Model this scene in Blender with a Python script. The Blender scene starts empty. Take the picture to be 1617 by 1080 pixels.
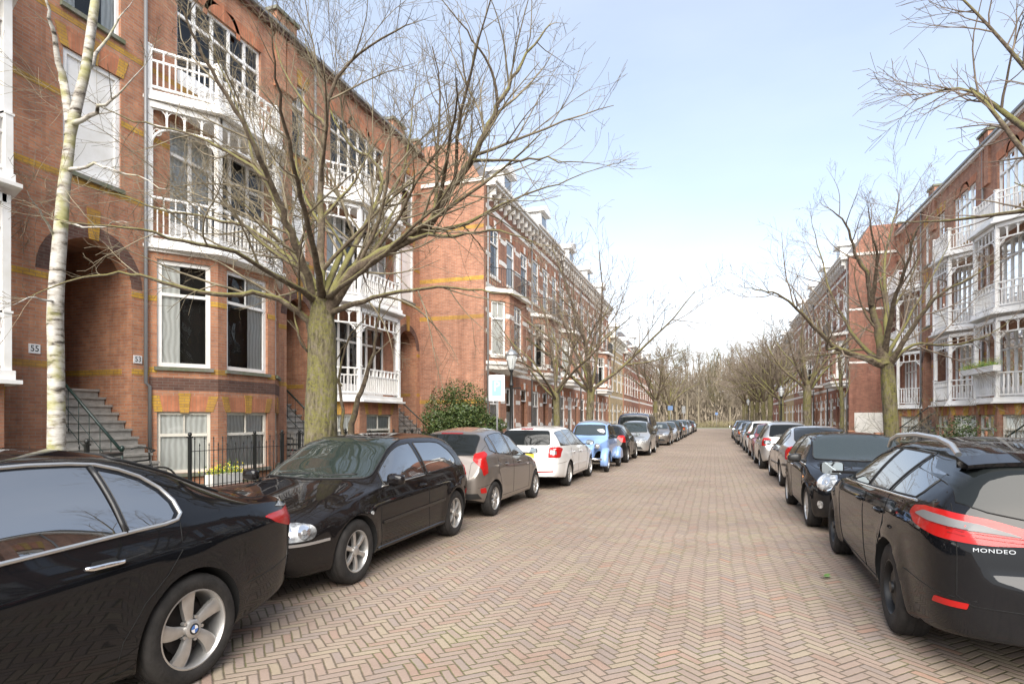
import bpy, bmesh, math, random
from mathutils import Vector, Matrix, noise
from mathutils.bvhtree import BVHTree
from mathutils.geometry import delaunay_2d_cdt, intersect_point_line
PI = math.pi
R = math.radians
scene = bpy.context.scene
COL = scene.collection

# ---------------------------------------------------------------- objects
def tag(o, label=None, cat=None, group=None, kind=None):
    if label: o['label'] = label
    if cat: o['category'] = cat
    if group: o['group'] = group
    if kind: o['kind'] = kind
    return o

def empty(name, loc=(0, 0, 0), rz=0, parent=None):
    o = bpy.data.objects.new(name, None)
    COL.objects.link(o)
    o.empty_display_size = 0.2
    o.location = loc
    o.rotation_euler = (0, 0, rz)
    if parent: o.parent = parent
    return o

def children(o):
    return [c for c in ALLKIDS.get(o.name, [])]
ALLKIDS = {}

def copy_tree(o, parent=None):
    kids = [k for k in o.children]
    c = o.copy()
    COL.objects.link(c)
    c.parent = parent
    for k in kids:
        copy_tree(k, c)
    return c

class MB:
    """collects faces, then becomes one mesh object"""
    def __init__(s, tf=None):
        s.v = []; s.f = []; s.sm = []; s.mi = []; s.tf = tf; s.m = 0
    def add(s, vs, fs, smooth=False):
        n = len(s.v)
        s.v.extend([Vector(p) for p in vs])
        for f in fs:
            s.f.append([i + n for i in f]); s.sm.append(smooth); s.mi.append(s.m)
        return s
    def box(s, a0, a1, b0, b1, c0, c1):
        vs = [(a0, b0, c0), (a1, b0, c0), (a1, b1, c0), (a0, b1, c0), (a0, b0, c1), (a1, b0, c1), (a1, b1, c1), (a0, b1, c1)]
        return s.add(vs, [(0, 3, 2, 1), (4, 5, 6, 7), (0, 1, 5, 4), (1, 2, 6, 5), (2, 3, 7, 6), (3, 0, 4, 7)])
    def bar(s, p, q, w, h, up=(0, 0, 1)):
        """rectangular bar from p to q"""
        p = Vector(p); q = Vector(q); d = (q - p).normalized(); u = Vector(up)
        if abs(d.dot(u)) > .98: u = Vector((1, 0, 0))
        sd = d.cross(u).normalized(); u = sd.cross(d).normalized()
        vs = []
        for b in (p, q):
            for (i, j) in ((-1, -1), (1, -1), (1, 1), (-1, 1)):
                vs.append(b + sd * i * w / 2 + u * j * h / 2)
        return s.add(vs, [(0, 1, 2, 3), (7, 6, 5, 4), (0, 4, 5, 1), (1, 5, 6, 2), (2, 6, 7, 3), (3, 7, 4, 0)])
    def tube(s, pts, rad, n=6, cap=True, flat=None):
        pts = [Vector(p) for p in pts]
        if not isinstance(rad, (list, tuple)): rad = [rad] * len(pts)
        base = len(s.v)
        d0 = (pts[1] - pts[0]).normalized()
        u = Vector((0, 0, 1)) if abs(d0.z) < .9 else Vector((1, 0, 0))
        u = (u - d0 * u.dot(d0)).normalized()
        k = len(pts)
        for i in range(k):
            if i == 0: d = d0
            elif i == k - 1: d = pts[i] - pts[i - 1]
            else: d = pts[i + 1] - pts[i - 1]
            if d.length < 1e-9: d = d0
            d = d.normalized()
            u = (u - d * u.dot(d))
            if u.length < 1e-6: u = d.orthogonal()
            u.normalize()
            w = d.cross(u)
            for j in range(n):
                a = 2 * PI * j / n
                s.v.append(pts[i] + (u * math.cos(a) + w * math.sin(a)) * rad[i])
        for i in range(k - 1):
            for j in range(n):
                a = base + i * n + j; b = base + i * n + (j + 1) % n
                s.f.append([a, b, b + n, a + n]); s.sm.append(True); s.mi.append(s.m)
        if cap:
            s.f.append([base + j for j in range(n)][::-1]); s.sm.append(False); s.mi.append(s.m)
            s.f.append([base + (k - 1) * n + j for j in range(n)]); s.sm.append(False); s.mi.append(s.m)
        return s
    def cyl(s, c, r, h, n=16, axis='z', r2=None, smooth=True):
        r2 = r if r2 is None else r2
        ax = {'x': Vector((1, 0, 0)), 'y': Vector((0, 1, 0)), 'z': Vector((0, 0, 1))}[axis]
        c = Vector(c)
        return s.tube([c, c + ax * h], [r, r2], n)
    def lathe(s, prof, n=24, axis='z', c=(0, 0, 0), close=False):
        """prof: (r, h) list"""
        base = len(s.v); c = Vector(c)
        for (r, h) in prof:
            for j in range(n):
                a = 2 * PI * j / n
                x, y = r * math.cos(a), r * math.sin(a)
                if axis == 'z': p = (x, y, h)
                elif axis == 'y': p = (x, h, y)
                else: p = (h, x, y)
                s.v.append(c + Vector(p))
        m = len(prof)
        for i in range(m - 1 + (1 if close else 0)):
            for j in range(n):
                a = base + i * n + j; b = base + i * n + (j + 1) % n
                i2 = (i + 1) % m
                a2 = base + i2 * n + j; b2 = base + i2 * n + (j + 1) % n
                s.f.append([a, b, b2, a2]); s.sm.append(True); s.mi.append(s.m)
        return s
    def prism(s, poly, h0, h1, plane='xz', smooth=False):
        """extrude a 2-D polygon. plane xz: poly=(x,z), h along y; yz: poly=(y,z), h along x; xy: h along z"""
        def P(a, b, h):
            return {'xz': (a, h, b), 'yz': (h, a, b), 'xy': (a, b, h)}[plane]
        n = len(poly)
        vs = [P(a, b, h0) for a, b in poly] + [P(a, b, h1) for a, b in poly]
        fs = [list(range(n))[::-1], list(range(n, 2 * n))]
        for i in range(n):
            fs.append((i, (i + 1) % n, n + (i + 1) % n, n + i))
        return s.add(vs, fs, smooth)
    def sphere(s, c, rx, ry, rz, nu=12, nv=8):
        base = len(s.v); c = Vector(c)
        for i in range(nv + 1):
            t = PI * i / nv
            for j in range(nu):
                a = 2 * PI * j / nu
                s.v.append(c + Vector((rx * math.sin(t) * math.cos(a), ry * math.sin(t) * math.sin(a), rz * math.cos(t))))
        for i in range(nv):
            for j in range(nu):
                a = base + i * nu + j; b = base + i * nu + (j + 1) % nu
                s.f.append([a, a + nu, b + nu, b]); s.sm.append(True); s.mi.append(s.m)
        return s
    def build(s, name, mats, parent=None, uv=False, recalc=True, sharp=None, merge=False, loc=None):
        vs = s.v if s.tf is None else [s.tf(p) for p in s.v]
        me = bpy.data.meshes.new(name)
        me.from_pydata([tuple(p) for p in vs], [], s.f)
        if recalc or merge:
            bm = bmesh.new(); bm.from_mesh(me)
            if merge: bmesh.ops.remove_doubles(bm, verts=bm.verts, dist=1e-4)
            if recalc: bmesh.ops.recalc_face_normals(bm, faces=bm.faces)
            bm.to_mesh(me); bm.free()
        if not merge:
            me.polygons.foreach_set('use_smooth', s.sm)
            me.polygons.foreach_set('material_index', s.mi)
        if not isinstance(mats, (list, tuple)): mats = [mats]
        for m in mats: me.materials.append(m)
        if sharp is not None:
            me.polygons.foreach_set('use_smooth', [True] * len(me.polygons))
            me.set_sharp_from_angle(angle=R(sharp))
        if uv: wall_uv(me)
        o = bpy.data.objects.new(name, me)
        COL.objects.link(o)
        if parent: o.parent = parent
        if loc: o.location = loc
        return o

def wall_uv(me):
    l = me.uv_layers.new(name='UVMap')
    data = [0.0] * (2 * len(me.loops))
    vs = me.vertices
    for p in me.polygons:
        n = p.normal
        if abs(n.z) < .75:
            t = Vector((-n.y, n.x, 0)).normalized()
            # keep the running direction consistent so bonds flow
            if abs(t.x) > abs(t.y):
                if t.x < 0: t = -t
            elif t.y < 0: t = -t
            for li in p.loop_indices:
                c = vs[me.loops[li].vertex_index].co
                data[2 * li] = c.dot(t); data[2 * li + 1] = c.z
        else:
            for li in p.loop_indices:
                c = vs[me.loops[li].vertex_index].co
                data[2 * li] = c.x; data[2 * li + 1] = c.y
    l.data.foreach_set('uv', data)

# ---------------------------------------------------------------- numbers
def pchip(pts):
    pts = sorted(pts)
    xs = [p[0] for p in pts]; ys = [p[1] for p in pts]
    n = len(xs)
    if n == 1: return lambda x: ys[0]
    h = [xs[i + 1] - xs[i] for i in range(n - 1)]
    d = [(ys[i + 1] - ys[i]) / h[i] for i in range(n - 1)]
    m = [0.0] * n
    m[0] = d[0]; m[-1] = d[-1]
    for i in range(1, n - 1):
        if d[i - 1] * d[i] <= 0: m[i] = 0
        else:
            w1 = 2 * h[i] + h[i - 1]; w2 = h[i] + 2 * h[i - 1]
            m[i] = (w1 + w2) / (w1 / d[i - 1] + w2 / d[i])
    def f(x):
        if x <= xs[0]: return ys[0]
        if x >= xs[-1]: return ys[-1]
        i = 0
        while x > xs[i + 1]: i += 1
        t = (x - xs[i]) / h[i]
        return ((2 * t ** 3 - 3 * t ** 2 + 1) * ys[i] + (t ** 3 - 2 * t ** 2 + t) * h[i] * m[i]
                + (-2 * t ** 3 + 3 * t ** 2) * ys[i + 1] + (t ** 3 - t ** 2) * h[i] * m[i + 1])
    return f

def rpoly(pts, r, n=4):
    """round the corners of a polygon; r a number or one per corner"""
    out = []
    k = len(pts)
    for i in range(k):
        p = Vector(pts[i - 1]); c = Vector(pts[i]); q = Vector(pts[(i + 1) % k])
        ri = r[i] if isinstance(r, (list, tuple)) else r
        if ri <= 0: out.append(tuple(c)); continue
        a = min(ri, (p - c).length * .48); b = min(ri, (q - c).length * .48)
        s = c + (p - c).normalized() * a; e = c + (q - c).normalized() * b
        for j in range(n + 1):
            t = j / n
            v = s * (1 - t) ** 2 + c * 2 * t * (1 - t) + e * t * t
            out.append(tuple(v))
    return out

def circle(cx, cy, r, n=20, ry=None):
    ry = ry or r
    return [(cx + r * math.cos(2 * PI * i / n), cy + ry * math.sin(2 * PI * i / n)) for i in range(n)]

def inside(p, poly):
    x, y = p; c = False; n = len(poly); j = n - 1
    for i in range(n):
        xi, yi = poly[i]; xj, yj = poly[j]
        if (yi > y) != (yj > y) and x < (xj - xi) * (y - yi) / (yj - yi) + xi: c = not c
        j = i
    return c

# ---------------------------------------------------------------- materials
def mat(name, col, rough=.5, metal=0, spec=.5, coat=0, coat_rough=.03, ior=1.5, emit=None, estr=0):
    m = bpy.data.materials.new(name); m.use_nodes = True
    b = m.node_tree.nodes['Principled BSDF']
    b.inputs['Base Color'].default_value = (*col, 1)
    b.inputs['Roughness'].default_value = rough
    b.inputs['Metallic'].default_value = metal
    b.inputs['Specular IOR Level'].default_value = spec
    b.inputs['IOR'].default_value = ior
    b.inputs['Coat Weight'].default_value = coat
    b.inputs['Coat Roughness'].default_value = coat_rough
    if emit:
        b.inputs['Emission Color'].default_value = (*emit, 1)
        b.inputs['Emission Strength'].default_value = estr
    m.diffuse_color = (*col, 1)
    return m

class NT:
    def __init__(s, m):
        m.use_nodes = True
        s.t = m.node_tree; s.b = s.t.nodes.get('Principled BSDF')
    def n(s, typ, **kw):
        nd = s.t.nodes.new(typ)
        ins = kw.pop('ins', {})
        for k, v in kw.items(): setattr(nd, k, v)
        for k, v in ins.items(): s.set(nd.inputs[k], v)
        return nd
    def set(s, sock, v):
        if hasattr(v, 'is_output') or isinstance(v, bpy.types.NodeSocket): s.t.links.new(v, sock)
        elif isinstance(v, (tuple, list)) and len(v) == 3 and sock.type == 'RGBA': sock.default_value = (*v, 1)
        else: sock.default_value = v
    def math(s, op, a, b=None, c=None, clamp=False):
        nd = s.t.nodes.new('ShaderNodeMath'); nd.operation = op; nd.use_clamp = clamp
        s.set(nd.inputs[0], a)
        if b is not None: s.set(nd.inputs[1], b)
        if c is not None: s.set(nd.inputs[2], c)
        return nd.outputs[0]
    def mix(s, f, a, b, blend='MIX'):
        nd = s.t.nodes.new('ShaderNodeMix'); nd.data_type = 'RGBA'; nd.blend_type = blend
        s.set(nd.inputs[0], f); s.set(nd.inputs[6], a); s.set(nd.inputs[7], b)
        return nd.outputs[2]
    def noise(s, vec, scale, detail=3, rough=.5):
        nd = s.n('ShaderNodeTexNoise', ins={'Scale': scale, 'Detail': detail, 'Roughness': rough})
        if vec is not None: s.t.links.new(vec, nd.inputs['Vector'])
        return nd.outputs['Fac']
    def ramp(s, f, stops):
        nd = s.t.nodes.new('ShaderNodeValToRGB')
        e = nd.color_ramp.elements
        while len(e) < len(stops): e.new(.5)
        for i, (p, c) in enumerate(stops):
            e[i].position = p; e[i].color = (*c, 1) if len(c) == 3 else c
        s.set(nd.inputs[0], f)
        return nd.outputs[0]
    def coord(s, kind='Object'):
        return s.n('ShaderNodeTexCoord').outputs[kind]
    def cramp(s, f, stops):
        o = s.ramp(f, stops); o.node.color_ramp.interpolation = 'CONSTANT'; return o
    def bump(s, h, strength=.5, dist=.01):
        nd = s.n('ShaderNodeBump', ins={'Strength': strength, 'Distance': dist, 'Height': h})
        s.t.links.new(nd.outputs[0], s.b.inputs['Normal'])
        return nd

def noisy(name, c1, c2, scale=5, rough=.7, bump=0, detail=5, metal=0, coord='Object', spec=.4, c3=None, bscale=None, coat=0):
    m = mat(name, c1, rough, metal, spec, coat)
    t = NT(m); co = t.coord(coord)
    f = t.noise(co, scale, detail, .6)
    stops = [(.35, c1), (.65, c2)] if c3 is None else [(.33, c1), (.5, c2), (.68, c3)]
    t.t.links.new(t.ramp(f, stops), t.b.inputs['Base Color'])
    if bump:
        t.bump(t.noise(co, bscale or scale * 4, 4, .6), bump, .02)
    return m

def brick_mat(name, c1, c2, mortar, bw=.22, rh=.066, dirt=(.1, .07, .05), dirt_amt=.35, dscale=.35, msize=.008):
    m = mat(name, c1, .85, spec=.25)
    t = NT(m)
    uv = t.n('ShaderNodeUVMap').outputs[0]
    br = t.n('ShaderNodeTexBrick', ins={'Scale': 1.0, 'Mortar Size': msize, 'Mortar Smooth': .3, 'Bias': -.1, 'Brick Width': bw, 'Row Height': rh,
                                       'Color1': (*c1, 1), 'Color2': (*c2, 1), 'Mortar': (*mortar, 1)})
    t.t.links.new(uv, br.inputs['Vector'])
    n1 = t.noise(t.coord('Object'), dscale, 5, .65)
    n2 = t.noise(t.coord('Object'), 3.5, 4, .7)
    f = t.math('MULTIPLY', t.ramp(n1, [(.42, (0, 0, 0)), (.62, (1, 1, 1))]), dirt_amt)
    c = t.mix(f, br.outputs['Color'], (*dirt, 1))
    n2v = t.ramp(n2, [(.3, (.72, .72, .72)), (.7, (1.2, 1.15, 1.1))])
    c = t.mix(.8, c, n2v, 'MULTIPLY')
    mp = t.n('ShaderNodeMapping'); mp.inputs['Scale'].default_value = (2.2, 2.2, .22); t.t.links.new(t.coord('Object'), mp.inputs[0])
    c = t.mix(.7, c, t.ramp(t.noise(mp.outputs[0], 1.0, 5, .65), [(.34, (.66, .62, .60)), (.5, (1.0, 1.0, 1.0)), (.68, (1.12, 1.08, 1.02))]), 'MULTIPLY')
    t.t.links.new(c, t.b.inputs['Base Color'])
    t.bump(t.math('SUBTRACT', 1.0, br.outputs['Fac']), .35, .006)
    return m

M = {}
# paint colours for vehicles
def paint(name, col, metal=0.0, rough=.35, coat=1.0, dust=.04):
    m = mat(name, col, rough, metal, .0 if max(col) < .03 else .5, coat * (.75 if max(col) < .03 else 1), .025)
    t = NT(m)
    co = t.coord('Object')
    # road film: dull dust low on the body and faint blotches
    z = t.n('ShaderNodeSeparateXYZ'); t.t.links.new(co, z.inputs[0])
    lo = t.math('SUBTRACT', 1.0, t.math('DIVIDE', z.outputs[2], .55), clamp=True)
    nz = t.noise(co, 3.0, 6, .7)
    f = t.math('MULTIPLY_ADD', lo, .10, t.math('MULTIPLY', nz, dust * .25), clamp=True)
    f = t.math('MULTIPLY', f, nz)
    t.t.links.new(t.mix(f, (*col, 1), (.16, .13, .10, 1)), t.b.inputs['Base Color'])
    t.t.links.new(t.math('MULTIPLY_ADD', f, .35, .03), t.b.inputs['Coat Roughness'])
    fine = t.noise(co, 1.1, 2, .5)
    t.bump(fine, .06, .05)
    return m
M['black_paint'] = paint('black_car_paint', (.006, .0065, .008))
M['golf_paint'] = paint('black_magic_paint', (.009, .0078, .008), 0)
M['brownblack_paint'] = paint('dark_grey_paint', (.018, .017, .017), .3)
M['taupe_paint'] = paint('taupe_grey_metallic_paint', (.215, .19, .168), .65, .38)
M['white_paint'] = paint('white_car_paint', (.78, .78, .76))
M['blue_paint'] = paint('pale_blue_car_paint', (.22, .35, .62), 0, .45)
M['silver_paint'] = paint('silver_car_paint', (.50, .49, .47), .7, .36)
M['grey_paint'] = paint('grey_blue_car_paint', (.30, .33, .37), .6, .36)
M['red_paint'] = paint('dark_red_car_paint', (.25, .03, .03), .3, .4)
M['darkblue_paint'] = paint('dark_blue_car_paint', (.015, .022, .045), .3, .4)
M['bluegrey_paint'] = paint('light_blue_grey_paint', (.32, .40, .50), .4, .4)
M['car_glass'] = mat('tinted_car_glass', (.012, .014, .014), .012, 0, .5, 0, ior=4.0)
M['clear_glass'] = mat('greenish_car_glass', (.02, .028, .025), .012, 0, .5, 0, ior=2.0)
M['rear_glass'] = mat('dark_rear_glass', (.012, .014, .014), .03, 0, .35, 0, ior=1.45)
M['trim'] = mat('black_rubber_trim', (.012, .012, .012), .55)
M['plastic'] = mat('black_plastic', (.018, .018, .018), .4)
M['chrome'] = mat('chrome_trim', (.82, .82, .82), .12, 1)
M['alu'] = mat('brushed_aluminium', (.62, .62, .60), .32, .9)
M['rim'] = noisy('silver_alloy', (.46, .45, .43), (.55, .54, .52), 12, .38, metal=.75)
M['rim_dark'] = mat('dark_steel_wheel', (.02, .02, .02), .45, .3)
M['brake'] = mat('dark_brake_steel', (.035, .03, .028), .7, .4)  # one even dark steel for the brake disc and its backing
M['tyre'] = noisy('tyre_rubber', (.014, .013, .012), (.03, .027, .025), 9, .85, .25, bscale=60)
M['seam'] = mat('panel_gap', (.003, .003, .003), .9)
M['red_lens'] = mat('red_lamp_lens', (.38, .009, .008), .25, 0, .3, .35)
M['darkred_lens'] = mat('deep_red_lamp_lens', (.28, .006, .006), .12, 0, .5, 1)
M['_unused'] = mat('clear_lamp_lens', (.46, .46, .45), .22, .45, .5, 1)
M['lamp_core'] = mat('smoked_lamp_core', (.17, .17, .17), .4, 0, .2, .1)
M['grey_lens'] = mat('silver_lamp_bowl', (.40, .40, .40), .15, .6, .5, 1)
M['amber_lens'] = mat('amber_lens', (.75, .25, .03), .15, 0, .5, 1)
M['bowl'] = mat('headlamp_reflector', (.75, .76, .76), .10, .95)
def ribbed():
    m = mat('ribbed_lamp_glass', (.42, .43, .43), .12, .35, .5, 1); t = NT(m); co = t.coord('Object')
    n = t.noise(co, 9.0, 3, .6)
    t.t.links.new(t.ramp(n, [(.36, (.10, .10, .10)), (.48, (.36, .37, .37)), (.62, (.72, .73, .72))]), t.b.inputs['Base Color'])
    wv = t.n('ShaderNodeTexWave', ins={'Scale': 26.0, 'Distortion': 1.0}); t.t.links.new(co, wv.inputs['Vector']); t.bump(wv.outputs['Fac'], .4, .004); return m
M['white_lens'] = ribbed()
M['plate_yellow'] = mat('yellow_plate', (.80, .55, .03), .4)
M['mirror_glass'] = mat('mirror_glass', (.8, .85, .85), .04, 1)
M['undercar'] = mat('underbody_black', (.006, .006, .006), .9)
M['blue_badge'] = mat('badge_blue', (.03, .14, .45), .3, 0, .5, 1)
M['white_badge'] = mat('badge_white', (.75, .75, .75), .3, 0, .5, 1)
M['fabric_top'] = noisy('grey_canvas_roof', (.16, .16, .17), (.2, .2, .21), 6, .9, .2)
# ================================================================ vehicles
# local frame: x forward, y to the car's left, z up, origin on the ground midway between the axles
class Body:
    def __init__(s, sp):
        s.sp = sp
        s.W = sp['W'] / 2
        s.zt = pchip(sp['zt']); s.plan = pchip(sp['plan']); s.wt = pchip(sp['wt'])
        s.zb = pchip(sp['zb']); s.zw = pchip(sp['zw']); s.zs = pchip(sp['zs'])
        s.x0 = min(p[0] for p in sp['zt']); s.x1 = max(p[0] for p in sp['zt'])
        s.fr = sp.get('fr', (.985, 1.0, .99, .95))   # width fractions at belt, waist, low, sill
        s.crown = sp.get('crown', .035)
        s.edge = sp.get('edge', .055)
        s.wb = sp['wb'] / 2; s.wr = sp['wr']
        s.flare = sp.get('flare', .012)
    def section(s, x):
        w = s.W * s.plan(x)
        zt = s.zt(x); zs = min(s.zs(x), zt - .06)
        hgt = zt - zs
        zb = min(s.zb(x), zt - .02 * min(1, hgt / .4) - .001)
        zw = min(s.zw(x), zb - .02)
        zw = max(zw, zs + .04)
        zb = max(zb, zw + .01)
        zl = zs + (zw - zs) * .35
        wt = min(s.wt(x), w * .93)
        # how much of a greenhouse stands here
        g = max(0, min(1, (zt - s.zb(x)) / .25))
        e = s.edge * (.35 + .65 * g)
        e = min(e, (zt - zb) * .6)
        bz = .022 * g
        z3 = max(zt - s.crown - e * .8, zb + .002)
        P = [(0, zt), (wt * .5, zt - s.crown * .25), (wt * .86, zt - s.crown * .8 - e * .15), (wt, zt - s.crown - e * .8),
             ((wt + w * s.fr[0]) / 2 + bz, (z3 + zb) / 2), (w * s.fr[0], zb), (w * s.fr[1], zw), (w * s.fr[2], zl), (w * s.fr[3], zs + .03), (w * s.fr[3] - .05, zs), (0, zs)]
        P[3] = (P[3][0], max(P[3][1], zb + .002))
        P[2] = (P[2][0], max(P[2][1], P[3][1] + .002))
        P[1] = (P[1][0], max(P[1][1], P[2][1] + .001))
        P[9] = (max(P[9][0], 0), zs)
        rr = [0, .5, .5, .5, .5, .28, s.sp.get('waist_r', .4), .45, .5, .5, 0]
        out = [P[0]]
        for i in range(1, len(P) - 1):
            a = Vector(P[i - 1]); c = Vector(P[i]); b = Vector(P[i + 1])
            f = rr[i]; nn = 4
            st = c + (a - c) * f; en = c + (b - c) * f
            for j in range(nn + 1):
                t = j / nn
                out.append(tuple(st * (1 - t) ** 2 + c * 2 * t * (1 - t) + en * t * t))
        out.append(P[-1])
        # arch flare
        res = []
        for (y, z) in out:
            if y > w * .6 and z < zb:
                for ax in (s.wb, -s.wb):
                    d = math.hypot(x - ax, z - s.wr)
                    ra = s.wr + .05
                    if d > ra - .1:
                        y += s.flare * math.exp(-((d - ra) / .07) ** 2)
            res.append((y, z))
        return res
    def make(s, name, paintm, parent):
        xs = []
        n = 96
        for i in range(n + 1):
            t = i / n
            u = .5 - .5 * math.cos(PI * t)
            xs.append(s.x0 + (s.x1 - s.x0) * (u * .75 + t * .25))
        for p in s.sp['zt']:
            if s.x0 < p[0] < s.x1: xs.append(p[0])
        xs = sorted(xs)
        xs2 = [xs[0]]
        for x in xs[1:]:
            if x - xs2[-1] > .004: xs2.append(x)
        xs = xs2
        secs = [s.section(x) for x in xs]
        k = len(secs[0])
        V = []; F = []
        for x, sec in zip(xs, secs):
            for (y, z) in sec: V.append((x, y, z))
            for (y, z) in sec[-2:0:-1]: V.append((x, -y, z))
        m = 2 * k - 2
        for i in range(len(xs) - 1):
            for j in range(m):
                a = i * m + j; b = i * m + (j + 1) % m
                F.append((a, b, b + m, a + m))
        F.append(list(range(m))[::-1]); F.append([(len(xs) - 1) * m + j for j in range(m)])
        me = bpy.data.meshes.new(name)
        me.from_pydata(V, [], F)
        bm = bmesh.new(); bm.from_mesh(me)
        bmesh.ops.remove_doubles(bm, verts=bm.verts, dist=5e-4)
        bmesh.ops.recalc_face_normals(bm, faces=bm.faces)
        s.bvh = BVHTree.FromBMesh(bm)
        bm.to_mesh(me); bm.free()
        o = bpy.data.objects.new(name, me); COL.objects.link(o)
        me.materials.append(paintm); me.materials.append(M['undercar'])
        # wheel wells
        mb = MB()
        ra = s.wr + s.sp.get('gap', .05)
        for ax in (s.wb, -s.wb):
            for sd in (1, -1):
                y0, y1 = sorted((sd * (s.W - .34), sd * (s.W + .3)))
                mb.lathe([(.0001, y0), (ra, y0), (ra, y1), (.0001, y1)], 48, 'y', (ax, 0, s.wr * .98))
        cut = mb.build('cutter', M['undercar'], recalc=True)
        mod = o.modifiers.new('b', 'BOOLEAN'); mod.object = cut; mod.operation = 'DIFFERENCE'; mod.solver = 'EXACT'
        dg = bpy.context.evaluated_depsgraph_get()
        me2 = bpy.data.meshes.new_from_object(o.evaluated_get(dg))
        o.modifiers.clear()
        o.data = me2
        bpy.data.objects.remove(cut)
        me2.name = name
        me2.materials.clear(); me2.materials.append(paintm); me2.materials.append(M['undercar'])
        mi = []
        for p in me2.polygons:
            c = p.center; inn = 0
            if p.normal.z < -.7 and c.z < .5: inn = 1
            for ax in (s.wb, -s.wb):
                d = math.hypot(c.x - ax, c.z - s.wr * .98)
                if d < ra + .003 and abs(c.y) < s.W - .005 and abs(c.y) > s.W - .345:
                    rad = (c.x - ax) * p.normal.x + (c.z - s.wr * .98) * p.normal.z
                    if rad < -.5 * d or abs(p.normal.y) > .9 and d < ra * .99 and abs(c.y) < s.W - .3: inn = 1
            mi.append(inn)
        me2.polygons.foreach_set('material_index', mi)
        me2.polygons.foreach_set('use_smooth', [True] * len(me2.polygons))
        me2.set_sharp_from_angle(angle=R(38))
        o.parent = parent
        s.o = o
        return o
    # ---------------- projection of panels on to the skin
    def cast(s, kind, a, b):
        """kind: 'L','R' (a=x,b=z) side; 'F','B' (a=y,b=z); 'T' (a=x,b=y); or number = azimuth in degrees (a=t,b=z)"""
        if kind == 'L': o = Vector((a, 3, b)); d = Vector((0, -1, 0))
        elif kind == 'R': o = Vector((a, -3, b)); d = Vector((0, 1, 0))
        elif kind == 'F': o = Vector((5, a, b)); d = Vector((-1, 0, 0))
        elif kind == 'B': o = Vector((-5, a, b)); d = Vector((1, 0, 0))
        elif kind == 'T': o = Vector((a, b, 4)); d = Vector((0, 0, -1))
        else:
            f = R(kind); n = Vector((math.cos(f), math.sin(f), 0)); t = Vector((-math.sin(f), math.cos(f), 0))
            cx = s.x1 if n.x > 0 else s.x0
            t0 = t.dot(Vector((cx, s.W * .9, 0)))
            o = n * 6 + t * (a + t0) + Vector((0, 0, b)); d = -n
        loc, nor, idx, dist = s.bvh.ray_cast(o, d)
        if loc is None: return None, None
        if nor.dot(d) > 0: nor = -nor
        return loc, nor
    def smooth_normal(s, kind, a, b, e=.02):
        p, n = s.cast(kind, a, b)
        return p, n
    def panel_data(s, poly, kind, off, h=.045, thick=.006):
        pts = [Vector(p[:2]) for p in poly]
        # densify boundary
        bd = []
        for i in range(len(pts)):
            a = pts[i]; b = pts[(i + 1) % len(pts)]
            k = max(1, int((b - a).length / h))
            for j in range(k): bd.append(a.lerp(b, j / k))
        bt = [tuple(p) for p in bd]
        x0 = min(p.x for p in bd); x1 = max(p.x for p in bd); y0 = min(p.y for p in bd); y1 = max(p.y for p in bd)
        inn = []
        nx = max(1, int((x1 - x0) / h)); ny = max(1, int((y1 - y0) / h))
        for i in range(1, nx):
            for j in range(1, ny):
                p = (x0 + (x1 - x0) * i / nx, y0 + (y1 - y0) * j / ny)
                if inside(p, bt):
                    q = Vector(p)
                    if min((q - b).length for b in bd) > h * .4: inn.append(q)
        n = len(bd)
        vs, es, fs, *_ = delaunay_2d_cdt(bd + inn, [(i, (i + 1) % n) for i in range(n)], [], 1, 1e-6)
        P = []
        for v in vs:
            p, nn = s.cast(kind, v.x, v.y)
            P.append((p, nn))
        # smooth the normals over the pane
        ok = [i for i, (p, nn) in enumerate(P) if p is not None]
        V = []; mp = {}
        nb = {i: Vector((0, 0, 0)) for i in ok}
        F = [f for f in fs if all(P[i][0] is not None for i in f)]
        for f in F:
            nn = sum((P[i][1] for i in f), Vector())
            for i in f: nb[i] += nn
        for i in ok:
            nn = nb[i].normalized() if nb[i].length > 0 else P[i][1]
            mp[i] = len(V); V.append(P[i][0] + nn * off)
        return V, [[mp[i] for i in f] for f in F], [nb[i].normalized() if nb[i].length > 0 else P[i][1] for i in ok]
    def panel(s, name, poly, kind, m, parent, off=.004, both=False, h=.045, solid=True):
        V, F, N = s.panel_data(poly, kind, off, h)
        mb = MB()
        def put(V, F, N):
            nv = len(V)
            cnt = {}
            for f in F:
                for i in range(len(f)):
                    e = (f[i], f[(i + 1) % len(f)]); cnt[tuple(sorted(e))] = cnt.get(tuple(sorted(e)), 0) + 1
            mb.add(V + [v - n * (off + .003) for v, n in zip(V, N)], F + ([(a, b, b + nv, a + nv) for (a, b), c in cnt.items() if c == 1] if solid else []), True)
        put(V, F, N)
        if both:
            V2 = [Vector((v.x, -v.y, v.z)) for v in V]; N2 = [Vector((n.x, -n.y, n.z)) for n in N]
            put(V2, F, N2)
        o = mb.build(name, m, parent, recalc=True, sharp=40)
        return o
    def pair(s, name, poly, m, parent, **kw):
        """same side panel left and right, as two objects"""
        a = s.panel(name, poly, 'L', m, parent, **kw)
        b = a.copy(); b.data = a.data.copy(); COL.objects.link(b); b.parent = parent
        for v in b.data.vertices: v.co.y = -v.co.y
        b.data.flip_normals()
        return a, b
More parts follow.
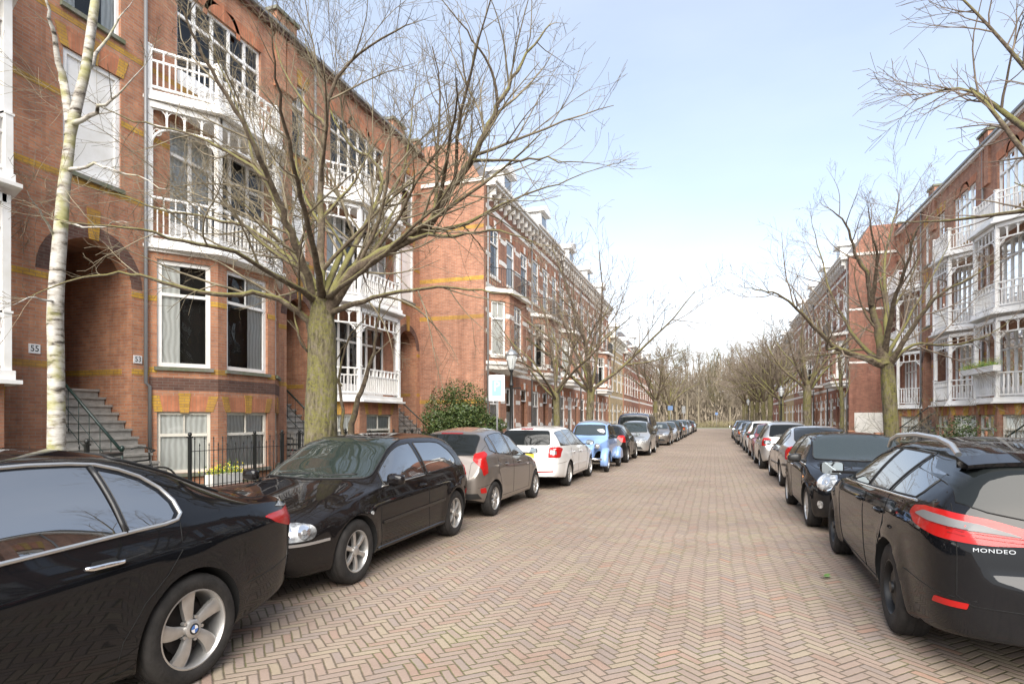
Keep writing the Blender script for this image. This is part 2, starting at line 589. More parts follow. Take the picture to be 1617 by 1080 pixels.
    def line(s, poly, kind, rad, mb, closed=False, off=0, h=.05, n=5):
        pts = [Vector(p[:2]) for p in poly]
        if closed: pts.append(pts[0])
        dense = [pts[0]]
        for a, b in zip(pts, pts[1:]):
            k = max(1, int((b - a).length / h))
            for j in range(1, k + 1): dense.append(a.lerp(b, j / k))
        P = []
        for q in dense:
            p, nn = s.cast(kind, q.x, q.y)
            if p is not None: P.append(p + nn * off)
        if len(P) > 1:
            P2 = [P[0]]
            for p in P[1:]:
                if (p - P2[-1]).length > 1e-4: P2.append(p)
            if len(P2) > 1: mb.tube(P2, rad, n)
        return mb

def mirror_y(mb):
    n = len(mb.v)
    nf = len(mb.f)
    mb.v.extend([Vector((p.x, -p.y, p.z)) for p in mb.v[:n]])
    for i in range(nf):
        mb.f.append([j + n for j in mb.f[i]][::-1]); mb.sm.append(mb.sm[i]); mb.mi.append(mb.mi[i])

def side_glass(b, xr_b, xr_t, xf_b, xf_t, d=.085, e=.02, rnd=.04):
    """side-window outline, following the roof edge above and the belt below"""
    pts = []
    N = 10
    for i in range(N + 1):                        # bottom edge rear -> front
        x = xr_b + (xf_b - xr_b) * i / N
        pts.append((x, b.zb(x) + e))
    top = []
    xs = xf_b if xf_t is None else xf_t
    for i in range(N + 1):
        x = xs + (xr_t - xs) * i / N
        top.append((x, max(b.zt(x) - d, b.zb(x) + e + (.0 if i else .004))))
    pts += top if xf_t is not None else top[1:]
    return pts

WHEELS = {}
def wheel_parts(r, style, wid=.2):
    """returns list of (name, mesh, [children])"""
    key = (r, style, wid)
    if key in WHEELS: return WHEELS[key]
    st = {'five': dict(n=5, rr=.70), 'six': dict(n=6, rr=.64), 'seven': dict(n=7, rr=.66), 'ten': dict(n=9, rr=.67), 'steel': dict(n=0, rr=.60), 'cap': dict(n=8, rr=.64),
          'multi': dict(n=12, rr=.68), 'plain': dict(n=0, rr=.6), 'wire': dict(n=0, rr=.62)}[style]
    rr = r * st['rr']; w = wid / 2
    ty = MB()
    prof = [(rr * .98, -w * .86), (rr * 1.04, -w * .98), (r * .86, -w * 1.03), (r * .945, -w * .93), (r * .985, -w * .78), (r, -w * .5), (r * .992, -w * .47), (r * .992, -w * .43), (r, -w * .4),
            (r, -w * .05), (r * .99, -w * .03), (r * .99, w * .03), (r, w * .05), (r, w * .4), (r * .992, w * .43), (r * .992, w * .47), (r, w * .5), (r * .985, w * .78), (r * .945, w * .93),
            (r * .86, w * 1.03), (rr * 1.04, w * .98), (rr * .98, w * .86)]
    ty.lathe(prof, 48, 'y')
    tyre = ty.build('tyre', M['tyre'], sharp=50)
    rm = MB()
    rm.lathe([(rr * 1.02, w * .80), (rr * 1.03, w * .93), (rr * .98, w * .95), (rr * .95, w * .84), (rr * .92, w * .5), (rr * .90, -w * .8), (rr * 1.0, -w * .86)], 48, 'y')
    nn = st['n']
    def spoke(a, r0, r1, w0, w1, y0, y1, th=.02, twist=0, mid=None):
        ca, sa = math.cos(a), math.sin(a)
        secs = []
        K = 5
        for i in range(K + 1):
            t = i / K
            rad = r0 + (r1 - r0) * t
            ww = w0 + (w1 - w0) * t
            if mid: ww += mid * math.sin(PI * t)
            y = y0 + (y1 - y0) * t + .008 * math.sin(PI * t)
            tw = twist * t * t
            c2, s2 = math.cos(a + tw), math.sin(a + tw)
            cx, cz = rad * c2, rad * s2
            tx, tz = -s2, c2
            secs.append([(cx - tx * ww / 2, y - th, cz - tz * ww / 2), (cx - tx * ww / 2, y - .003, cz - tz * ww / 2), (cx - tx * ww * .32, y + .004, cz - tz * ww * .32),
                         (cx + tx * ww * .32, y + .004, cz + tz * ww * .32), (cx + tx * ww / 2, y - .003, cz + tz * ww / 2), (cx + tx * ww / 2, y - th, cz + tz * ww / 2)])
        vs = [p for s_ in secs for p in s_]
        fs = []
        for i in range(K):
            for j in range(6):
                fs.append((i * 6 + j, i * 6 + (j + 1) % 6, (i + 1) * 6 + (j + 1) % 6, (i + 1) * 6 + j))
        fs.append([0, 1, 2, 3, 4, 5]); fs.append([K * 6 + j for j in range(6)][::-1])
        rm.add(vs, fs)
    yf = w * .78
    if style == 'five':
        for i in range(5): spoke(2 * PI * i / 5 + .3, rr * .16, rr * .97, rr * .20, rr * .46, yf - .012, yf - .004, .03, .16)
    elif style == 'six':
        for i in range(6): spoke(2 * PI * i / 6 + .5, rr * .15, rr * .97, rr * .22, rr * .30, yf - .012, yf - .006, .03, 0, -.012)
    elif style == 'seven':
        for i in range(7): spoke(2 * PI * i / 7 + .2, rr * .15, rr * .97, rr * .16, rr * .26, yf - .006, yf - .006, .03)
    elif style in ('ten', 'cap', 'multi'):
        for i in range(nn): spoke(2 * PI * i / nn + .2, rr * .2, rr * .97, rr * .13, rr * (.30 if style == 'cap' else .2), yf - .004, yf - .006, .02)
    if style == 'steel' or style == 'plain':
        rm.lathe([(rr * .93, yf - .05), (rr * .80, yf - .03), (rr * .62, yf - .012), (rr * .40, yf - .02), (rr * .22, yf + .0), (rr * .2, yf + .016), (rr * .01, yf + .018)], 40, 'y')
        for i in range(10):
            a = 2 * PI * i / 10
            rm.cyl((rr * .73 * math.cos(a), yf - .028, rr * .73 * math.sin(a)), rr * .07, .008, 10, 'y')
    else:
        rm.lathe([(rr * .24, yf - .03), (rr * .235, yf + .004), (rr * .2, yf + .01), (rr * .01, yf + .012)], 24, 'y')
        k = 5
        for i in range(k):
            a = 2 * PI * i / k + .3 + PI / 5
            rm.cyl((rr * .3 * math.cos(a), yf - .03, rr * .3 * math.sin(a)), rr * .045, .03, 8, 'y')
    rim = rm.build('rim', M['rim_dark'] if style == 'steel' else M['rim'], sharp=40)
    bk = MB()
    bk.lathe([(rr * .93, -w * .6), (rr * .93, -w * .55), (rr * .01, -w * .5)], 32, 'y')
    bk.lathe([(rr * .66, w * .1), (rr * .66, w * .18), (rr * .01, w * .2)], 32, 'y')
    disc = bk.build('brake_disc', M['brake'], sharp=40)
    for o in (tyre, rim, disc):
        COL.objects.unlink(o)
    WHEELS[key] = [tyre, rim, disc]
    return WHEELS[key]

def add_wheels(root, b, style, wid=.2, badge=False, steer=0, inset=.012, turn=None):
    parts = wheel_parts(b.wr, style, wid)
    rnd = random.Random(len(bpy.data.objects))
    for ax in (b.wb, -b.wb):
        for sd in (1, -1):
            w = empty('wheel', (ax, sd * (b.W - wid / 2 - inset), b.wr), 0 if sd > 0 else PI, root)
            if ax > 0 and steer: w.rotation_euler[2] += steer
            for p in parts:
                c = p.copy(); COL.objects.link(c); c.parent = w
                if p.name.startswith('rim') or p.name.startswith('tyre'):
                    c.rotation_euler = (0, rnd.uniform(0, 6.28) if turn is None else turn, 0)
            if badge:
                r = .034; y = wid / 2 * .78 + .013
                mb = MB()
                mb.lathe([(r, y - .004), (r, y), (r * .7, y + .001)], 24, 'y'); 
                mb.build('badge', M['trim'], w)
                for q, mm in ((0, 'blue_badge'), (1, 'white_badge'), (2, 'blue_badge'), (3, 'white_badge')):
                    m2 = MB()
                    pl = [(0, 0)] + [(.024 * math.cos(q * PI / 2 + t * PI / 12), .024 * math.sin(q * PI / 2 + t * PI / 12)) for t in range(7)]
                    m2.prism(pl, y + .0005, y + .0025, 'xz')
                    m2.build('badge_quarter', M[mm], w)

def mirrors(root, b, x, z, m='plastic', size=1.0, arm_y=None, glass=True, only=None, cap=None):
    for sd in (1, -1):
        y = sd * (b.W + .085)
        p, n = b.cast('L' if sd > 0 else 'R', x - .02, z - .04)
        mb = MB()
        # rounded shell: superellipsoid
        nu, nv = 16, 10
        def se(c, e): 
            return math.copysign(abs(c) ** e, c)
        vs = []
        for i in range(nv + 1):
            t = -PI / 2 + PI * i / nv
            for j in range(nu):
                a = 2 * PI * j / nu
                vx = .07 * size * se(math.cos(t), .6) * se(math.cos(a), .7)
                vy = .115 * size * se(math.cos(t), .6) * se(math.sin(a), .7)
                vz = .075 * size * se(math.sin(t), .6)
                if vx < 0: vx *= .35
                vs.append((x + .03 + vx, y + vy, z + vz * (1 - .15 * (vy * sd > 0))))
        fs = [(i * nu + j, i * nu + (j + 1) % nu, (i + 1) * nu + (j + 1) % nu, (i + 1) * nu + j) for i in range(nv) for j in range(nu)]
        mb.add(vs, fs, True)
        if p: mb.bar(p - Vector((0, sd * .02, 0)), Vector((x + .02, y, z - .04)), .05, .03)
        o = mb.build('wing_mirror', M[m], root, sharp=60)
        g = MB()
        pl = rpoly([(y - .098 * size, z - .06 * size), (y + .098 * size, z - .06 * size), (y + .098 * size, z + .06 * size), (y - .098 * size, z + .06 * size)], .03)
        g.prism(pl, x + .001, x + .004, 'yz')
        g.build('mirror_glass', M['mirror_glass'], o)

def handle(root, b, x, z, m, L=.2):
    for sd in (1, -1):
        k = 'L' if sd > 0 else 'R'
        p, n = b.cast(k, x, z); 
        if p is None: continue
        mb = MB()
        q, _ = b.cast(k, x - L, z)
        y = p.y + sd * .022
        mb.tube([(x, p.y, z), (x - L * .12, y, z), (x - L * .5, y + sd * .006, z + .002), (x - L * .88, q.y + sd * .022, z), (x - L, q.y, z)], [.012, .014, .015, .014, .012], 8)
        mb.build('door_handle', m, root, sharp=50)
        rc = b.panel('handle_recess', rpoly([(x - L * .85, z - .025), (x - L * .15, z - .025), (x - L * .15, z + .025), (x - L * .85, z + .025)], .02), k, M['seam'], root, off=.0015)

def text_mesh(name, txt, size, m, parent, mtx, depth=.002, xscale=1.0, spacing=1.0):
    cu = bpy.data.curves.new('txt', 'FONT'); cu.body = txt; cu.size = size; cu.extrude = depth; cu.align_x = 'CENTER'; cu.align_y = 'CENTER'
    cu.space_character = spacing
    o = bpy.data.objects.new('txt', cu); COL.objects.link(o)
    dg = bpy.context.evaluated_depsgraph_get()
    me = bpy.data.meshes.new_from_object(o.evaluated_get(dg))
    bpy.data.objects.remove(o); bpy.data.curves.remove(cu)
    me.transform(mtx @ Matrix.Diagonal((xscale, 1, 1, 1)))
    me.materials.clear(); me.materials.append(m)
    r = bpy.data.objects.new(name, me); COL.objects.link(r)
    if parent: r.parent = parent
    return r

def lamp_detail(root, b, a, kind, circs):
    """reflector bowls behind the glass of both lamps"""
    for o, sg in ((a[0], 1), (a[1], -1)):
        for (cx, cz, r) in circs:
            q = b.panel('reflector_bowl', circle(cx, cz, r, 18), kind, M['bowl'], o, off=.013, h=.03)
            w = b.panel('bulb', circle(cx, cz, r * .38, 12), kind, M['grey_lens'], o, off=.020, h=.03)
            if sg < 0:
                for x in (q, w):
                    for v in x.data.vertices: v.co.y = -v.co.y
                    x.data.flip_normals()

def belt_mirror(poly):
    return [(-y, z) for y, z in poly][::-1]

def std_glass(root, b, sides, ws, rw, m='car_glass', wm='clear_glass', trim='trim', trim_r=.007, rg='rear_glass'):
    """sides: list of outlines for side panes; ws/rw: (z low, half width low, z high, half width high)"""
    for pl in sides:
        a, c = b.pair('side_window', pl, M[m], root)
        for sd, o in (('L', a), ('R', c)):
            mb = MB(); b.line(pl, sd, trim_r, mb, closed=True, off=.002)
            mb.build('window_trim', M[trim], o)
    if ws:
        z0, w0, z1, w1 = ws
        pl = rpoly([(-w0, z0), (0, z0 - .012), (w0, z0), (w1, z1), (0, z1 + .012), (-w1, z1)], [.05, 0, .05, .06, 0, .06])
        o = b.panel('windscreen', pl, 'F', M[wm], root, h=.03, off=.008)
        mb = MB(); b.line(pl, 'F', .010, mb, closed=True, off=.004); mb.build('windscreen_seal', M['trim'], o)
    if rw:
        z0, w0, z1, w1 = rw
        pl = rpoly([(-w0, z0), (0, z0 - .01), (w0, z0), (w1, z1), (0, z1 + .01), (-w1, z1)], [.06, 0, .06, .07, 0, .07])
        o = b.panel('rear_window', pl, 'B', M[rg], root, h=.03, off=.008)
        mb = MB(); b.line(pl, 'B', .010, mb, closed=True, off=.004); mb.build('window_seal', M['trim'], o)

def seams(root, b, lines, rad=.0035):
    """lines: list of (kind, points[, closed])"""
    mb = MB()
    for ln in lines:
        kind, pts = ln[0], ln[1]
        cl = len(ln) > 2 and ln[2]
        kinds = ['L', 'R'] if kind == 'LR' else [kind]
        for k in kinds: b.line(pts, k, rad, mb, closed=cl, n=4, h=.06)
    return mb.build('panel_gaps', M['seam'], root)

def lamp(root, b, name, pl, kind, mname, **kw):
    """lamp on both sides of the car, one object each"""
    a = b.panel(name, pl, kind, M[mname], root, h=.03, **kw)
    c = a.copy(); c.data = a.data.copy(); COL.objects.link(c); c.parent = root
    for v in c.data.vertices: v.co.y = -v.co.y
    c.data.flip_normals()
    return a, c

def place(root, X, Y, head, rot=0):
    """head: 'cam' faces the camera (-Y), 'away' faces +Y"""
    root.location = (X, Y, 0)
    root.rotation_euler = (0, 0, (-PI / 2 if head == 'cam' else PI / 2) + R(rot))
    return root

def skirt_shadow(): pass

# ---------------------------------------------------------------- near sedan (rear half seen)
def make_sedan():
    sp = dict(W=1.846, wb=2.888, wr=.335, gap=.045, flare=.016, crown=.05, edge=.06, waist_r=.14,
      zt=[(2.26, .42), (2.25, .60), (2.18, .70), (1.95, .77), (1.4, .88), (.95, .955), (.78, 1.0), (.1, 1.36), (-.2, 1.43), (-.65, 1.465), (-1.1, 1.445), (-1.5, 1.345), (-1.85, 1.19), (-2.12, 1.085), (-2.3, 1.065), (-2.44, 1.06), (-2.49, 1.01), (-2.545, .80), (-2.575, .62), (-2.58, .45)],
      plan=[(2.26, .25), (2.24, .5), (2.15, .74), (1.95, .88), (1.5, .965), (.8, 1.0), (-1.4, 1.0), (-1.9, .975), (-2.2, .93), (-2.42, .86), (-2.52, .76), (-2.565, .6), (-2.58, .35)],
      wt=[(2.26, .5), (1.5, .72), (.9, .74), (.78, .73), (.1, .63), (-.3, .62), (-1.0, .615), (-1.5, .625), (-1.9, .68), (-2.15, .76), (-2.5, .78)],
      zb=[(2.3, .62), (1.4, .80), (.8, .90), (.2, .925), (-.7, .965), (-1.5, 1.005), (-1.9, 1.02), (-2.3, 1.0), (-2.6, .97)],
      zw=[(2.3, .52), (1.4, .70), (0, .77), (-1.4, .85), (-2.2, .88), (-2.6, .82)],
      zs=[(2.3, .3), (2.1, .2), (1.2, .18), (-1.3, .18), (-2.0, .23), (-2.58, .33)], fr=(.92, 1.0, .98, .93))
    root = empty('parked_car')
    b = Body(sp); b.make('body', M['black_paint'], root)
    f = side_glass(b, -.30, -.33, .62, None, d=.10, e=.018)
    r = side_glass(b, -1.02, -.98, -.35, -.40, d=.105, e=.018)
    # small quarter pane of the rear door: pointed hook behind the rear axle
    q = [(-1.065, .998), (-1.20, 1.006), (-1.33, 1.018), (-1.365, 1.05), (-1.36, 1.11), (-1.32, 1.18), (-1.24, 1.25), (-1.14, 1.295), (-1.04, 1.325)]
    for pl in (f, r, q):
        a, c = b.pair('side_window', pl, M['car_glass'], root)
    hoop = [(.62, b.zb(.62) + .01)] + [(x, b.zb(x) + .008) for x in (.3, 0, -.4, -.8, -1.1)] + [(-1.28, 1.0), (-1.37, 1.012), (-1.41, 1.045), (-1.405, 1.12), (-1.36, 1.20), (-1.27, 1.275), (-1.16, 1.325), (-1.04, 1.36)] + [(x, b.zt(x) - .085) for x in (-.9, -.7, -.5, -.2, 0, .15, .35, .55, .62)]
    for sd in 'LR':
        mb = MB(); b.line(hoop, sd, .0125, mb, closed=True, off=.003, h=.04, n=8)
        mb.build('chrome_trim', M['alu'], root)
        mb = MB(); b.line([(-1.04, .99), (-1.03, 1.15), (-1.01, 1.35)], sd, .016, mb, off=.002); mb.build('pillar_trim', M['plastic'], root)
        mb = MB(); b.line([(-.325, .95), (-.34, 1.2), (-.37, 1.39)], sd, .022, mb, off=.001)
        mb.build('pillar_trim', M['plastic'], root)
    z0, w0, z1, w1 = 1.0, .66, 1.38, .56
    std_glass(root, b, [], (1.0, .66, 1.36, .54), (1.10, .60, 1.39, .50))
    seams(root, b, [('LR', [(.72, .28), (.75, .9)]), ('LR', [(-.34, .27), (-.34, .6), (-.33, .94)]),
                    ('LR', [(-.95, .25), (-.98, .42), (-1.10, .60), (-1.24, .72), (-1.34, .84), (-1.385, 1.0)]),
                    ('LR', [(-1.9, .50), (-2.2, .53), (-2.56, .60)]), ('LR', [(1.02, .25), (-1.06, .25)]),
                    ('T', [(-2.08, .62), (-2.4, .60), (-2.5, .58)]), ('T', [(-2.08, -.62), (-2.4, -.60), (-2.5, -.58)]),
                    ('B', [(-.56, .98), (-.56, .66), (.56, .66), (.56, .98)])])
    # waist crease of the flank
    for (x, z) in ((.32, .80), (-.78, .86)):
        handle(root, b, x, z, M['chrome'], .2)
    # tail lamps wrap from the rear on to the wing
    tl = [(-2.40, .925), (-2.25, .965), (-2.30, 1.015), (-2.44, 1.035), (-2.53, 1.02), (-2.56, .95), (-2.565, .84), (-2.53, .82)]
    lamp(root, b, 'tail_light', [(-2.60, .80), (-2.52, .82), (-2.42, .88), (-2.34, .935), (-2.42, .945), (-2.50, .945), (-2.60, .94)], 'L', 'red_lens', off=.006)
    lamp(root, b, 'tail_light', rpoly([(.50, .86), (.80, .80), (.86, .86), (.86, .93), (.52, .95)], .03), 'B', 'red_lens', off=.006)
    lamp(root, b, 'indicator_lens', [(-2.27, .97), (-2.36, .952), (-2.50, .952), (-2.60, .948), (-2.60, .985), (-2.45, 1.005), (-2.32, .995)], 'L', 'white_lens', off=.0075)
    b.panel('number_plate', [(-.26, .70), (.26, .70), (.26, .81), (-.26, .81)], 'B', M['plate_yellow'], root, off=.01)
    mirrors(root, b, .62, 1.0, 'black_paint')
    add_wheels(root, b, 'five', .225, badge=True, turn=.25)
    return root

# ---------------------------------------------------------------- three-door hatch facing the camera
def make_hatch3():
    sp = dict(W=1.735, wb=2.511, wr=.318, gap=.045, flare=.022, crown=.045, edge=.06, waist_r=.32,
      zt=[(2.115, .40), (2.105, .56), (2.06, .665), (1.95, .735), (1.6, .83), (1.2, .915), (1.0, .955), (.86, .99), (.45, 1.215), (.14, 1.375), (-.08, 1.425), (-.6, 1.445), (-1.1, 1.435), (-1.45, 1.395), (-1.58, 1.34), (-1.76, 1.08), (-1.83, .97), (-1.91, .82), (-1.97, .64), (-2.02, .58), (-2.035, .44)],
      plan=[(2.115, .30), (2.10, .52), (2.05, .70), (1.9, .86), (1.6, .945), (1.1, .99), (.5, 1), (-1.2, 1.0), (-1.6, .975), (-1.85, .91), (-1.97, .8), (-2.02, .62), (-2.035, .35)],
      wt=[(2.1, .5), (1.6, .71), (1.0, .72), (.86, .70), (.3, .62), (-.1, .60), (-.9, .595), (-1.45, .60), (-1.62, .64), (-1.8, .71), (-2.0, .75)],
      zb=[(2.1, .58), (1.5, .76), (.9, .87), (.2, .905), (-.6, .925), (-1.3, .945), (-1.7, .93), (-2, .85)],
      zw=[(2.1, .50), (1.4, .68), (0, .74), (-1.4, .77), (-2.0, .70)],
      zs=[(2.12, .26), (1.9, .2), (1.1, .2), (-1.1, .2), (-1.7, .24), (-2.04, .30)], fr=(.95, 1.0, .985, .95))
    root = empty('parked_car')
    b = Body(sp); b.make('body', M['golf_paint'], root)
    f = side_glass(b, -.33, -.29, .66, None, d=.115, e=.02)
    r = rpoly([(-.42, b.zb(-.42) + .02), (-.40, b.zt(-.4) - .115), (-.9, b.zt(-.9) - .125), (-1.14, b.zt(-1.14) - .14), (-1.33, 1.17), (-1.41, 1.04), (-1.30, b.zb(-1.2) + .03)], [.02, .03, .02, .06, .06, .05, .06])
    std_glass(root, b, [f, r], (.985, .66, 1.38, .56), (1.0, .60, 1.33, .54), m='car_glass', trim_r=.009)
    seams(root, b, [('LR', [(.75, .25), (.80, .5), (.80, .86), (.70, .93)]), ('LR', [(-.45, .25), (-.38, .5), (-.37, .91)]), ('LR', [(.80, .30), (-.45, .30)]),
                    ('T', [(2.0, .60), (1.5, .70), (.9, .73)]), ('T', [(2.0, -.60), (1.5, -.70), (.9, -.73)]),
                    ('F', [(-.78, .58), (-.6, .56), (.6, .56), (.78, .58)]),
                    ('T', [(.98, .70), (1.02, 0), (.98, -.70)])], .0035)
    # side moulding and bumper strips
    for sd in 'LR':
        b.panel('side_moulding', rpoly([(-.86, .545), (.76, .505), (.76, .54), (-.86, .58)], .01), sd, M['brownblack_paint'], root, off=.012)
        b.panel('bumper_strip', [(1.66, .505), (2.12, .49), (2.12, .515), (1.66, .53)], sd, M['grey_lens'], root, off=.007)
        b.panel('side_repeater', circle(1.0, .66, .028, 12, .02), sd, M['white_lens'], root, off=.008)
        b.panel('sill', [(.82, .205), (.86, .27), (-.88, .27), (-.84, .205)], sd, M['brownblack_paint'], root, off=.012)
    for sd in 'LR':
        mb = MB(); b.line([(.70, b.zb(.7) + .012), (.3, b.zb(.3) + .012), (-.33, b.zb(-.33) + .012)], sd, .008, mb, off=.004); mb.build('belt_trim', M['alu'], root)
    # headlamps: rounded rectangles reaching round the corner
    hl = rpoly([(.47, .53), (.66, .515), (.82, .53), (.86, .60), (.80, .675), (.66, .69), (.47, .665)], .05)
    fl = lamp(root, b, 'headlight', rpoly([(-.22, .545), (.0, .535), (.16, .545), (.20, .60), (.17, .665), (.03, .69), (-.20, .68)], .05), 40, 'white_lens', off=.006)
    lamp_detail(root, b, fl, 40, [(-.08, .615, .062), (.08, .612, .055)])
    b.panel('grille', rpoly([(-.40, .575), (.40, .575), (.44, .665), (-.44, .665)], .02), 'F', M['plastic'], root, off=.004)
    b.panel('air_intake', rpoly([(-.52, .30), (.52, .30), (.48, .37), (-.48, .37)], .02), 'F', M['trim'], root, off=.004)
    b.panel('number_plate', [(-.26, .435), (.26, .435), (.26, .54), (-.26, .54)], 'F', M['plate_yellow'], root, off=.01)
    mb = MB()
    for y0, s_ in ((.1, 1), (-.45, 1)):
        pts = []
        for t in range(7):
            yy = y0 + .42 * t / 6; zz = .995 + .02 * t / 6
            p, n = b.cast('F', yy, zz)
            if p: pts.append(p + n * .012)
        mb.tube(pts, .009, 5)
    mb.build('wiper', M['trim'], root)
    handle(root, b, -.12, .82, M['golf_paint'], .17)
    tl = lamp(root, b, 'tail_light', rpoly([(-1.98, .80), (-1.75, .80), (-1.75, .95), (-1.92, .95)], .03), 'L', 'red_lens', off=.005)
    mirrors(root, b, .62, .97, 'golf_paint', .9)
    add_wheels(root, b, 'six', .205, turn=.1)
    return root

# ---------------------------------------------------------------- generic five-door shapes
def hatch_spec(L=3.6, W=1.6, H=1.48, wb=2.385, wr=.29, fo=.62, belt=.93, hood=.98, cowl=.72, ws_top=.05, roof_end=-1.15, tail_z=.96, drop=.18, rise=.08, noseh=.62, edge=.06):
    a = wb / 2
    xf = a + fo; xr = xf - L
    re = xr + drop + .12
    return dict(W=W, wb=wb, wr=wr, gap=.04, flare=.015, crown=.045, edge=edge, waist_r=.3,
      zt=[(xf, .40), (xf - .01, noseh - .05), (xf - .06, noseh + .03), (xf - .2, noseh + .12), (a + .05, hood - .09), (cowl + .12, hood), (cowl, hood + .05), ((cowl + ws_top) / 2, (hood + H) / 2 + .035), (ws_top, H - .06), (ws_top - .3, H - .01), (-.5, H), (roof_end + .3, H - .025), (roof_end, H - .06),
          (roof_end - .10, H - .13), (xr + drop * .55 + .1, tail_z + .06), (xr + .16, tail_z - .06), (xr + .07, .72), (xr + .02, .6), (xr, .42)],
      plan=[(xf, .28), (xf - .015, .5), (xf - .07, .7), (xf - .2, .86), (xf - .5, .95), (.9, .99), (.3, 1), (-.9, 1), (xr + .5, .975), (xr + .25, .93), (xr + .1, .84), (xr + .03, .66), (xr, .35)],
      wt=[(xf, .4), (a, W * .42), (cowl, W * .395), (ws_top, W * .335), (-.3, W * .32), (roof_end, W * .32), (roof_end - .25, W * .36), (xr + .1, W * .42)],
      zb=[(xf, noseh), (a, belt - .12), (cowl, belt - .03), (0, belt), (-1.0, belt + rise), (xr + .3, belt + rise), (xr, belt - .05)],
      zw=[(xf, noseh - .12), (a, belt - .22), (0, belt - .17), (-a, belt - .10), (xr, belt - .2)],
      zs=[(xf, .25), (xf - .2, .2), (a - .2, .19), (-a + .1, .19), (xr + .3, .24), (xr, .32)], fr=(.95, 1.0, .985, .95)), xf, xr

def make_hatch5(paintm, kind='city', wheel='cap', detail=True):
    H = 1.48
    sp, xf, xr = hatch_spec()
    root = empty('parked_car')
    b = Body(sp); b.make('body', paintm, root)
    p1 = side_glass(b, -.22, -.20, .62, None, d=.11, e=.02)
    p2 = side_glass(b, -.98, -.92, -.30, -.28, d=.11, e=.02)
    p2[0] = (p2[0][0] - .01, p2[0][1] + .02)
    p3 = [(-1.05, b.zb(-1.05) + .03), (-1.22, b.zb(-1.2) + .09), (-1.14, H - .20), (-1.0, H - .155)]
    std_glass(root, b, [p1, p2, p3], (1.05, .60, 1.40, .50), (1.03, .56, 1.35, .49), trim_r=.007)
    seams(root, b, [('LR', [(.72, .3), (.74, .88)]), ('LR', [(-.24, .3), (-.25, .92)]), ('LR', [(-.85, .34), (-.95, .6), (-1.03, .75), (-1.03, .98)]), ('LR', [(.72, .3), (-.82, .3)]),
                    ('B', [(-.60, 1.36), (-.64, .98), (-.52, .9), (-.52, .50), (.52, .50), (.52, .9), (.64, .98), (.60, 1.36)]),
                    ('LR', [(-1.35, .56), (-1.75, .50)])])
    # tall arrow-shaped lamps on the rear corners
    tl = [(.42, .77), (.52, .75), (.60, .88), (.66, 1.05), (.58, 1.10), (.44, 1.14), (.41, 1.02), (.48, .93)]
    lamp(root, b, 'tail_light', rpoly([(-.235, .74), (-.13, .70), (-.10, .80), (.02, .95), (-.02, 1.05), (-.20, 1.09), (-.25, 1.04), (-.19, .98), (-.22, .88)], .02), 180 - 40 if False else 140, 'red_lens', off=.008)
    lamp(root, b, 'reflector', rpoly([(-.20, .42), (-.08, .42), (-.07, .50), (-.18, .505)], .02), 140, 'red_lens', off=.006)
    b.panel('number_plate', [(-.26, .72), (.26, .72), (.26, .83), (-.26, .83)], 'B', M['plate_yellow'], root, off=.01)
    b.panel('bumper_lower', [(-.7, .33), (.7, .33), (.66, .42), (-.66, .42)], 'B', M['plastic'], root, off=.006)
    b.panel('brake_light', [(-.2, 1.365), (.2, 1.365), (.2, 1.38), (-.2, 1.38)], 'B', M['darkred_lens'], root, off=.012)
    for x in (.34 - .2, -.58):
        handle(root, b, x, .84, paintm, .17)
    lamp(root, b, 'headlight', rpoly([(.05, .60), (.40, .64), (.42, .78), (.2, .74), (.04, .68)], .03), 40, 'white_lens', off=.005)
    mirrors(root, b, .60, 1.0, 'plastic', .9)
    mb = MB()
    p, n = b.cast('B', 0, 1.06)
    q, n2 = b.cast('B', .38, 1.09)
    if p and q:
        mb.tube([p + n * .02, p.lerp(q, .5) + n * .03, q + n2 * .02], .008, 5); mb.build('wiper', M['trim'], root)
    add_wheels(root, b, wheel, .175)
    return root

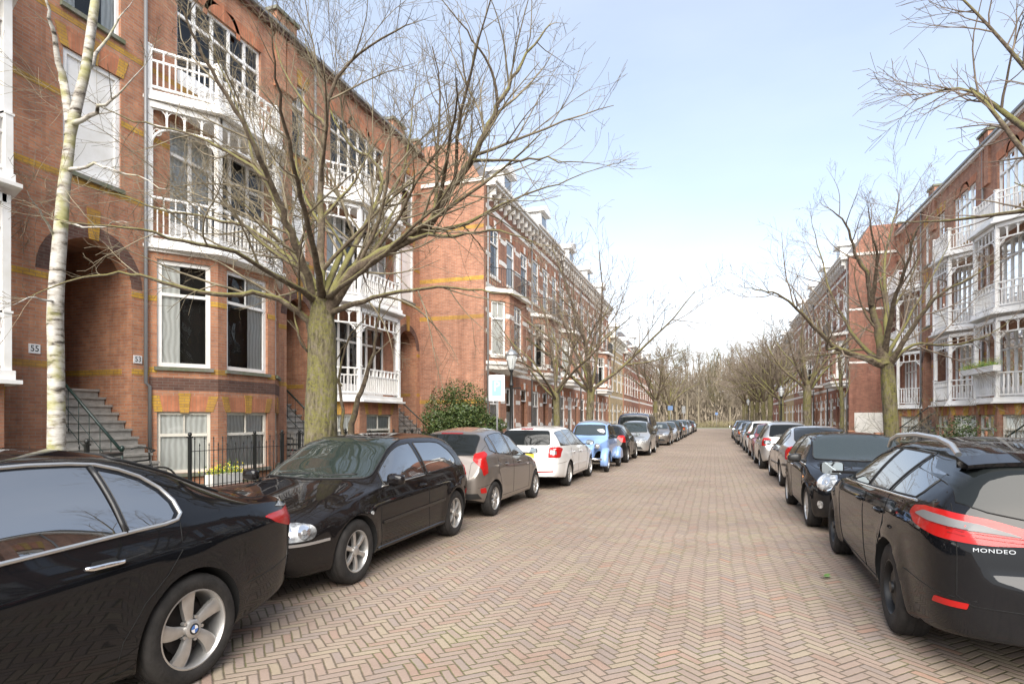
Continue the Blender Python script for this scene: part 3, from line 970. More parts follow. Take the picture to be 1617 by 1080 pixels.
def make_wagon(paintm, spec='octavia', wheel='seven'):
    if spec == 'octavia':
        sp = dict(W=1.77, wb=2.578, wr=.312, gap=.04, flare=.014, crown=.045, edge=.06, waist_r=.3,
          zt=[(2.19, .42), (2.18, .60), (2.12, .72), (1.9, .80), (1.4, .90), (1.0, .975), (.86, 1.02), (.3, 1.33), (.0, 1.42), (-.5, 1.465), (-1.3, 1.455), (-1.85, 1.42), (-2.0, 1.385), (-2.06, 1.32), (-2.22, 1.02), (-2.29, .86), (-2.33, .62), (-2.37, .56), (-2.38, .42)],
          plan=[(2.19, .3), (2.17, .55), (2.1, .74), (1.9, .88), (1.4, .97), (.8, 1), (-1.3, 1), (-1.8, .985), (-2.1, .95), (-2.27, .88), (-2.34, .72), (-2.38, .4)],
          wt=[(2.1, .5), (1.4, .74), (.9, .72), (.3, .61), (-.1, .59), (-1.3, .58), (-1.95, .60), (-2.1, .66), (-2.3, .74)],
          zb=[(2.1, .66), (1.3, .82), (.8, .90), (0, .94), (-1.3, .985), (-2.0, .99), (-2.38, .9)],
          zw=[(2.1, .56), (1.3, .72), (0, .78), (-1.4, .82), (-2.3, .76)],
          zs=[(2.2, .26), (1.9, .2), (-1.2, .2), (-1.9, .24), (-2.38, .30)], fr=(.955, 1.0, .99, .955))
        root = empty('parked_car')
        b = Body(sp); b.make('body', paintm, root)
        f = side_glass(b, -.28, -.26, .68, None, d=.11, e=.015)
        r = side_glass(b, -1.05, -1.10, -.36, -.34, d=.11, e=.015)
        q = side_glass(b, -1.98, -1.86, -1.13, -1.18, d=.12, e=.015)
        std_glass(root, b, [f, r, q], (1.02, .66, 1.38, .56), (1.03, .62, 1.345, .55), trim_r=.006)
        seams(root, b, [('LR', [(.74, .3), (.78, .88)]), ('LR', [(-.32, .28), (-.32, .92)]), ('LR', [(-.95, .30), (-1.05, .6), (-1.12, .75), (-1.12, .97)]),
                        ('B', [(-.68, 1.38), (-.72, 1.0), (-.62, .93), (-.60, .55), (.60, .55), (.62, .93), (.72, 1.0), (.68, 1.38)]),
                        ('LR', [(-1.62, .62), (-2.38, .60)]), ('LR', [(.78, .3), (-.93, .3)])])
        lamp(root, b, 'tail_light', rpoly([(.60, .74), (.84, .74), (.84, .94), (.80, .985), (.60, .965)], .03), 'B', 'red_lens', off=.008)
        lamp(root, b, 'tail_light', rpoly([(-2.38, .74), (-2.20, .76), (-2.12, .93), (-2.18, .985), (-2.34, .985)], .03), 'L', 'red_lens', off=.008)
        lamp(root, b, 'reversing_light', rpoly([(.64, .81), (.78, .81), (.77, .90), (.64, .90)], .02), 'B', 'grey_lens', off=.012)
        b.panel('number_plate', [(-.26, .72), (.26, .72), (.26, .83), (-.26, .83)], 'B', M['plate_yellow'], root, off=.01)
        b.panel('brake_light', [(-.15, 1.375), (.15, 1.375), (.15, 1.40), (-.15, 1.40)], 'B', M['darkred_lens'], root, off=.01)
        b.panel('reflector', [(-.72, .415), (-.3, .40), (-.3, .425), (-.72, .44)], 'B', M['red_lens'], root, off=.006)
        b.panel('reflector', [(.72, .415), (.3, .40), (.3, .425), (.72, .44)], 'B', M['red_lens'], root, off=.006)
        for x in (-.02, -.80): handle(root, b, x, .82, paintm, .19)
        for sd in 'LR':
            b.panel('side_moulding', [(-.92, .50), (.72, .47), (.72, .50), (-.92, .53)], sd, M['grey_lens'] if False else paintm, root, off=.01)
        lamp(root, b, 'headlight', rpoly([(.1, .60), (.42, .62), (.42, .76), (.12, .74)], .03), 40, 'white_lens', off=.005)
        mirrors(root, b, .66, .99, 'plastic', .95)
        mb = MB()
        mb.tube([(-.4, 0, 1.46), (-.52, 0, 1.62)], [.006, .003], 5); mb.build('antenna', M['trim'], root)
        add_wheels(root, b, wheel, .2)
        return root
    # big black estate
    sp = dict(W=1.886, wb=2.85, wr=.338, gap=.045, flare=.03, crown=.055, edge=.07, waist_r=.28,
      zt=[(2.40, .42), (2.385, .66), (2.3, .80), (2.0, .89), (1.4, .985), (1.05, 1.04), (.9, 1.08), (.3, 1.36), (.0, 1.43), (-.5, 1.475), (-1.2, 1.47), (-1.75, 1.43), (-2.05, 1.385), (-2.14, 1.345), (-2.25, 1.195), (-2.34, 1.03), (-2.39, .88), (-2.41, .72), (-2.445, .60), (-2.45, .40)],
      plan=[(2.40, .3), (2.37, .58), (2.25, .80), (2.0, .91), (1.5, .97), (.9, 1.0), (-1.4, 1.0), (-1.9, .98), (-2.15, .945), (-2.30, .88), (-2.38, .78), (-2.42, .66), (-2.45, .42)],
      wt=[(2.4, .5), (1.5, .76), (1.0, .76), (.3, .65), (-.1, .625), (-1.2, .60), (-1.9, .59), (-2.12, .64), (-2.3, .74), (-2.45, .8)],
      zb=[(2.4, .72), (1.4, .90), (.9, .955), (0, .985), (-1.2, 1.035), (-1.9, 1.06), (-2.45, .95)],
      zw=[(2.4, .60), (1.4, .78), (0, .82), (-1.4, .87), (-2.1, .90), (-2.45, .80)],
      zs=[(2.4, .3), (2.1, .2), (1.2, .19), (-1.3, .19), (-2.0, .24), (-2.45, .30)], fr=(.945, 1.0, .985, .945))
    root = empty('parked_car')
    b = Body(sp); b.make('body', paintm, root)
    f = side_glass(b, -.40, -.42, .74, None, d=.12, e=.018)
    r = side_glass(b, -1.17, -1.26, -.48, -.50, d=.12, e=.018)
    q = [(-1.26, b.zb(-1.26) + .018), (-1.6, b.zb(-1.6) + .018), (-1.84, b.zb(-1.84) + .02), (-1.87, 1.12), (-1.865, 1.22), (-1.83, 1.29), (-1.75, 1.325), (-1.55, b.zt(-1.55) - .125), (-1.33, b.zt(-1.33) - .12)]
    std_glass(root, b, [f, r, q], (1.08, .72, 1.42, .60), None, m='car_glass', trim_r=.007)
    bel = [(.74, b.zb(.74) + .004), (.3, b.zb(.3) + .004), (-.5, b.zb(-.5) + .004), (-1.2, b.zb(-1.2) + .004), (-1.88, b.zb(-1.88) + .004)]
    for sd in 'LR':
        mb = MB(); b.line(bel, sd, .010, mb, off=.004); mb.build('chrome_trim', M['chrome'], root)
    # rear glass: curved upper edge under a spoiler, pointed lower corners
    rg = [(-.735, 1.10), (-.60, 1.055), (-.3, 1.0), (0, .985), (.3, 1.0), (.60, 1.055), (.735, 1.10), (.70, 1.30), (.62, 1.375), (.3, 1.385), (0, 1.39), (-.3, 1.385), (-.62, 1.375), (-.70, 1.30)]
    o = b.panel('rear_window', rg, 'B', M['rear_glass'], root, h=.03, off=.008)
    mb = MB(); b.line(rg, 'B', .007, mb, closed=True, off=.001); mb.build('window_seal', M['trim'], o)
    mb = MB()
    K = 14
    vs = []
    for i in range(K + 1):
        y = -.64 + 1.28 * i / K
        zt = 1.395 - .03 * (y / .64) ** 2 - .01 * (y / .64) ** 6
        xb = -2.19 + .07 * (y / .64) ** 2
        vs += [(xb + .22, y, zt + .012), (xb, y, zt - .028), (xb + .012, y, zt - .055), (xb + .22, y, zt - .06)]
    fs = [(i * 4 + j, i * 4 + (j + 1) % 4, i * 4 + 4 + (j + 1) % 4, i * 4 + 4 + j) for i in range(K) for j in range(4)] + [(0, 1, 2, 3), (K * 4, K * 4 + 1, K * 4 + 2, K * 4 + 3)]
    mb.add(vs, fs, True); mb.build('spoiler', paintm, root, sharp=50)
    seams(root, b, [('LR', [(.80, .3), (.86, .6), (.86, .93)]), ('LR', [(-.44, .28), (-.44, .96)]), ('LR', [(-1.0, .30), (-1.12, .55), (-1.24, .76), (-1.26, 1.03)]),
                    ('B', [(-.72, 1.37), (-.76, 1.08), (-.77, .98), (-.77, .55), (-.70, .50), (0, .48), (.70, .50), (.77, .55), (.77, .98), (.76, 1.08), (.72, 1.37)]),
                    ('LR', [(-1.82, .58), (-2.4, .53)]), ('LR', [(.82, .28), (-1.0, .28)])], .004)
    # long lamps wrapping round the corner: red shell with a silver core
    tl = rpoly([(.07, .87), (.35, .855), (.62, .885), (.76, .93), (.72, .985), (.55, 1.035), (.32, 1.045), (.10, 1.0)], .02)
    f0 = 155
    lampz = [(-.72, 1.00), (-.60, 1.05), (-.42, 1.065), (-.20, 1.045), (.02, .995), (.20, .94), (.24, .89), (.10, .885), (-.2, .90), (-.45, .925), (-.62, .96)]
    tlp = [(-.30, .985), (-.24, 1.01), (-.05, 1.045), (.10, 1.05), (.28, 1.02), (.45, .965), (.58, .905), (.60, .885), (.44, .87), (.15, .865), (-.06, .88), (-.20, .93)]
    # azimuth 150: between side and rear; t grows towards the rear centre line reversed
    tt = [(-t, z) for t, z in tlp]
    mir = lambda P_: P_
    az = 140
    base = rpoly([(-.40, .985), (-.33, .93), (-.12, .885), (.15, .865), (.38, .875), (.42, .90), (.30, .955), (.10, 1.015), (-.10, 1.045), (-.26, 1.05), (-.36, 1.035)], .02)
    lamp(root, b, 'tail_light', base, az, 'red_lens', off=.010)
    core = rpoly([(-.33, .99), (-.20, .968), (.0, .952), (.26, .918), (.20, .945), (.06, .985), (-.10, 1.012), (-.25, 1.022)], .02)
    lamp(root, b, 'reversing_light', core, az, 'lamp_core', off=.016)
    lamp(root, b, 'reflector', rpoly([(-.16, .47), (.05, .475), (.06, .51), (-.14, .51)], .01), az, 'red_lens', off=.008)
    for dz in (.885, .905, .925):
        pass
    b.panel('number_plate', [(-.26, .66), (.26, .66), (.26, .77), (-.26, .77)], 'B', M['plate_yellow'], root, off=.01)
    for sd in (1, -1):
        for dz in (.893, .915):
            mb = MB(); b.line([(sd * .80, dz + .03), (sd * .62, dz + .008), (sd * .42, dz - .008)], 'B', .003, mb, off=.011); mb.build('lamp_rib', M['darkred_lens'], root)
    # model lettering on the tailgate, left of the plate as seen from behind
    P0, N0 = b.cast('B', .60, .838)
    t = Vector((0, -1, 0)); t = (t - N0 * t.dot(N0)).normalized(); u = N0.cross(t) * 1
    mt = Matrix((( t.x, u.x, N0.x, P0.x + N0.x * .006), (t.y, u.y, N0.y, P0.y + N0.y * .006), (t.z, u.z, N0.z, P0.z + N0.z * .006), (0, 0, 0, 1)))
    text_mesh('lettering', 'MONDEO', .033, M['chrome'], root, mt, .003, 1.35, 1.12)
    for x in (-.18, -.98): handle(root, b, x, .88, paintm, .2)
    mb = MB(); pts = []
    for t in range(6):
        p, n = b.cast('B', -.02 + .36 * t / 5, 1.02 + .012 * t)
        if p: pts.append(p + n * (.022 if t < 1 else .014))
    mb.tube(pts, [.012] + [.007] * (len(pts) - 1), 5); mb.build('wiper', M['trim'], root)
    b.panel('boot_badge', circle(0, .86, .045, 16, .028), 'B', M['chrome'], root, off=.012)
    # roof rails
    for sd in (1, -1):
        mb = MB()
        pts = [(.15, sd * .60, b.zt(.15) - .05), (.05, sd * .60, b.zt(.05) + .0), (-.2, sd * .60, b.zt(-.2) + .015), (-.8, sd * .595, b.zt(-.8) + .02), (-1.35, sd * .59, b.zt(-1.35) + .012), (-1.62, sd * .585, b.zt(-1.6) - .01), (-1.75, sd * .585, b.zt(-1.75) - .055)]
        mb.tube(pts, [.018, .02, .02, .02, .02, .022, .02], 10)
        mb.build('roof_rail', M['alu'], root, sharp=60)
    lamp(root, b, 'headlight', rpoly([(.15, .68), (.5, .70), (.5, .86), (.2, .84)], .03), 40, 'white_lens', off=.005)
    mirrors(root, b, .70, 1.08, 'black_paint', 1.05)
    add_wheels(root, b, 'steel', .215)
    return root

def make_mini():
    sp = dict(W=1.69, wb=2.467, wr=.305, gap=.05, flare=.03, crown=.04, edge=.05, waist_r=.3,
      zt=[(1.93, .40), (1.92, .62), (1.87, .76), (1.7, .85), (1.3, .93), (1.0, .965), (.84, 1.0), (.45, 1.24), (.28, 1.345), (.1, 1.385), (-.5, 1.405), (-1.2, 1.385), (-1.4, 1.34), (-1.55, 1.10), (-1.64, .92), (-1.68, .6), (-1.69, .42)],
      plan=[(1.93, .45), (1.91, .65), (1.84, .82), (1.6, .94), (1.1, .99), (.5, 1), (-1.1, 1), (-1.45, .96), (-1.6, .87), (-1.67, .7), (-1.69, .45)],
      wt=[(1.9, .55), (1.3, .66), (.9, .70), (.4, .64), (.1, .60), (-1.2, .57), (-1.5, .62), (-1.69, .7)],
      zb=[(1.9, .66), (1.3, .80), (.8, .90), (0, .93), (-1.2, .96), (-1.69, .9)],
      zw=[(1.9, .56), (1.3, .70), (0, .76), (-1.4, .78)],
      zs=[(1.93, .24), (1.6, .18), (-1.2, .18), (-1.69, .26)], fr=(.95, 1.0, .985, .95))
    root = empty('parked_car')
    b = Body(sp); b.make('body', M['black_paint'], root)
    f = side_glass(b, -.45, -.44, .66, .36, d=.09, e=.02)
    r = side_glass(b, -1.26, -1.18, -.53, -.52, d=.09, e=.02)
    std_glass(root, b, [f, r], (.99, .66, 1.35, .59), (1.0, .6, 1.33, .54), trim_r=.008)
    seams(root, b, [('LR', [(.80, .28), (.80, .90)]), ('LR', [(-.50, .28), (-.50, .93)]), ('T', [(1.80, .5), (1.2, .68), (.9, .72)]), ('T', [(1.80, -.5), (1.2, -.68), (.9, -.72)])])
    # big oval headlamps set in the bonnet, chrome ring and silver bowl
    c = circle(-.02, .70, .145, 24, .135)
    lamp(root, b, 'headlight_ring', circle(-.03, .725, .145, 28, .125), 28, 'chrome', off=.006)
    hl = lamp(root, b, 'headlight', circle(-.03, .725, .125, 28, .107), 28, 'white_lens', off=.012)
    lamp_detail(root, b, hl, 28, [(-.03, .725, .055)])
    for k in (-1, 1):
        pass
    b.panel('grille', rpoly([(-.42, .56), (.42, .56), (.40, .66), (-.40, .66)], .04), 'F', M['plastic'], root, off=.006)
    mb = MB(); b.line(rpoly([(-.42, .56), (.42, .56), (.40, .66), (-.40, .66)], .04), 'F', .010, mb, closed=True, off=.006); mb.build('grille_surround', M['chrome'], root)
    b.panel('air_intake', rpoly([(-.5, .30), (.5, .30), (.46, .40), (-.46, .40)], .03), 'F', M['trim'], root, off=.004)
    b.panel('number_plate', [(-.26, .43), (.26, .43), (.26, .535), (-.26, .535)], 'F', M['plate_yellow'], root, off=.01)
    lamp(root, b, 'fog_light', circle(.05, .40, .055, 16), 35, 'white_lens', off=.006)
    for sd in 'LR': b.panel('side_repeater', circle(.93, .72, .03, 12, .02), sd, M['amber_lens'], root, off=.008)
    for sd in 'LR':
        mb = MB(); b.line([(.78, b.zb(.78) + .01), (0, b.zb(0) + .01), (-1.3, b.zb(-1.3) + .012)], sd, .009, mb, off=.004); mb.build('belt_trim', M['chrome'], root)
    handle(root, b, -.25, .83, M['chrome'], .16)
    mirrors(root, b, .66, 1.0, 'plastic', .9)
    add_wheels(root, b, 'multi', .19)
    return root

def make_saloon(paintm, wheel='seven'):
    sp = dict(W=1.78, wb=2.75, wr=.315, gap=.04, flare=.012, crown=.05, edge=.07, waist_r=.35,
      zt=[(2.33, .42), (2.32, .58), (2.25, .68), (2.0, .78), (1.4, .90), (1.1, .95), (.95, .99), (.4, 1.28), (.1, 1.40), (-.3, 1.46), (-.8, 1.47), (-1.2, 1.42), (-1.6, 1.28), (-1.95, 1.12), (-2.1, 1.07), (-2.2, 1.04), (-2.26, .92), (-2.30, .70), (-2.33, .6), (-2.34, .42)],
      plan=[(2.33, .3), (2.31, .55), (2.2, .76), (1.9, .90), (1.4, .97), (.8, 1), (-1.2, 1), (-1.7, .985), (-2.0, .95), (-2.2, .88), (-2.3, .74), (-2.34, .42)],
      wt=[(2.3, .5), (1.4, .74), (.95, .72), (.4, .62), (0, .59), (-.9, .58), (-1.3, .60), (-1.8, .66), (-2.1, .72), (-2.34, .76)],
      zb=[(2.3, .62), (1.3, .82), (.9, .88), (0, .93), (-1.2, .97), (-1.9, 1.0), (-2.34, .95)],
      zw=[(2.3, .54), (1.3, .72), (0, .78), (-1.5, .84), (-2.34, .78)],
      zs=[(2.33, .26), (2.0, .2), (-1.3, .2), (-1.9, .24), (-2.34, .32)], fr=(.95, 1.0, .985, .95))
    root = empty('parked_car')
    b = Body(sp); b.make('body', paintm, root)
    f = side_glass(b, -.35, -.33, .76, None, d=.11, e=.015)
    r = side_glass(b, -1.08, -1.12, -.43, -.41, d=.11, e=.015)
    q = [(-1.15, b.zb(-1.15) + .02), (-1.5, b.zb(-1.5) + .03), (-1.52, 1.08), (-1.40, 1.22), (-1.20, 1.30)]
    std_glass(root, b, [f, r, q], (1.0, .66, 1.38, .54), (1.10, .60, 1.40, .52), trim_r=.007)
    seams(root, b, [('LR', [(.80, .3), (.84, .86)]), ('LR', [(-.39, .28), (-.39, .92)]), ('LR', [(-1.0, .30), (-1.1, .6), (-1.2, .75), (-1.2, .95)]), ('B', [(-.6, 1.03), (-.58, .6), (.58, .6), (.6, 1.03)])])
    lamp(root, b, 'tail_light', rpoly([(-.19, .70), (.04, .68), (.15, .80), (.10, .98), (-.06, 1.0), (-.19, .90)], .04), 140, 'red_lens', off=.008)
    lamp(root, b, 'indicator_lens', rpoly([(-.11, .74), (.02, .73), (.05, .80), (-.06, .84)], .02), 140, 'amber_lens', off=.012)
    for sd in 'LR':
        b.panel('bumper_strip', [(-1.75, .53), (-2.32, .53), (-2.32, .60), (-1.78, .58)], sd, M['plastic'], root, off=.01)
        b.panel('side_moulding', [(-1.0, .50), (.78, .47), (.78, .51), (-1.0, .54)], sd, M['plastic'], root, off=.01)
    b.panel('bumper_strip', [(-.8, .53), (.8, .53), (.8, .60), (-.8, .60)], 'B', M['plastic'], root, off=.01)
    b.panel('number_plate', [(-.26, .74), (.26, .74), (.26, .85), (-.26, .85)], 'B', M['plate_yellow'], root, off=.01)
    for x in (-.05, -.86): handle(root, b, x, .84, M['plastic'], .18)
    lamp(root, b, 'headlight', rpoly([(.1, .58), (.42, .60), (.42, .74), (.12, .70)], .03), 40, 'white_lens', off=.005)
    mirrors(root, b, .74, .98, 'plastic', .9)
    mb = MB(); mb.tube([(-.9, 0, 1.46), (-1.05, 0, 1.66)], [.006, .003], 5); mb.build('antenna', M['trim'], root)
    add_wheels(root, b, wheel, .195)
    return root

def make_compact(paintm, wheel='cap', H=1.46, L=4.0, front=False):
    """mid-size five-door hatch used further down the street"""
    sp, xf, xr = hatch_spec(L=L, W=1.72, H=H, wb=2.55, wr=.305, fo=.82, belt=.92, hood=.96, cowl=.90, ws_top=.15, roof_end=-1.25, tail_z=.98, drop=.22, rise=.05, noseh=.66)
    root = empty('parked_car')
    b = Body(sp); b.make('body', paintm, root)
    p1 = side_glass(b, -.28, -.26, .74, None, d=.11, e=.02)
    p2 = side_glass(b, -1.08, -1.10, -.36, -.34, d=.11, e=.02)
    p3 = [(-1.15, b.zb(-1.15) + .03), (-1.36, b.zb(-1.2) + .08), (-1.30, H - .2), (-1.18, H - .15)]
    std_glass(root, b, [p1, p2, p3], (1.03, .64, H - .09, .53), (1.06, .58, H - .13, .50), trim_r=.007)
    seams(root, b, [('LR', [(.78, .3), (.82, .88)]), ('LR', [(-.32, .3), (-.32, .92)]), ('LR', [(-.9, .34), (-1.02, .6), (-1.12, .75), (-1.12, .95)])])
    lamp(root, b, 'tail_light', rpoly([(-.20, .76), (.02, .78), (.10, .95), (.02, 1.02), (-.18, 1.02)], .03), 140, 'red_lens', off=.008)
    lamp(root, b, 'headlight', rpoly([(-.20, .62), (.10, .60), (.24, .70), (.24, .79), (.0, .76), (-.20, .70)], .03), 40, 'white_lens', off=.006)
    b.panel('grille', rpoly([(-.40, .56), (.40, .56), (.44, .65), (-.44, .65)], .02), 'F', M['plastic'], root, off=.005)
    b.panel('air_intake', rpoly([(-.6, .30), (.6, .30), (.5, .42), (-.5, .42)], .03), 'F', M['trim'], root, off=.005)
    b.panel('number_plate', [(-.26, .44), (.26, .44), (.26, .545), (-.26, .545)], 'F', M['plate_yellow'], root, off=.01)
    b.panel('number_plate', [(-.26, .72), (.26, .72), (.26, .83), (-.26, .83)], 'B', M['plate_yellow'], root, off=.01)
    mirrors(root, b, .72, 1.0, 'plastic', .9)
    for x in (-.02, -.82): handle(root, b, x, .82, paintm, .18)
    add_wheels(root, b, wheel, .19)
    return root

def make_van(paintm):
    sp = dict(W=1.90, wb=3.0, wr=.335, gap=.045, flare=.012, crown=.04, edge=.09, waist_r=.35,
      zt=[(2.39, .45), (2.38, .70), (2.3, .92), (2.1, 1.05), (1.75, 1.17), (1.6, 1.24), (1.05, 1.80), (.8, 1.90), (.3, 1.95), (-2.0, 1.95), (-2.35, 1.90), (-2.42, 1.80), (-2.49, 1.1), (-2.51, .6), (-2.52, .42)],
      plan=[(2.39, .35), (2.37, .62), (2.25, .82), (1.9, .93), (1.4, .99), (.9, 1), (-2.2, 1), (-2.42, .96), (-2.49, .88), (-2.52, .6)],
      wt=[(2.3, .6), (1.6, .76), (1.05, .74), (.6, .76), (-2.3, .76), (-2.5, .8)],
      zb=[(2.3, .85), (1.6, 1.05), (.9, 1.10), (-2.5, 1.12)],
      zw=[(2.3, .66), (1.4, .86), (-2.5, .90)],
      zs=[(2.39, .3), (2.1, .24), (-2.0, .24), (-2.52, .34)], fr=(.97, 1.0, .99, .96))
    root = empty('parked_van')
    b = Body(sp); b.make('body', paintm, root)
    f = side_glass(b, .42, .44, 1.40, None, d=.16, e=.03)
    p2 = rpoly([(-.75, 1.16), (.30, 1.14), (.30, 1.74), (-.75, 1.76)], .06)
    p3 = rpoly([(-2.2, 1.17), (-.88, 1.16), (-.88, 1.76), (-2.15, 1.74)], .06)
    std_glass(root, b, [f, p2, p3], (1.22, .74, 1.78, .66), (1.15, .74, 1.78, .68), trim_r=.008)
    seams(root, b, [('LR', [(1.3, .35), (1.3, 1.1)]), ('LR', [(.36, .3), (.36, 1.85)]), ('LR', [(-.82, .3), (-.82, 1.85)]), ('B', [(-.8, 1.85), (-.8, .5), (.8, .5), (.8, 1.85)])])
    lamp(root, b, 'tail_light', rpoly([(.80, .80), (.92, .80), (.92, 1.15), (.80, 1.15)], .02), 'B', 'red_lens', off=.01)
    lamp(root, b, 'tail_light', rpoly([(-2.52, .80), (-2.40, .80), (-2.40, 1.15), (-2.50, 1.15)], .02), 'L', 'red_lens', off=.01)
    lamp(root, b, 'headlight', rpoly([(.05, .74), (.4, .76), (.4, .94), (.1, .94)], .03), 40, 'white_lens', off=.006)
    b.panel('number_plate', [(-.26, .66), (.26, .66), (.26, .77), (-.26, .77)], 'B', M['plate_yellow'], root, off=.01)
    mirrors(root, b, 1.30, 1.22, 'plastic', 1.2)
    add_wheels(root, b, 'steel', .21)
    return root

def make_classic():
    """small rounded pale blue car with separate wings and a roll-back canvas roof"""
    sp = dict(W=1.26, wb=2.40, wr=.30, gap=.05, flare=0, crown=.05, edge=.10, waist_r=.4,
      zt=[(1.66, .50), (1.65, .72), (1.55, .86), (1.2, .98), (.85, 1.05), (.72, 1.10), (.42, 1.46), (.3, 1.53), (-.1, 1.585), (-.6, 1.57), (-1.0, 1.47), (-1.35, 1.25), (-1.6, .95), (-1.75, .7), (-1.80, .5), (-1.81, .40)],
      plan=[(1.66, .30), (1.64, .42), (1.4, .56), (1.0, .74), (.75, .97), (.6, 1.0), (-1.0, 1.0), (-1.4, .92), (-1.65, .82), (-1.78, .68), (-1.81, .4)],
      wt=[(1.6, .2), (1.0, .36), (.75, .58), (.4, .54), (0, .52), (-.6, .51), (-1.2, .50), (-1.8, .5)],
      zb=[(1.6, .70), (1.0, .88), (.7, .97), (-1.0, .99), (-1.8, .6)],
      zw=[(1.6, .60), (.8, .78), (-1.0, .80), (-1.8, .5)],
      zs=[(1.66, .36), (.8, .30), (-1.2, .30), (-1.81, .36)], fr=(.97, 1.0, .98, .93))
    root = empty('parked_car')
    b = Body(sp)
    b.make('body', M['blue_paint'], root)
    f = side_glass(b, -.20, -.18, .55, .36, d=.14, e=.02)
    r = rpoly([(-1.0, b.zb(-1.0) + .03), (-.28, b.zb(-.3) + .02), (-.27, 1.40), (-.75, 1.38), (-.98, 1.25)], .06)
    std_glass(root, b, [f, r], (1.12, .52, 1.43, .47), (1.0, .35, 1.3, .3), trim_r=.010, trim='blue_paint' if False else 'trim')
    # canvas roof
    b.panel('canvas_roof', rpoly([(.30, -.50), (.30, .50), (-1.15, .46), (-1.15, -.46)], .05), 'T', M['fabric_top'], root, off=.012, h=.08)
    # broad separate wings
    def wing(sd, ax, front):
        mb = MB()
        K, J = 12, 7
        vs = []
        for i in range(K + 1):
            a = (-.15 + 1.15 * i / K) * PI if front else (0 + 1.0 * i / K) * PI
            rr = .37 if front else .34
            for j in range(J + 1):
                t = j / J
                yo = .52 + .24 * t
                sh = 1 - .22 * max(0, (t - .55) / .45) ** 2 - .06 * (1 - t)
                vs.append((ax + rr * sh * math.cos(a) * (1.12 if front else 1.15), sd * yo, .30 + rr * sh * max(-.25, math.sin(a)) * (1.25 if front else 1.2)))
        fs = [(i * (J + 1) + j, i * (J + 1) + j + 1, (i + 1) * (J + 1) + j + 1, (i + 1) * (J + 1) + j) for i in range(K) for j in range(J)]
        mb.add(vs, fs, True)
        # outer skirt face
        out = [(vs[i * (J + 1) + J][0], vs[i * (J + 1) + J][2]) for i in range(K + 1)]
        if not front:
            mb.prism([(x, z) for x, z in out], sd * .752, sd * .765, 'xz')
        o = mb.build('rear_wing' if not front else 'front_wing', M['blue_paint'], root, sharp=50)
        md = o.modifiers.new('s', 'SOLIDIFY'); md.thickness = .012
        return o
    for sd in (1, -1):
        wing(sd, 1.2, True); wing(sd, -1.2, False)
        mb = MB(); mb.sphere((1.52, sd * .42, .80), .09, .10, .10, 14, 10); mb.bar((1.45, sd * .2, .74), (1.5, sd * .42, .76), .03, .03)
        h = mb.build('headlight', M['blue_paint'], root, sharp=50)
        mb = MB(); mb.lathe([(.088, 1.56), (.08, 1.60), (.04, 1.622), (.001, 1.628)], 20, 'x', (0, sd * .42, .80)); mb.build('headlight_glass', M['white_lens'], h)
    mb = MB(); mb.tube([(1.78, -.60, .42), (1.84, -.4, .42), (1.86, 0, .42), (1.84, .4, .42), (1.78, .60, .42)], .035, 8); mb.build('front_bumper', M['chrome'], root)
    mb = MB(); mb.tube([(-1.9, -.60, .42), (-1.94, 0, .42), (-1.9, .60, .42)], .03, 8); mb.build('rear_bumper', M['chrome'], root)
    b.panel('grille', rpoly([(-.17, .58), (.17, .58), (.14, .80), (-.14, .80)], .04), 'F', M['grey_lens'], root, off=.006)
    b.W = .74
    mirrors(root, b, .62, 1.08, 'plastic', .7)
    b.wr = .30
    add_wheels(root, b, 'plain', .13, inset=.03)
    return root
# ================================================================ camera geometry (street runs along +Y)
CAM_H = 1.62
TH = math.atan(317 / 930.0)
CT, ST = math.cos(TH), math.sin(TH)
def pt(px, py, d):
    """world point seen at a photograph position, d metres in front of the camera (used to plan limbs and plots)"""
    u = (px - 808) / 930.0
    return Vector((d * (u * CT - ST), d * (u * ST + CT), CAM_H + (662 - py) / 930.0 * d))

# ---------------------------------------------------------------- setting materials
M['brick'] = brick_mat('orange_red_brick', (.50, .24, .135), (.39, .165, .095), (.36, .28, .22), dirt=(.17, .10, .08), dirt_amt=.4)
M['brick_dark'] = brick_mat('purple_brown_brick', (.16, .085, .065), (.11, .055, .045), (.16, .13, .11), dirt=(.05, .04, .035))
M['brick_pink'] = brick_mat('salmon_brick', (.43, .205, .13), (.31, .14, .09), (.36, .28, .22), dirt=(.2, .11, .08), dirt_amt=.25)
M['brick_brown'] = brick_mat('brown_red_brick', (.40, .18, .125), (.30, .125, .09), (.25, .18, .14), dirt=(.10, .055, .04))
M['brick_cream'] = brick_mat('cream_brick', (.60, .47, .27), (.52, .40, .22), (.5, .42, .3), dirt=(.3, .22, .13), dirt_amt=.3)
M['brick_yellow'] = brick_mat('yellow_glazed_brick', (.58, .35, .06), (.46, .26, .045), (.30, .2, .1), dirt=(.25, .14, .06), dirt_amt=.7)
M['soldier'] = brick_mat('rubbed_brick_arch', (.52, .215, .12), (.42, .165, .09), (.33, .19, .12), bw=.075, rh=.45, msize=.006)
M['white_wood'] = noisy('white_painted_wood', (.87, .86, .84), (.74, .72, .67), 1.6, .45, .05)
M['cream_wood'] = noisy('cream_painted_wood', (.74, .71, .62), (.66, .62, .53), 2.5, .5, .05)
M['stone'] = noisy('pale_plaster_stone', (.80, .77, .72), (.70, .67, .61), 3, .8, .1)
M['sillstone'] = noisy('grey_mossy_stone', (.20, .19, .17), (.12, .135, .075), 4, .85, .2)
M['step_stone'] = noisy('weathered_step_stone', (.34, .32, .29), (.22, .21, .19), 5, .85, .2)
M['slate'] = noisy('grey_roof_slate', (.13, .13, .14), (.09, .09, .10), 4, .6, .1)
M['lead'] = mat('grey_gutter_zinc', (.22, .22, .22), .5, .3)
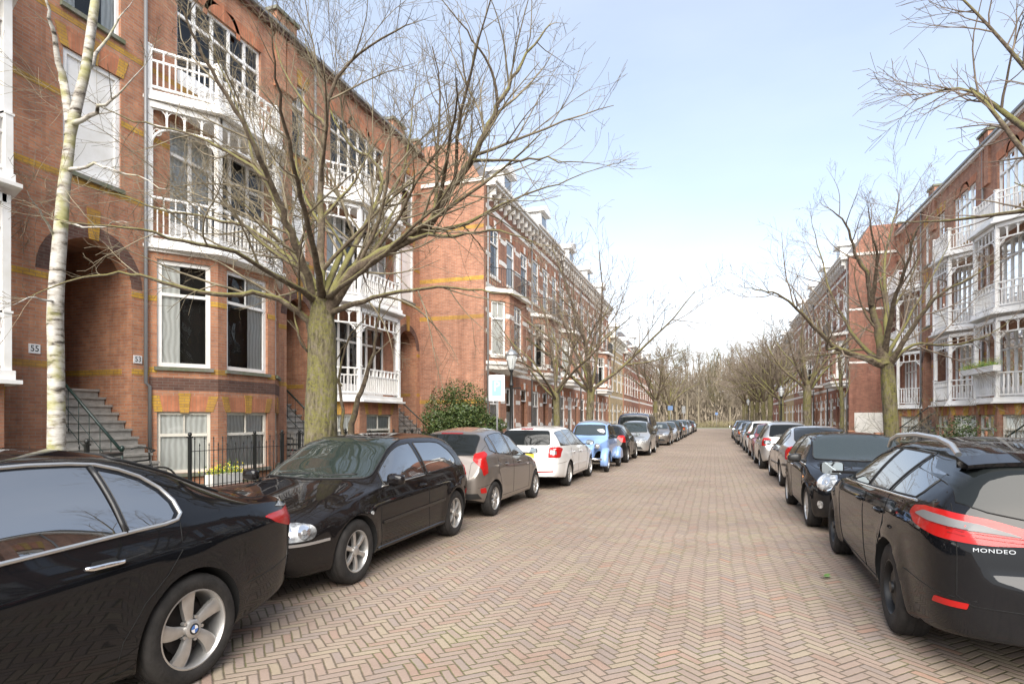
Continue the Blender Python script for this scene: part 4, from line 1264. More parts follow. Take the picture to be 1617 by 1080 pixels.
M['iron'] = mat('black_painted_iron', (.012, .013, .012), .45)
M['green_iron'] = mat('dark_green_iron', (.008, .022, .018), .35)
M['dark_wood'] = noisy('varnished_door', (.10, .04, .015), (.06, .025, .01), 8, .3)
M['green_door'] = mat('dark_green_door', (.01, .035, .03), .25, 0, .5, .5)
M['blind'] = noisy('pale_roller_blind', (.80, .78, .74), (.74, .72, .68), .8, .8)
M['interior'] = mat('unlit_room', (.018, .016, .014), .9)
M['yellow_board'] = mat('pale_yellow_board', (.75, .70, .30), .6)

def glass_mat():
    m = bpy.data.materials.new('window_glass'); m.use_nodes = True
    t = m.node_tree; t.nodes.clear()
    out = t.nodes.new('ShaderNodeOutputMaterial'); mx = t.nodes.new('ShaderNodeMixShader')
    tr = t.nodes.new('ShaderNodeBsdfTransparent'); tr.inputs[0].default_value = (.98, 1.0, .99, 1)
    gl = t.nodes.new('ShaderNodeBsdfGlossy'); gl.inputs['Roughness'].default_value = .01
    fr = t.nodes.new('ShaderNodeFresnel'); fr.inputs[0].default_value = 1.5
    nz = t.nodes.new('ShaderNodeTexNoise'); nz.inputs['Scale'].default_value = 1.3
    bp = t.nodes.new('ShaderNodeBump'); bp.inputs['Strength'].default_value = .12; bp.inputs['Distance'].default_value = .05
    co = t.nodes.new('ShaderNodeTexCoord')
    t.links.new(co.outputs['Object'], nz.inputs['Vector']); t.links.new(nz.outputs['Fac'], bp.inputs['Height'])
    t.links.new(bp.outputs[0], gl.inputs['Normal'])
    t.links.new(fr.outputs[0], mx.inputs[0]); t.links.new(tr.outputs[0], mx.inputs[1]); t.links.new(gl.outputs[0], mx.inputs[2])
    t.links.new(mx.outputs[0], out.inputs[0])
    return m
M['glass'] = glass_mat()

def curtain_mat():
    m = mat('net_curtain', (.62, .60, .55), .9)
    t = NT(m); co = t.n('ShaderNodeUVMap').outputs[0]
    sp = t.n('ShaderNodeSeparateXYZ'); t.t.links.new(co, sp.inputs[0])
    wob = t.noise(co, 1.2, 2)
    s = t.math('SINE', t.math('MULTIPLY_ADD', wob, 14.0, t.math('MULTIPLY', sp.outputs[0], 55.0)))
    f = t.math('MULTIPLY_ADD', s, .5, .5)
    t.t.links.new(t.mix(f, (.70, .68, .64, 1), (.93, .92, .88, 1)), t.b.inputs['Base Color'])
    t.bump(f, .3, .01)
    return m
M['curtain'] = curtain_mat()

def herringbone():
    m = mat('herringbone_clinker', (.4, .32, .25), .82, spec=.3)
    t = NT(m); co = t.coord('Object')
    sp = t.n('ShaderNodeSeparateXYZ'); t.t.links.new(co, sp.inputs[0])
    x0, y0 = sp.outputs[0], sp.outputs[1]
    # slight hand-laid waviness
    wn = t.n('ShaderNodeTexNoise', ins={'Scale': 1.1, 'Detail': 2.0}); t.t.links.new(co, wn.inputs['Vector'])
    ws = t.n('ShaderNodeSeparateColor'); t.t.links.new(wn.outputs['Color'], ws.inputs[0])
    x0 = t.math('MULTIPLY_ADD', ws.outputs[0], .10, x0); y0 = t.math('MULTIPLY_ADD', ws.outputs[1], .10, y0)
    a = .067
    k = .70710678 / a
    # rotate by 45 degrees and scale to brick widths
    x = t.math('MULTIPLY', t.math('ADD', y0, x0), k)
    y = t.math('MULTIPLY', t.math('SUBTRACT', y0, x0), k)
    i = t.math('FLOOR', x); j = t.math('FLOOR', y)
    fx = t.math('SUBTRACT', x, i); fy = t.math('SUBTRACT', y, j)
    kk = t.math('FLOORED_MODULO', t.math('SUBTRACT', i, j), 6.0)
    hor = t.math('LESS_THAN', kk, 2.5)
    ver = t.math('SUBTRACT', 1.0, hor)
    kv = t.math('SUBTRACT', 5.0, kk)
    def sel(f, A, B): return t.math('ADD', t.math('MULTIPLY', f, A), t.math('MULTIPLY', t.math('SUBTRACT', 1.0, f), B))
    u = sel(hor, t.math('ADD', fx, kk), t.math('ADD', fy, kv))         # along the brick, 0..3
    v = sel(hor, fy, fx)                                              # across, 0..1
    du = t.math('MINIMUM', u, t.math('SUBTRACT', 3.0, u)); dv = t.math('MINIMUM', v, t.math('SUBTRACT', 1.0, v))
    en = t.noise(co, 30.0, 3, .6)
    dd = t.math('ADD', t.math('MINIMUM', du, dv), t.math('MULTIPLY_ADD', en, .16, -.08))
    ci = t.math('SUBTRACT', i, t.math('MULTIPLY', hor, kk))
    cj = t.math('SUBTRACT', j, t.math('MULTIPLY', ver, kv))
    cv = t.n('ShaderNodeCombineXYZ'); t.t.links.new(ci, cv.inputs[0]); t.t.links.new(cj, cv.inputs[1]); t.t.links.new(hor, cv.inputs[2])
    wnz = t.n('ShaderNodeTexWhiteNoise'); t.t.links.new(cv.outputs[0], wnz.inputs['Vector'])
    col = t.cramp(wnz.outputs['Value'], [(0, (0.316, 0.252, 0.207)), (.14, (0.331, 0.267, 0.213)), (.28, (0.305, 0.242, 0.203)), (.42, (0.338, 0.275, 0.217)), (.56, (0.324, 0.250, 0.205)),
                                        (.70, (0.292, 0.239, 0.207)), (.82, (0.340, 0.285, 0.213)), (.90, (0.323, 0.234, 0.187)), (.985, (0.351, 0.231, 0.174))])
    big = t.noise(co, .22, 5, .6)
    col = t.mix(.75, col, t.ramp(big, [(.3, (.78, .76, .74)), (.55, (1.0, 1.0, 1.0)), (.75, (1.14, 1.10, 1.05))]), 'MULTIPLY')
    wear = t.noise(co, .55, 6, .75)
    col = t.mix(.55, col, t.ramp(wear, [(.36, (.72, .69, .66)), (.50, (.94, .93, .93)), (.7, (1.0, 1.0, 1.0))]), 'MULTIPLY')
    grain = t.noise(co, 60.0, 5, .7)
    col = t.mix(.6, col, t.ramp(grain, [(.3, (.80, .79, .78)), (.7, (1.12, 1.1, 1.08))]), 'MULTIPLY')
    # joints: sand, with moss in patches
    mo = t.noise(co, .9, 5, .7)
    joint = t.mix(t.ramp(mo, [(.45, (0, 0, 0)), (.62, (1, 1, 1))]), (.135, .105, .075, 1), (.125, .125, .05, 1))
    jf = t.ramp(dd, [(.03, (1, 1, 1)), (.14, (0, 0, 0))])
    # a moss bloom on some bricks
    ms = t.math('MULTIPLY', t.ramp(mo, [(.58, (0, 0, 0)), (.75, (1, 1, 1))]), t.ramp(grain, [(.45, (0, 0, 0)), (.6, (1, 1, 1))]))
    col = t.mix(t.math('MULTIPLY', ms, .5), col, (.24, .23, .08, 1))
    col = t.mix(jf, col, joint)
    t.t.links.new(col, t.b.inputs['Base Color'])
    h = t.math('ADD', t.math('MINIMUM', dd, .16), t.math('ADD', t.math('MULTIPLY', grain, .03), t.math('MULTIPLY', wnz.outputs['Value'], .04)))
    t.bump(h, .8, .05)
    return m
M['road'] = herringbone()

def paving(name, c1, c2, size=.3):
    m = mat(name, c1, .85, spec=.3)
    t = NT(m); co = t.coord('Object')
    br = t.n('ShaderNodeTexBrick', ins={'Scale': 1.0, 'Mortar Size': .006, 'Brick Width': size, 'Row Height': size, 'Color1': (*c1, 1), 'Color2': (*c2, 1), 'Mortar': (.07, .07, .05, 1)})
    t.t.links.new(co, br.inputs['Vector'])
    n = t.noise(co, .7, 5, .6)
    t.t.links.new(t.mix(.8, br.outputs['Color'], t.ramp(n, [(.3, (.7, .7, .68)), (.7, (1.1, 1.1, 1.1))]), 'MULTIPLY'), t.b.inputs['Base Color'])
    t.bump(t.math('SUBTRACT', 1.0, br.outputs['Fac']), .3, .005)
    return m
M['pavement'] = paving('grey_paving_slabs', (.34, .32, .29), (.28, .265, .245))
M['kerb'] = noisy('concrete_kerb', (.36, .35, .33), (.26, .25, .23), 6, .85, .2)
M['soil'] = noisy('garden_soil_and_moss', (.07, .05, .035), (.06, .075, .03), 2.5, .95, .5, c3=(.10, .08, .055))
M['grass'] = noisy('rough_winter_grass', (.13, .14, .05), (.20, .19, .08), 1.2, .95, .4)
M['asphalt'] = noisy('worn_asphalt', (.16, .155, .15), (.20, .195, .19), 3, .9, .1)
M['ground'] = noisy('woodland_floor', (.13, .095, .055), (.18, .13, .08), .4, .95)

def sheet(name, x0, x1, y0, y1, z, m, nx=1, ny=1):
    mb = MB()
    vs = [(x0 + (x1 - x0) * i / nx, y0 + (y1 - y0) * j / ny, z) for j in range(ny + 1) for i in range(nx + 1)]
    fs = [(j * (nx + 1) + i, j * (nx + 1) + i + 1, (j + 1) * (nx + 1) + i + 1, (j + 1) * (nx + 1) + i) for j in range(ny) for i in range(nx)]
    mb.add(vs, fs)
    o = mb.build(name, m, recalc=False)
    return tag(o, kind='structure')

tag(sheet('ground', -900, 900, -300, 1500, -.03, M['ground']), kind='structure')
KL, KR = -5.25, 3.55                      # kerb lines
sheet('road', -7.0, 5.0, -14, 108, 0.0, M['road'])
for nm, xa, xb, xk0, xk1 in (('pavement', -9.3, KL - .12, KL - .12, KL), ('pavement', KR + .12, 7.2, KR, KR + .12)):
    mb = MB(); mb.box(xa, xb, -14, 106, -.02, .10); tag(mb.build(nm, M['pavement']), kind='structure')
    mb = MB(); mb.box(xk0, xk1, -14, 106, -.02, .115); tag(mb.build('kerb', M['kerb']), kind='structure')
for nm, xa, xb in (('garden_ground', -14, -9.3), ('garden_ground', 7.2, 14)):
    mb = MB(); mb.box(xa, xb, -14, 60, -.02, .06); tag(mb.build(nm, M['soil']), kind='structure')
sheet('cross_road', -80, 80, 108, 116, -.004, M['asphalt'])
sheet('grass_verge', -200, 200, 116, 127, .0, M['grass'])

# ================================================================ buildings
class WF:
    """a wall plane: u along, d outwards, z up"""
    def __init__(s, P, Q, side, root):
        s.P = Vector(P); s.Q = Vector(Q); s.L = (s.Q - s.P).length
        s.t = (s.Q - s.P).normalized()
        s.n = Vector((s.t.y, -s.t.x)) if side > 0 else Vector((-s.t.y, s.t.x))
        s.o = Vector((root.location.x, root.location.y))
    def __call__(s, p):
        w = s.P + s.t * p[0] + s.n * p[1] - s.o
        return Vector((w.x, w.y, p[2]))
    def mb(s): return MB(s)

def put(dst, mb):
    """append a locally built MB (with its own frame) to a world-frame MB"""
    n = len(dst.v)
    dst.v.extend([mb.tf(p) if mb.tf else p for p in mb.v])
    for f in mb.f: dst.f.append([i + n for i in f])
    dst.sm.extend(mb.sm); dst.mi.extend([dst.m] * len(mb.f))

class House:
    def __init__(s, name, side, X, Y, brick, label, cat='house', group=None):
        s.root = empty(name, (X, Y, 0)); tag(s.root, label, cat, group)
        s.side = side; s.X = X; s.brick = brick
        s.wall_mb = MB(); s.dark = MB(); s.band = MB(); s.white = MB(); s.sill = MB(); s.sold = MB(); s.bandy = MB()
        s.lib = {}
    def wf(s, a, b):
        """a,b = (y, outward offset)"""
        return WF((s.X + s.side * a[1], a[0]), (s.X + s.side * b[1], b[0]), s.side, s.root)
    def wall(s, wf, u0, u1, z0, z1, holes=(), th=.3, dark=True, arch=None):
        """holes (u0,u1,z0,z1); arch: hole indices whose head is round"""
        us = sorted({u0, u1, *[h[0] for h in holes], *[h[1] for h in holes]}); zs = sorted({z0, z1, *[h[2] for h in holes], *[h[3] for h in holes]})
        mb = wf.mb()
        def solid(i, j):
            if i < 0 or j < 0 or i >= len(us) - 1 or j >= len(zs) - 1: return False
            cu = (us[i] + us[i + 1]) / 2; cz = (zs[j] + zs[j + 1]) / 2
            return not any(h[0] < cu < h[1] and h[2] < cz < h[3] for h in holes)
        for i in range(len(us) - 1):
            for j in range(len(zs) - 1):
                if not solid(i, j): continue
                a, b, c, d = us[i], us[i + 1], zs[j], zs[j + 1]
                mb.add([(a, 0, c), (b, 0, c), (b, 0, d), (a, 0, d)], [(0, 1, 2, 3)])
                mb.add([(a, -th, c), (b, -th, c), (b, -th, d), (a, -th, d)], [(3, 2, 1, 0)])
                for (ni, nj, q) in ((i - 1, j, [(a, 0, c), (a, 0, d), (a, -th, d), (a, -th, c)]), (i + 1, j, [(b, 0, c), (b, -th, c), (b, -th, d), (b, 0, d)]),
                                    (i, j - 1, [(a, 0, c), (a, -th, c), (b, -th, c), (b, 0, c)]), (i, j + 1, [(a, 0, d), (b, 0, d), (b, -th, d), (a, -th, d)])):
                    if not solid(ni, nj): mb.add(q, [(0, 1, 2, 3)])
        for h in (arch or []):
            a, b, c, d = h; r = (b - a) / 2; cx = (a + b) / 2; cz = d - r
            K = 14
            for k in range(K):
                a0 = PI - PI * k / K; a1 = PI - PI * (k + 1) / K
                p0 = (cx + r * math.cos(a0), cz + r * math.sin(a0)); p1 = (cx + r * math.cos(a1), cz + r * math.sin(a1))
                q = [(p0[0], 0, p0[1]), (p1[0], 0, p1[1]), (p1[0], 0, d), (p0[0], 0, d)]
                mb.add(q, [(0, 1, 2, 3)]); mb.add([(x, -th, z) for x, _, z in q], [(3, 2, 1, 0)])
                mb.add([(p0[0], 0, p0[1]), (p0[0], -th, p0[1]), (p1[0], -th, p1[1]), (p1[0], 0, p1[1])], [(0, 1, 2, 3)])
        put(s.wall_mb, mb)
        if dark:
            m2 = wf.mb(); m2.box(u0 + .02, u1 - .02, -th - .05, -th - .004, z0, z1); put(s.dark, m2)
    def yb(s, wf, u0, u1, z0, z1, proud=.005, m='bandy'):
        mb = wf.mb(); mb.box(u0, u1, -.02, proud, z0, z1); put(getattr(s, m), mb)
    def arch_band(s, wf, cx, cz, r, w=.24, m='sold'):
        mb = wf.mb(); K = 16
        for k in range(K):
            a0 = PI * k / K; a1 = PI * (k + 1) / K
            q = [(cx + rr * math.cos(a), cz + rr * math.sin(a)) for rr, a in ((r, a0), (r + w, a0), (r + w, a1), (r, a1))]
            mb.prism(q, -.02, .006, 'xz')
        put(getattr(s, m), mb)
    def window(s, wf, u0, u1, z0, z1, d=-.10, style='sash', frame=.07, sill=True, curtain=None, wood='white_wood', lod=0, name='window', grid=(1, 0)):
        mb = wf.mb(); f = frame
        mb.box(u0, u0 + f, d - .06, d + .03, z0, z1); mb.box(u1 - f, u1, d - .06, d + .03, z0, z1)
        mb.box(u0 + f, u1 - f, d - .06, d + .03, z1 - f, z1); mb.box(u0 + f, u1 - f, d - .06, d + .035, z0, z0 + f)
        h = z1 - z0; zt = z0 + h * (.68 if style == 'tall' else .62 if style == 'sash' else .5)
        if style in ('sash', 'tall'):
            mb.box(u0 + f, u1 - f, d - .05, d + .045, zt - .035, zt + .035)
            n = grid[0]
            for k in range(1, n + 1):
                u = u0 + f + (u1 - u0 - 2 * f) * k / (n + 1)
                mb.box(u - .014, u + .014, d - .03, d + .02, zt + .035, z1 - f)
            for k in range(1, grid[1] + 1):
                z = zt + (z1 - f - zt) * k / (grid[1] + 1)
                mb.box(u0 + f, u1 - f, d - .028, d + .018, z - .012, z + .012)
        elif style == 'french':
            uc = (u0 + u1) / 2; zt = z0 + h * .74
            mb.box(u0 + f, u1 - f, d - .05, d + .045, zt - .035, zt + .035)
            n = max(2, round((u1 - u0) / .6))
            for k in range(1, n):
                u = u0 + (u1 - u0) * k / n
                mb.box(u - .04, u + .04, d - .05, d + .035, z0 + f, z1 - f)
            mb.box(u0 + f, u1 - f, d - .045, d + .02, z0 + f, z0 + .45)
        elif style == 'cross':
            uc = (u0 + u1) / 2
            mb.box(uc - .03, uc + .03, d - .05, d + .035, z0 + f, z1 - f)
        w = mb.build(name, M[wood], s.root)
        g = wf.mb(); g.add([(u0 + f * .8, d - .012, z0 + f * .8), (u1 - f * .8, d - .012, z0 + f * .8), (u1 - f * .8, d - .012, z1 - f * .8), (u0 + f * .8, d - .012, z1 - f * .8)], [(0, 1, 2, 3)])
        g.build('pane', M['glass'], w, recalc=False)
        if curtain:
            c = wf.mb(); y = d - .055
            a, b = u0 + f * .5, u1 - f * .5
            spans = {'full': [(a, b, z0, z1)], 'left': [(a, a + (b - a) * .42, z0, z1)], 'right': [(a + (b - a) * .6, b, z0, z1)], 'both': [(a, a + (b - a) * .26, z0, z1), (b - (b - a) * .26, b, z0, z1)],
                     'low': [(a, b, z0, z0 + h * .55)], 'blind': [(a, b, z0 + h * .45, z1)], 'white': [(a, b, z0, z1)]}[curtain]
            for (p, q, r0, r1) in spans: c.add([(p, y, r0), (q, y, r0), (q, y, r1), (p, y, r1)], [(0, 1, 2, 3)])
            c.build('blind' if curtain in ('blind', 'white') else 'curtain', M['blind'] if curtain in ('blind', 'white') else M['curtain'], w, uv=True, recalc=False)
        if sill:
            sm = wf.mb(); sm.box(u0 - .06, u1 + .06, -.12, .07, z0 - .09, z0 - .003); sm.build('sill', M['sillstone' if sill is True else 'stone'], w)
        return w
    def boarded(s, wf, u0, u1, z0, z1, d=-.08, name='window'):
        mb = wf.mb(); f = .10
        mb.box(u0, u0 + f, d - .06, d + .04, z0, z1); mb.box(u1 - f, u1, d - .06, d + .04, z0, z1)
        mb.box(u0 + f, u1 - f, d - .06, d + .04, z1 - f, z1); mb.box(u0 + f, u1 - f, d - .06, d + .045, z0, z0 + f)
        mb.box(u0 + f, u1 - f, d - .05, d - .005, z0 + f, z1 - f)
        w = mb.build(name, M['white_wood'], s.root)
        sm = wf.mb(); sm.box(u0 - .06, u1 + .06, -.12, .07, z0 - .09, z0 - .003); sm.build('sill', M['sillstone'], w)
        return w
    def lintel(s, wf, u0, u1, z, h=.42, key=True):
        mb = wf.mb(); e = .12
        mb.prism([(u0 - .04, z), (u1 + .04, z), (u1 + .04 + e, z + h), (u0 - .04 - e, z + h)], -.02, .006, 'xz'); put(s.sold, mb)
        if key:
            m2 = wf.mb(); c = (u0 + u1) / 2
            m2.prism([(c - .09, z - .03), (c + .09, z - .03), (c + .13, z + h + .06), (c - .13, z + h + .06)], -.02, .02, 'xz')
            m2.prism([(u0 - .05, z), (u0 + .12, z), (u0 + .04, z + h), (u0 - .05 - e, z + h)], -.02, .012, 'xz')
            m2.prism([(u1 - .12, z), (u1 + .05, z), (u1 + .05 + e, z + h), (u1 - .04, z + h)], -.02, .012, 'xz')
            put(s.bandy, m2)
    def path(s, pts):
        """plan path (y, offset) -> world xy relative to root"""
        return [Vector((s.side * o, y - s.root.location.y)) for y, o in pts]
    def slab(s, pts, z0, z1, m='white_wood', name='balcony_slab', parent=None):
        P = s.path(pts)
        mb = MB(); mb.prism([(p.x, p.y) for p in P], z0, z1, 'xy')
        return mb.build(name, M[m], parent or s.root)
    def balustrade(s, pts, z0, h=.95, kind='wood', name='balustrade', posts=True, m=None, gap=.13):
        P = s.path(pts); mb = MB()
        iron = kind == 'iron'
        rw = .03 if iron else .075
        for a, b in zip(P, P[1:]):
            L = (b - a).length; t = (b - a) / L
            A = lambda u, z: (a.x + t.x * u, a.y + t.y * u, z)
            mb.bar(A(0, z0 + h), A(L, z0 + h), rw, .05 if not iron else .025)
            mb.bar(A(0, z0 + .10), A(L, z0 + .10), rw * .8, .05 if not iron else .02)
            if kind == 'wood':
                mb.bar(A(0, z0 + h * .74), A(L, z0 + h * .74), rw * .7, .045)
                n = max(1, int(L / gap))
                for k in range(n + 1):
                    u = L * (k + .5) / (n + 1)
                    mb.bar(A(u, z0 + .1), A(u, z0 + h * .74), .055, .028, (t.x, t.y, 0))
                    if k % 2 == 0: mb.bar(A(u, z0 + h * .74), A(u, z0 + h), .09, .03, (t.x, t.y, 0))
            elif kind == 'turned':
                n = max(1, int(L / .16))
                for k in range(n + 1):
                    u = L * (k + .5) / (n + 1); c = A(u, z0 + .1); hh = h - .12
                    mb.tube([A(u, z0 + .1), A(u, z0 + .1 + hh * .25), A(u, z0 + .1 + hh * .5), A(u, z0 + .1 + hh * .8), A(u, z0 + .1 + hh)], [.022, .045, .026, .038, .022], 6, cap=False)
            else:
                n = max(1, int(L / .11))
                for k in range(n + 1):
                    u = L * k / n
                    mb.bar(A(u, z0 + .1), A(u, z0 + h), .014, .014)
        if posts and not iron:
            for p in P:
                mb.box(p.x - .06, p.x + .06, p.y - .06, p.y + .06, z0, z0 + h + .06)
                mb.box(p.x - .075, p.x + .075, p.y - .075, p.y + .075, z0 + h + .06, z0 + h + .10)
        return mb.build(name, M[m or ('iron' if iron else 'white_wood')], s.root)
    def veranda(s, pts, z0, z1, name='veranda_frame', back=None, ring=True, rail=.55, inner=1):
        """white timber posts with curved brackets and a pierced frieze"""
        P = s.path(pts); mb = MB()
        pp = list(P)
        for p in pp:
            mb.box(p.x - .065, p.x + .065, p.y - .065, p.y + .065, z0, z1)
        for a, b in zip(P, P[1:]):
            L = (b - a).length; t = (b - a) / L
            A = lambda u, z: Vector((a.x + t.x * u, a.y + t.y * u, z))
            mb.bar(A(0, z1 - .07), A(L, z1 - .07), .13, .14)
            zf = z1 - rail
            mb.bar(A(0, zf), A(L, zf), .07, .05)
            n = max(2, int(L / .30))
            for k in range(1, n):
                mb.bar(A(L * k / n, zf), A(L * k / n, z1 - .14), .035, .045, (t.x, t.y, 0))
            # little round heads between the uprights
            for k in range(n):
                c0, c1 = L * k / n, L * (k + 1) / n
                r = (c1 - c0) / 2 - .01; cc = (c0 + c1) / 2; cz = z1 - .14 - r
                mb.tube([A(cc + r * math.cos(q), cz + r * math.sin(q)) for q in [PI * i / 6 for i in range(7)]], .016, 4, cap=False)
            # big curved brackets springing from the posts
            rb = min(.55, L * .32)
            for sg, u0 in ((1, .05), (-1, L - .05)):
                arc = [A(u0 + sg * rb * (1 - math.cos(q)), zf - rb + rb * math.sin(q)) for q in [PI / 2 * i / 7 for i in range(8)]]
                mb.tube(arc, .030, 6, cap=False)
                if ring:
                    c = A(u0 + sg * rb * .28, zf - rb * .28)
                    rr = rb * .17
                    mb.tube([c + Vector((t.x, t.y, 0)) * rr * math.cos(2 * PI * i / 8) + Vector((0, 0, rr * math.sin(2 * PI * i / 8))) for i in range(9)], .014, 4, cap=False)
        return mb.build(name, M['white_wood'], s.root)
    def finish(s):
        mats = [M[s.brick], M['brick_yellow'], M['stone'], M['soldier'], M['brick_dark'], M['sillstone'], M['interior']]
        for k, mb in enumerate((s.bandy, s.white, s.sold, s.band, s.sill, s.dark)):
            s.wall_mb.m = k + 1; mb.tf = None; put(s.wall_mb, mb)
        s.wall_mb.build('wall', mats, s.root, uv=True)

def prism_wall(h, pts, z0, z1): pass
# ---------------------------------------------------------------- grand terrace houses set back behind front gardens
ROWTOP = 13.1
def stairs(h, y0, y1, o0, o1, z1, n, m='step_stone', name='front_steps', wallbelow=True):
    """flight rising inwards from outward offset o0 to o1, between y0 and y1"""
    mb = MB()
    for k in range(n):
        a = o0 + (o1 - o0) * k / n; zt = z1 * (k + 1) / n
        xa, xb = sorted((h.side * a, h.side * (o1 - .01 * k)))
        yy0, yy1 = y0 - h.root.location.y, y1 - h.root.location.y
        mb.box(xa, xb, yy0 + .0005 * k, yy1 - .0005 * k, (z1 * k / n if k else -.02), zt - .05)
        # nosing
        na, nb = sorted((h.side * (a + .03), h.side * (a - (o0 - o1) / n - .01)))
        mb.box(na, nb, yy0 - .01, yy1 + .01, zt - .05, zt)
    return mb.build(name, M[m], h.root)

def handrail(h, y, o0, o1, z0, z1, name='handrail', bars=True):
    mb = MB(); yy = y - h.root.location.y
    A = Vector((h.side * o0, yy, z0)); B = Vector((h.side * o1, yy, z1))
    mb.tube([A, B], .028, 8)
    mb.tube([A, A - Vector((0, 0, .95))], .022, 6)
    mb.sphere(A + Vector((0, 0, .06)), .045, .045, .06, 8, 6)
    if bars:
        n = 9
        for k in range(1, n):
            p = A.lerp(B, k / n)
            mb.tube([p, p - Vector((0, 0, .88))], .010, 4)
        mb.tube([A - Vector((0, 0, .45)), B - Vector((0, 0, .45))], .010, 4)
        mb.tube([A - Vector((0, 0, .8)), B - Vector((0, 0, .8))], .010, 4)
    return mb.build(name, M['green_iron'], h.root)

def french_back(h, wf, u0, u1, z0, z1, wood='white_wood'):
    h.window(wf, u0, u1, z0, z1, style='french', sill=False, curtain=random.Random(int(u0 * 77 + z0)).choice(['both', None, 'left']), wood=wood)

def terrace_house(name, side, X, y0, yA0, yA1, yB0, yB1, y1, main, label, group, brick='brick', number=None, cyv=None, bp=.85, white_first=True, mirror=False, roof_piers=True, base_sill=True):
    """yA: porch arch; yB: bay; main: 'brick' bay window or 'veranda' on the raised ground floor"""
    h = House(name, side, X, (y0 + y1) / 2, brick, label, 'house', group)
    rnd = random.Random(int(y0 * 10 + side))
    fw = h.wf((y0, 0), (y1, 0))
    U = lambda y: y - y0
    archtop = 5.4
    holes = []; arches = []
    if yA0 is not None:
        ah = (U(yA0), U(yA1), -.02, archtop)
        holes.append(ah); arches.append(ah)
        a0, a1 = U(yA0), U(yA1)
        ca = (a0 + a1) / 2
        w1 = (a0 + .25, a1 - .25, 6.65, 9.1); w2 = (a0 + .25, a1 - .25, 9.95, 12.1)
        holes += [w1, w2]
    if yB0 is not None:
        b0, b1 = U(yB0), U(yB1)
        cy = cyv or min(1.2, (yB1 - yB0) * .27)
        pb = [(yB0, 0), (yB0 + cy, bp), (yB1 - cy, bp), (yB1, 0)]
        holes += [(b0 + .15, b1 - .15, .1, 5.6)]
        f1 = (b0 + .55, b1 - .55, 5.95, 8.75); f2 = (b0 + .75, b1 - .75, 9.75, 12.15)
        holes += [f1, f2]
    # front wall in two depths: dark backing only away from the porch
    h.wall(fw, 0, fw.L, -.02, ROWTOP, holes, dark=False, arch=arches)
    if yA0 is not None:
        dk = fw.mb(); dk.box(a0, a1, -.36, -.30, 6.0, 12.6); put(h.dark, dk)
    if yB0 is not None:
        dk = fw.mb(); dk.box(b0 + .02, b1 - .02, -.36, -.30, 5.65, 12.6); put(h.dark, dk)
    # yellow brick courses
    for z in (2.62, 4.35, 6.45, 8.05, 9.65):
        segs = [(0, fw.L)]
        cuts = [(hh[0] - .0, hh[1] + .0) for hh in holes if hh[2] < z + .1 and hh[3] > z - .02]
        if yB0 is not None and z < 5.6: cuts.append((b0, b1))
        for c0, c1 in cuts:
            ns = []
            for p, q in segs:
                if c1 <= p or c0 >= q: ns.append((p, q)); continue
                if c0 > p: ns.append((p, c0))
                if c1 < q: ns.append((c1, q))
            segs = ns
        for p, q in segs:
            if q - p > .05: h.yb(fw, p + .001, q - .001, z, z + .13)
    if yA0 is not None:
        h.arch_band(fw, ca, archtop - (a1 - a0) / 2, (a1 - a0) / 2, .26, 'band')
        kk = fw.mb(); kk.prism([(ca - .10, archtop - .02), (ca + .10, archtop - .02), (ca + .14, archtop + .62), (ca - .14, archtop + .62)], -.02, .03, 'xz'); put(h.bandy, kk)
        h.boarded(fw, *w1) if white_first else h.window(fw, *w1, style='tall', curtain='full')
        h.window(fw, *w2, style='tall', curtain='both')
        h.lintel(fw, w1[0], w1[1], w1[3]); h.lintel(fw, w2[0], w2[1], w2[3])
        # porch recess: side walls, back wall with door, ceiling
        dp = 3.2
        for yy, sgn in ((yA0, 1), (yA1, -1)):
            m = MB(); x0, x1 = sorted((-h.side * .30, -h.side * dp)); ya = yy - h.root.location.y
            m.box(x0, x1, min(ya, ya - sgn * .2), max(ya, ya - sgn * .2), -.02, archtop + .1); put(h.wall_mb, m)
            b = MB(); b.box(x0, x1, min(ya, ya + sgn * .005), max(ya, ya + sgn * .005), 2.62, 2.75); put(h.bandy, b)
        m = MB(); x0, x1 = sorted((-h.side * dp, -h.side * (dp + .2))); m.box(x0, x1, yA0 - h.root.location.y - .2, yA1 - h.root.location.y + .2, -.02, archtop + .1); put(h.wall_mb, m)
        m = MB(); x0, x1 = sorted((-h.side * .30, -h.side * (dp + .2))); m.box(x0, x1, yA0 - h.root.location.y - .2, yA1 - h.root.location.y + .2, archtop + .1, archtop + .2); put(h.wall_mb, m)
        stairs(h, yA0 + .03, yA1 - .03, 1.45, -1.2, 2.3, 13)
        m = MB(); x0, x1 = sorted((-h.side * 1.2, -h.side * dp)); m.box(x0, x1, yA0 - h.root.location.y + .01, yA1 - h.root.location.y - .01, -.02, 2.295); m.build('porch_floor', M['step_stone'], h.root)
        dw = h.wf((yA0, -dp), (yA1, -dp))
        dm = dw.mb(); L = yA1 - yA0
        dm.box(L * .5 - .55, L * .5 + .55, .002, .06, 2.3, 4.5); door = dm.build('front_door', M['green_door'], h.root)
        gm = dw.mb(); gm.add([(L * .5 - .3, .065, 3.2), (L * .5 + .3, .065, 3.2), (L * .5 + .3, .065, 4.2), (L * .5 - .3, .065, 4.2)], [(0, 1, 2, 3)]); gm.build('door_glass', M['car_glass'], door, recalc=False)
        hm = dw.mb(); hm.sphere((L * .5 + .42, .10, 3.25), .035, .035, .035, 8, 6); hm.build('door_knob', M['chrome'], door)
        handrail(h, yA0 + .30, 1.55, -1.1, 1.0, 3.25)
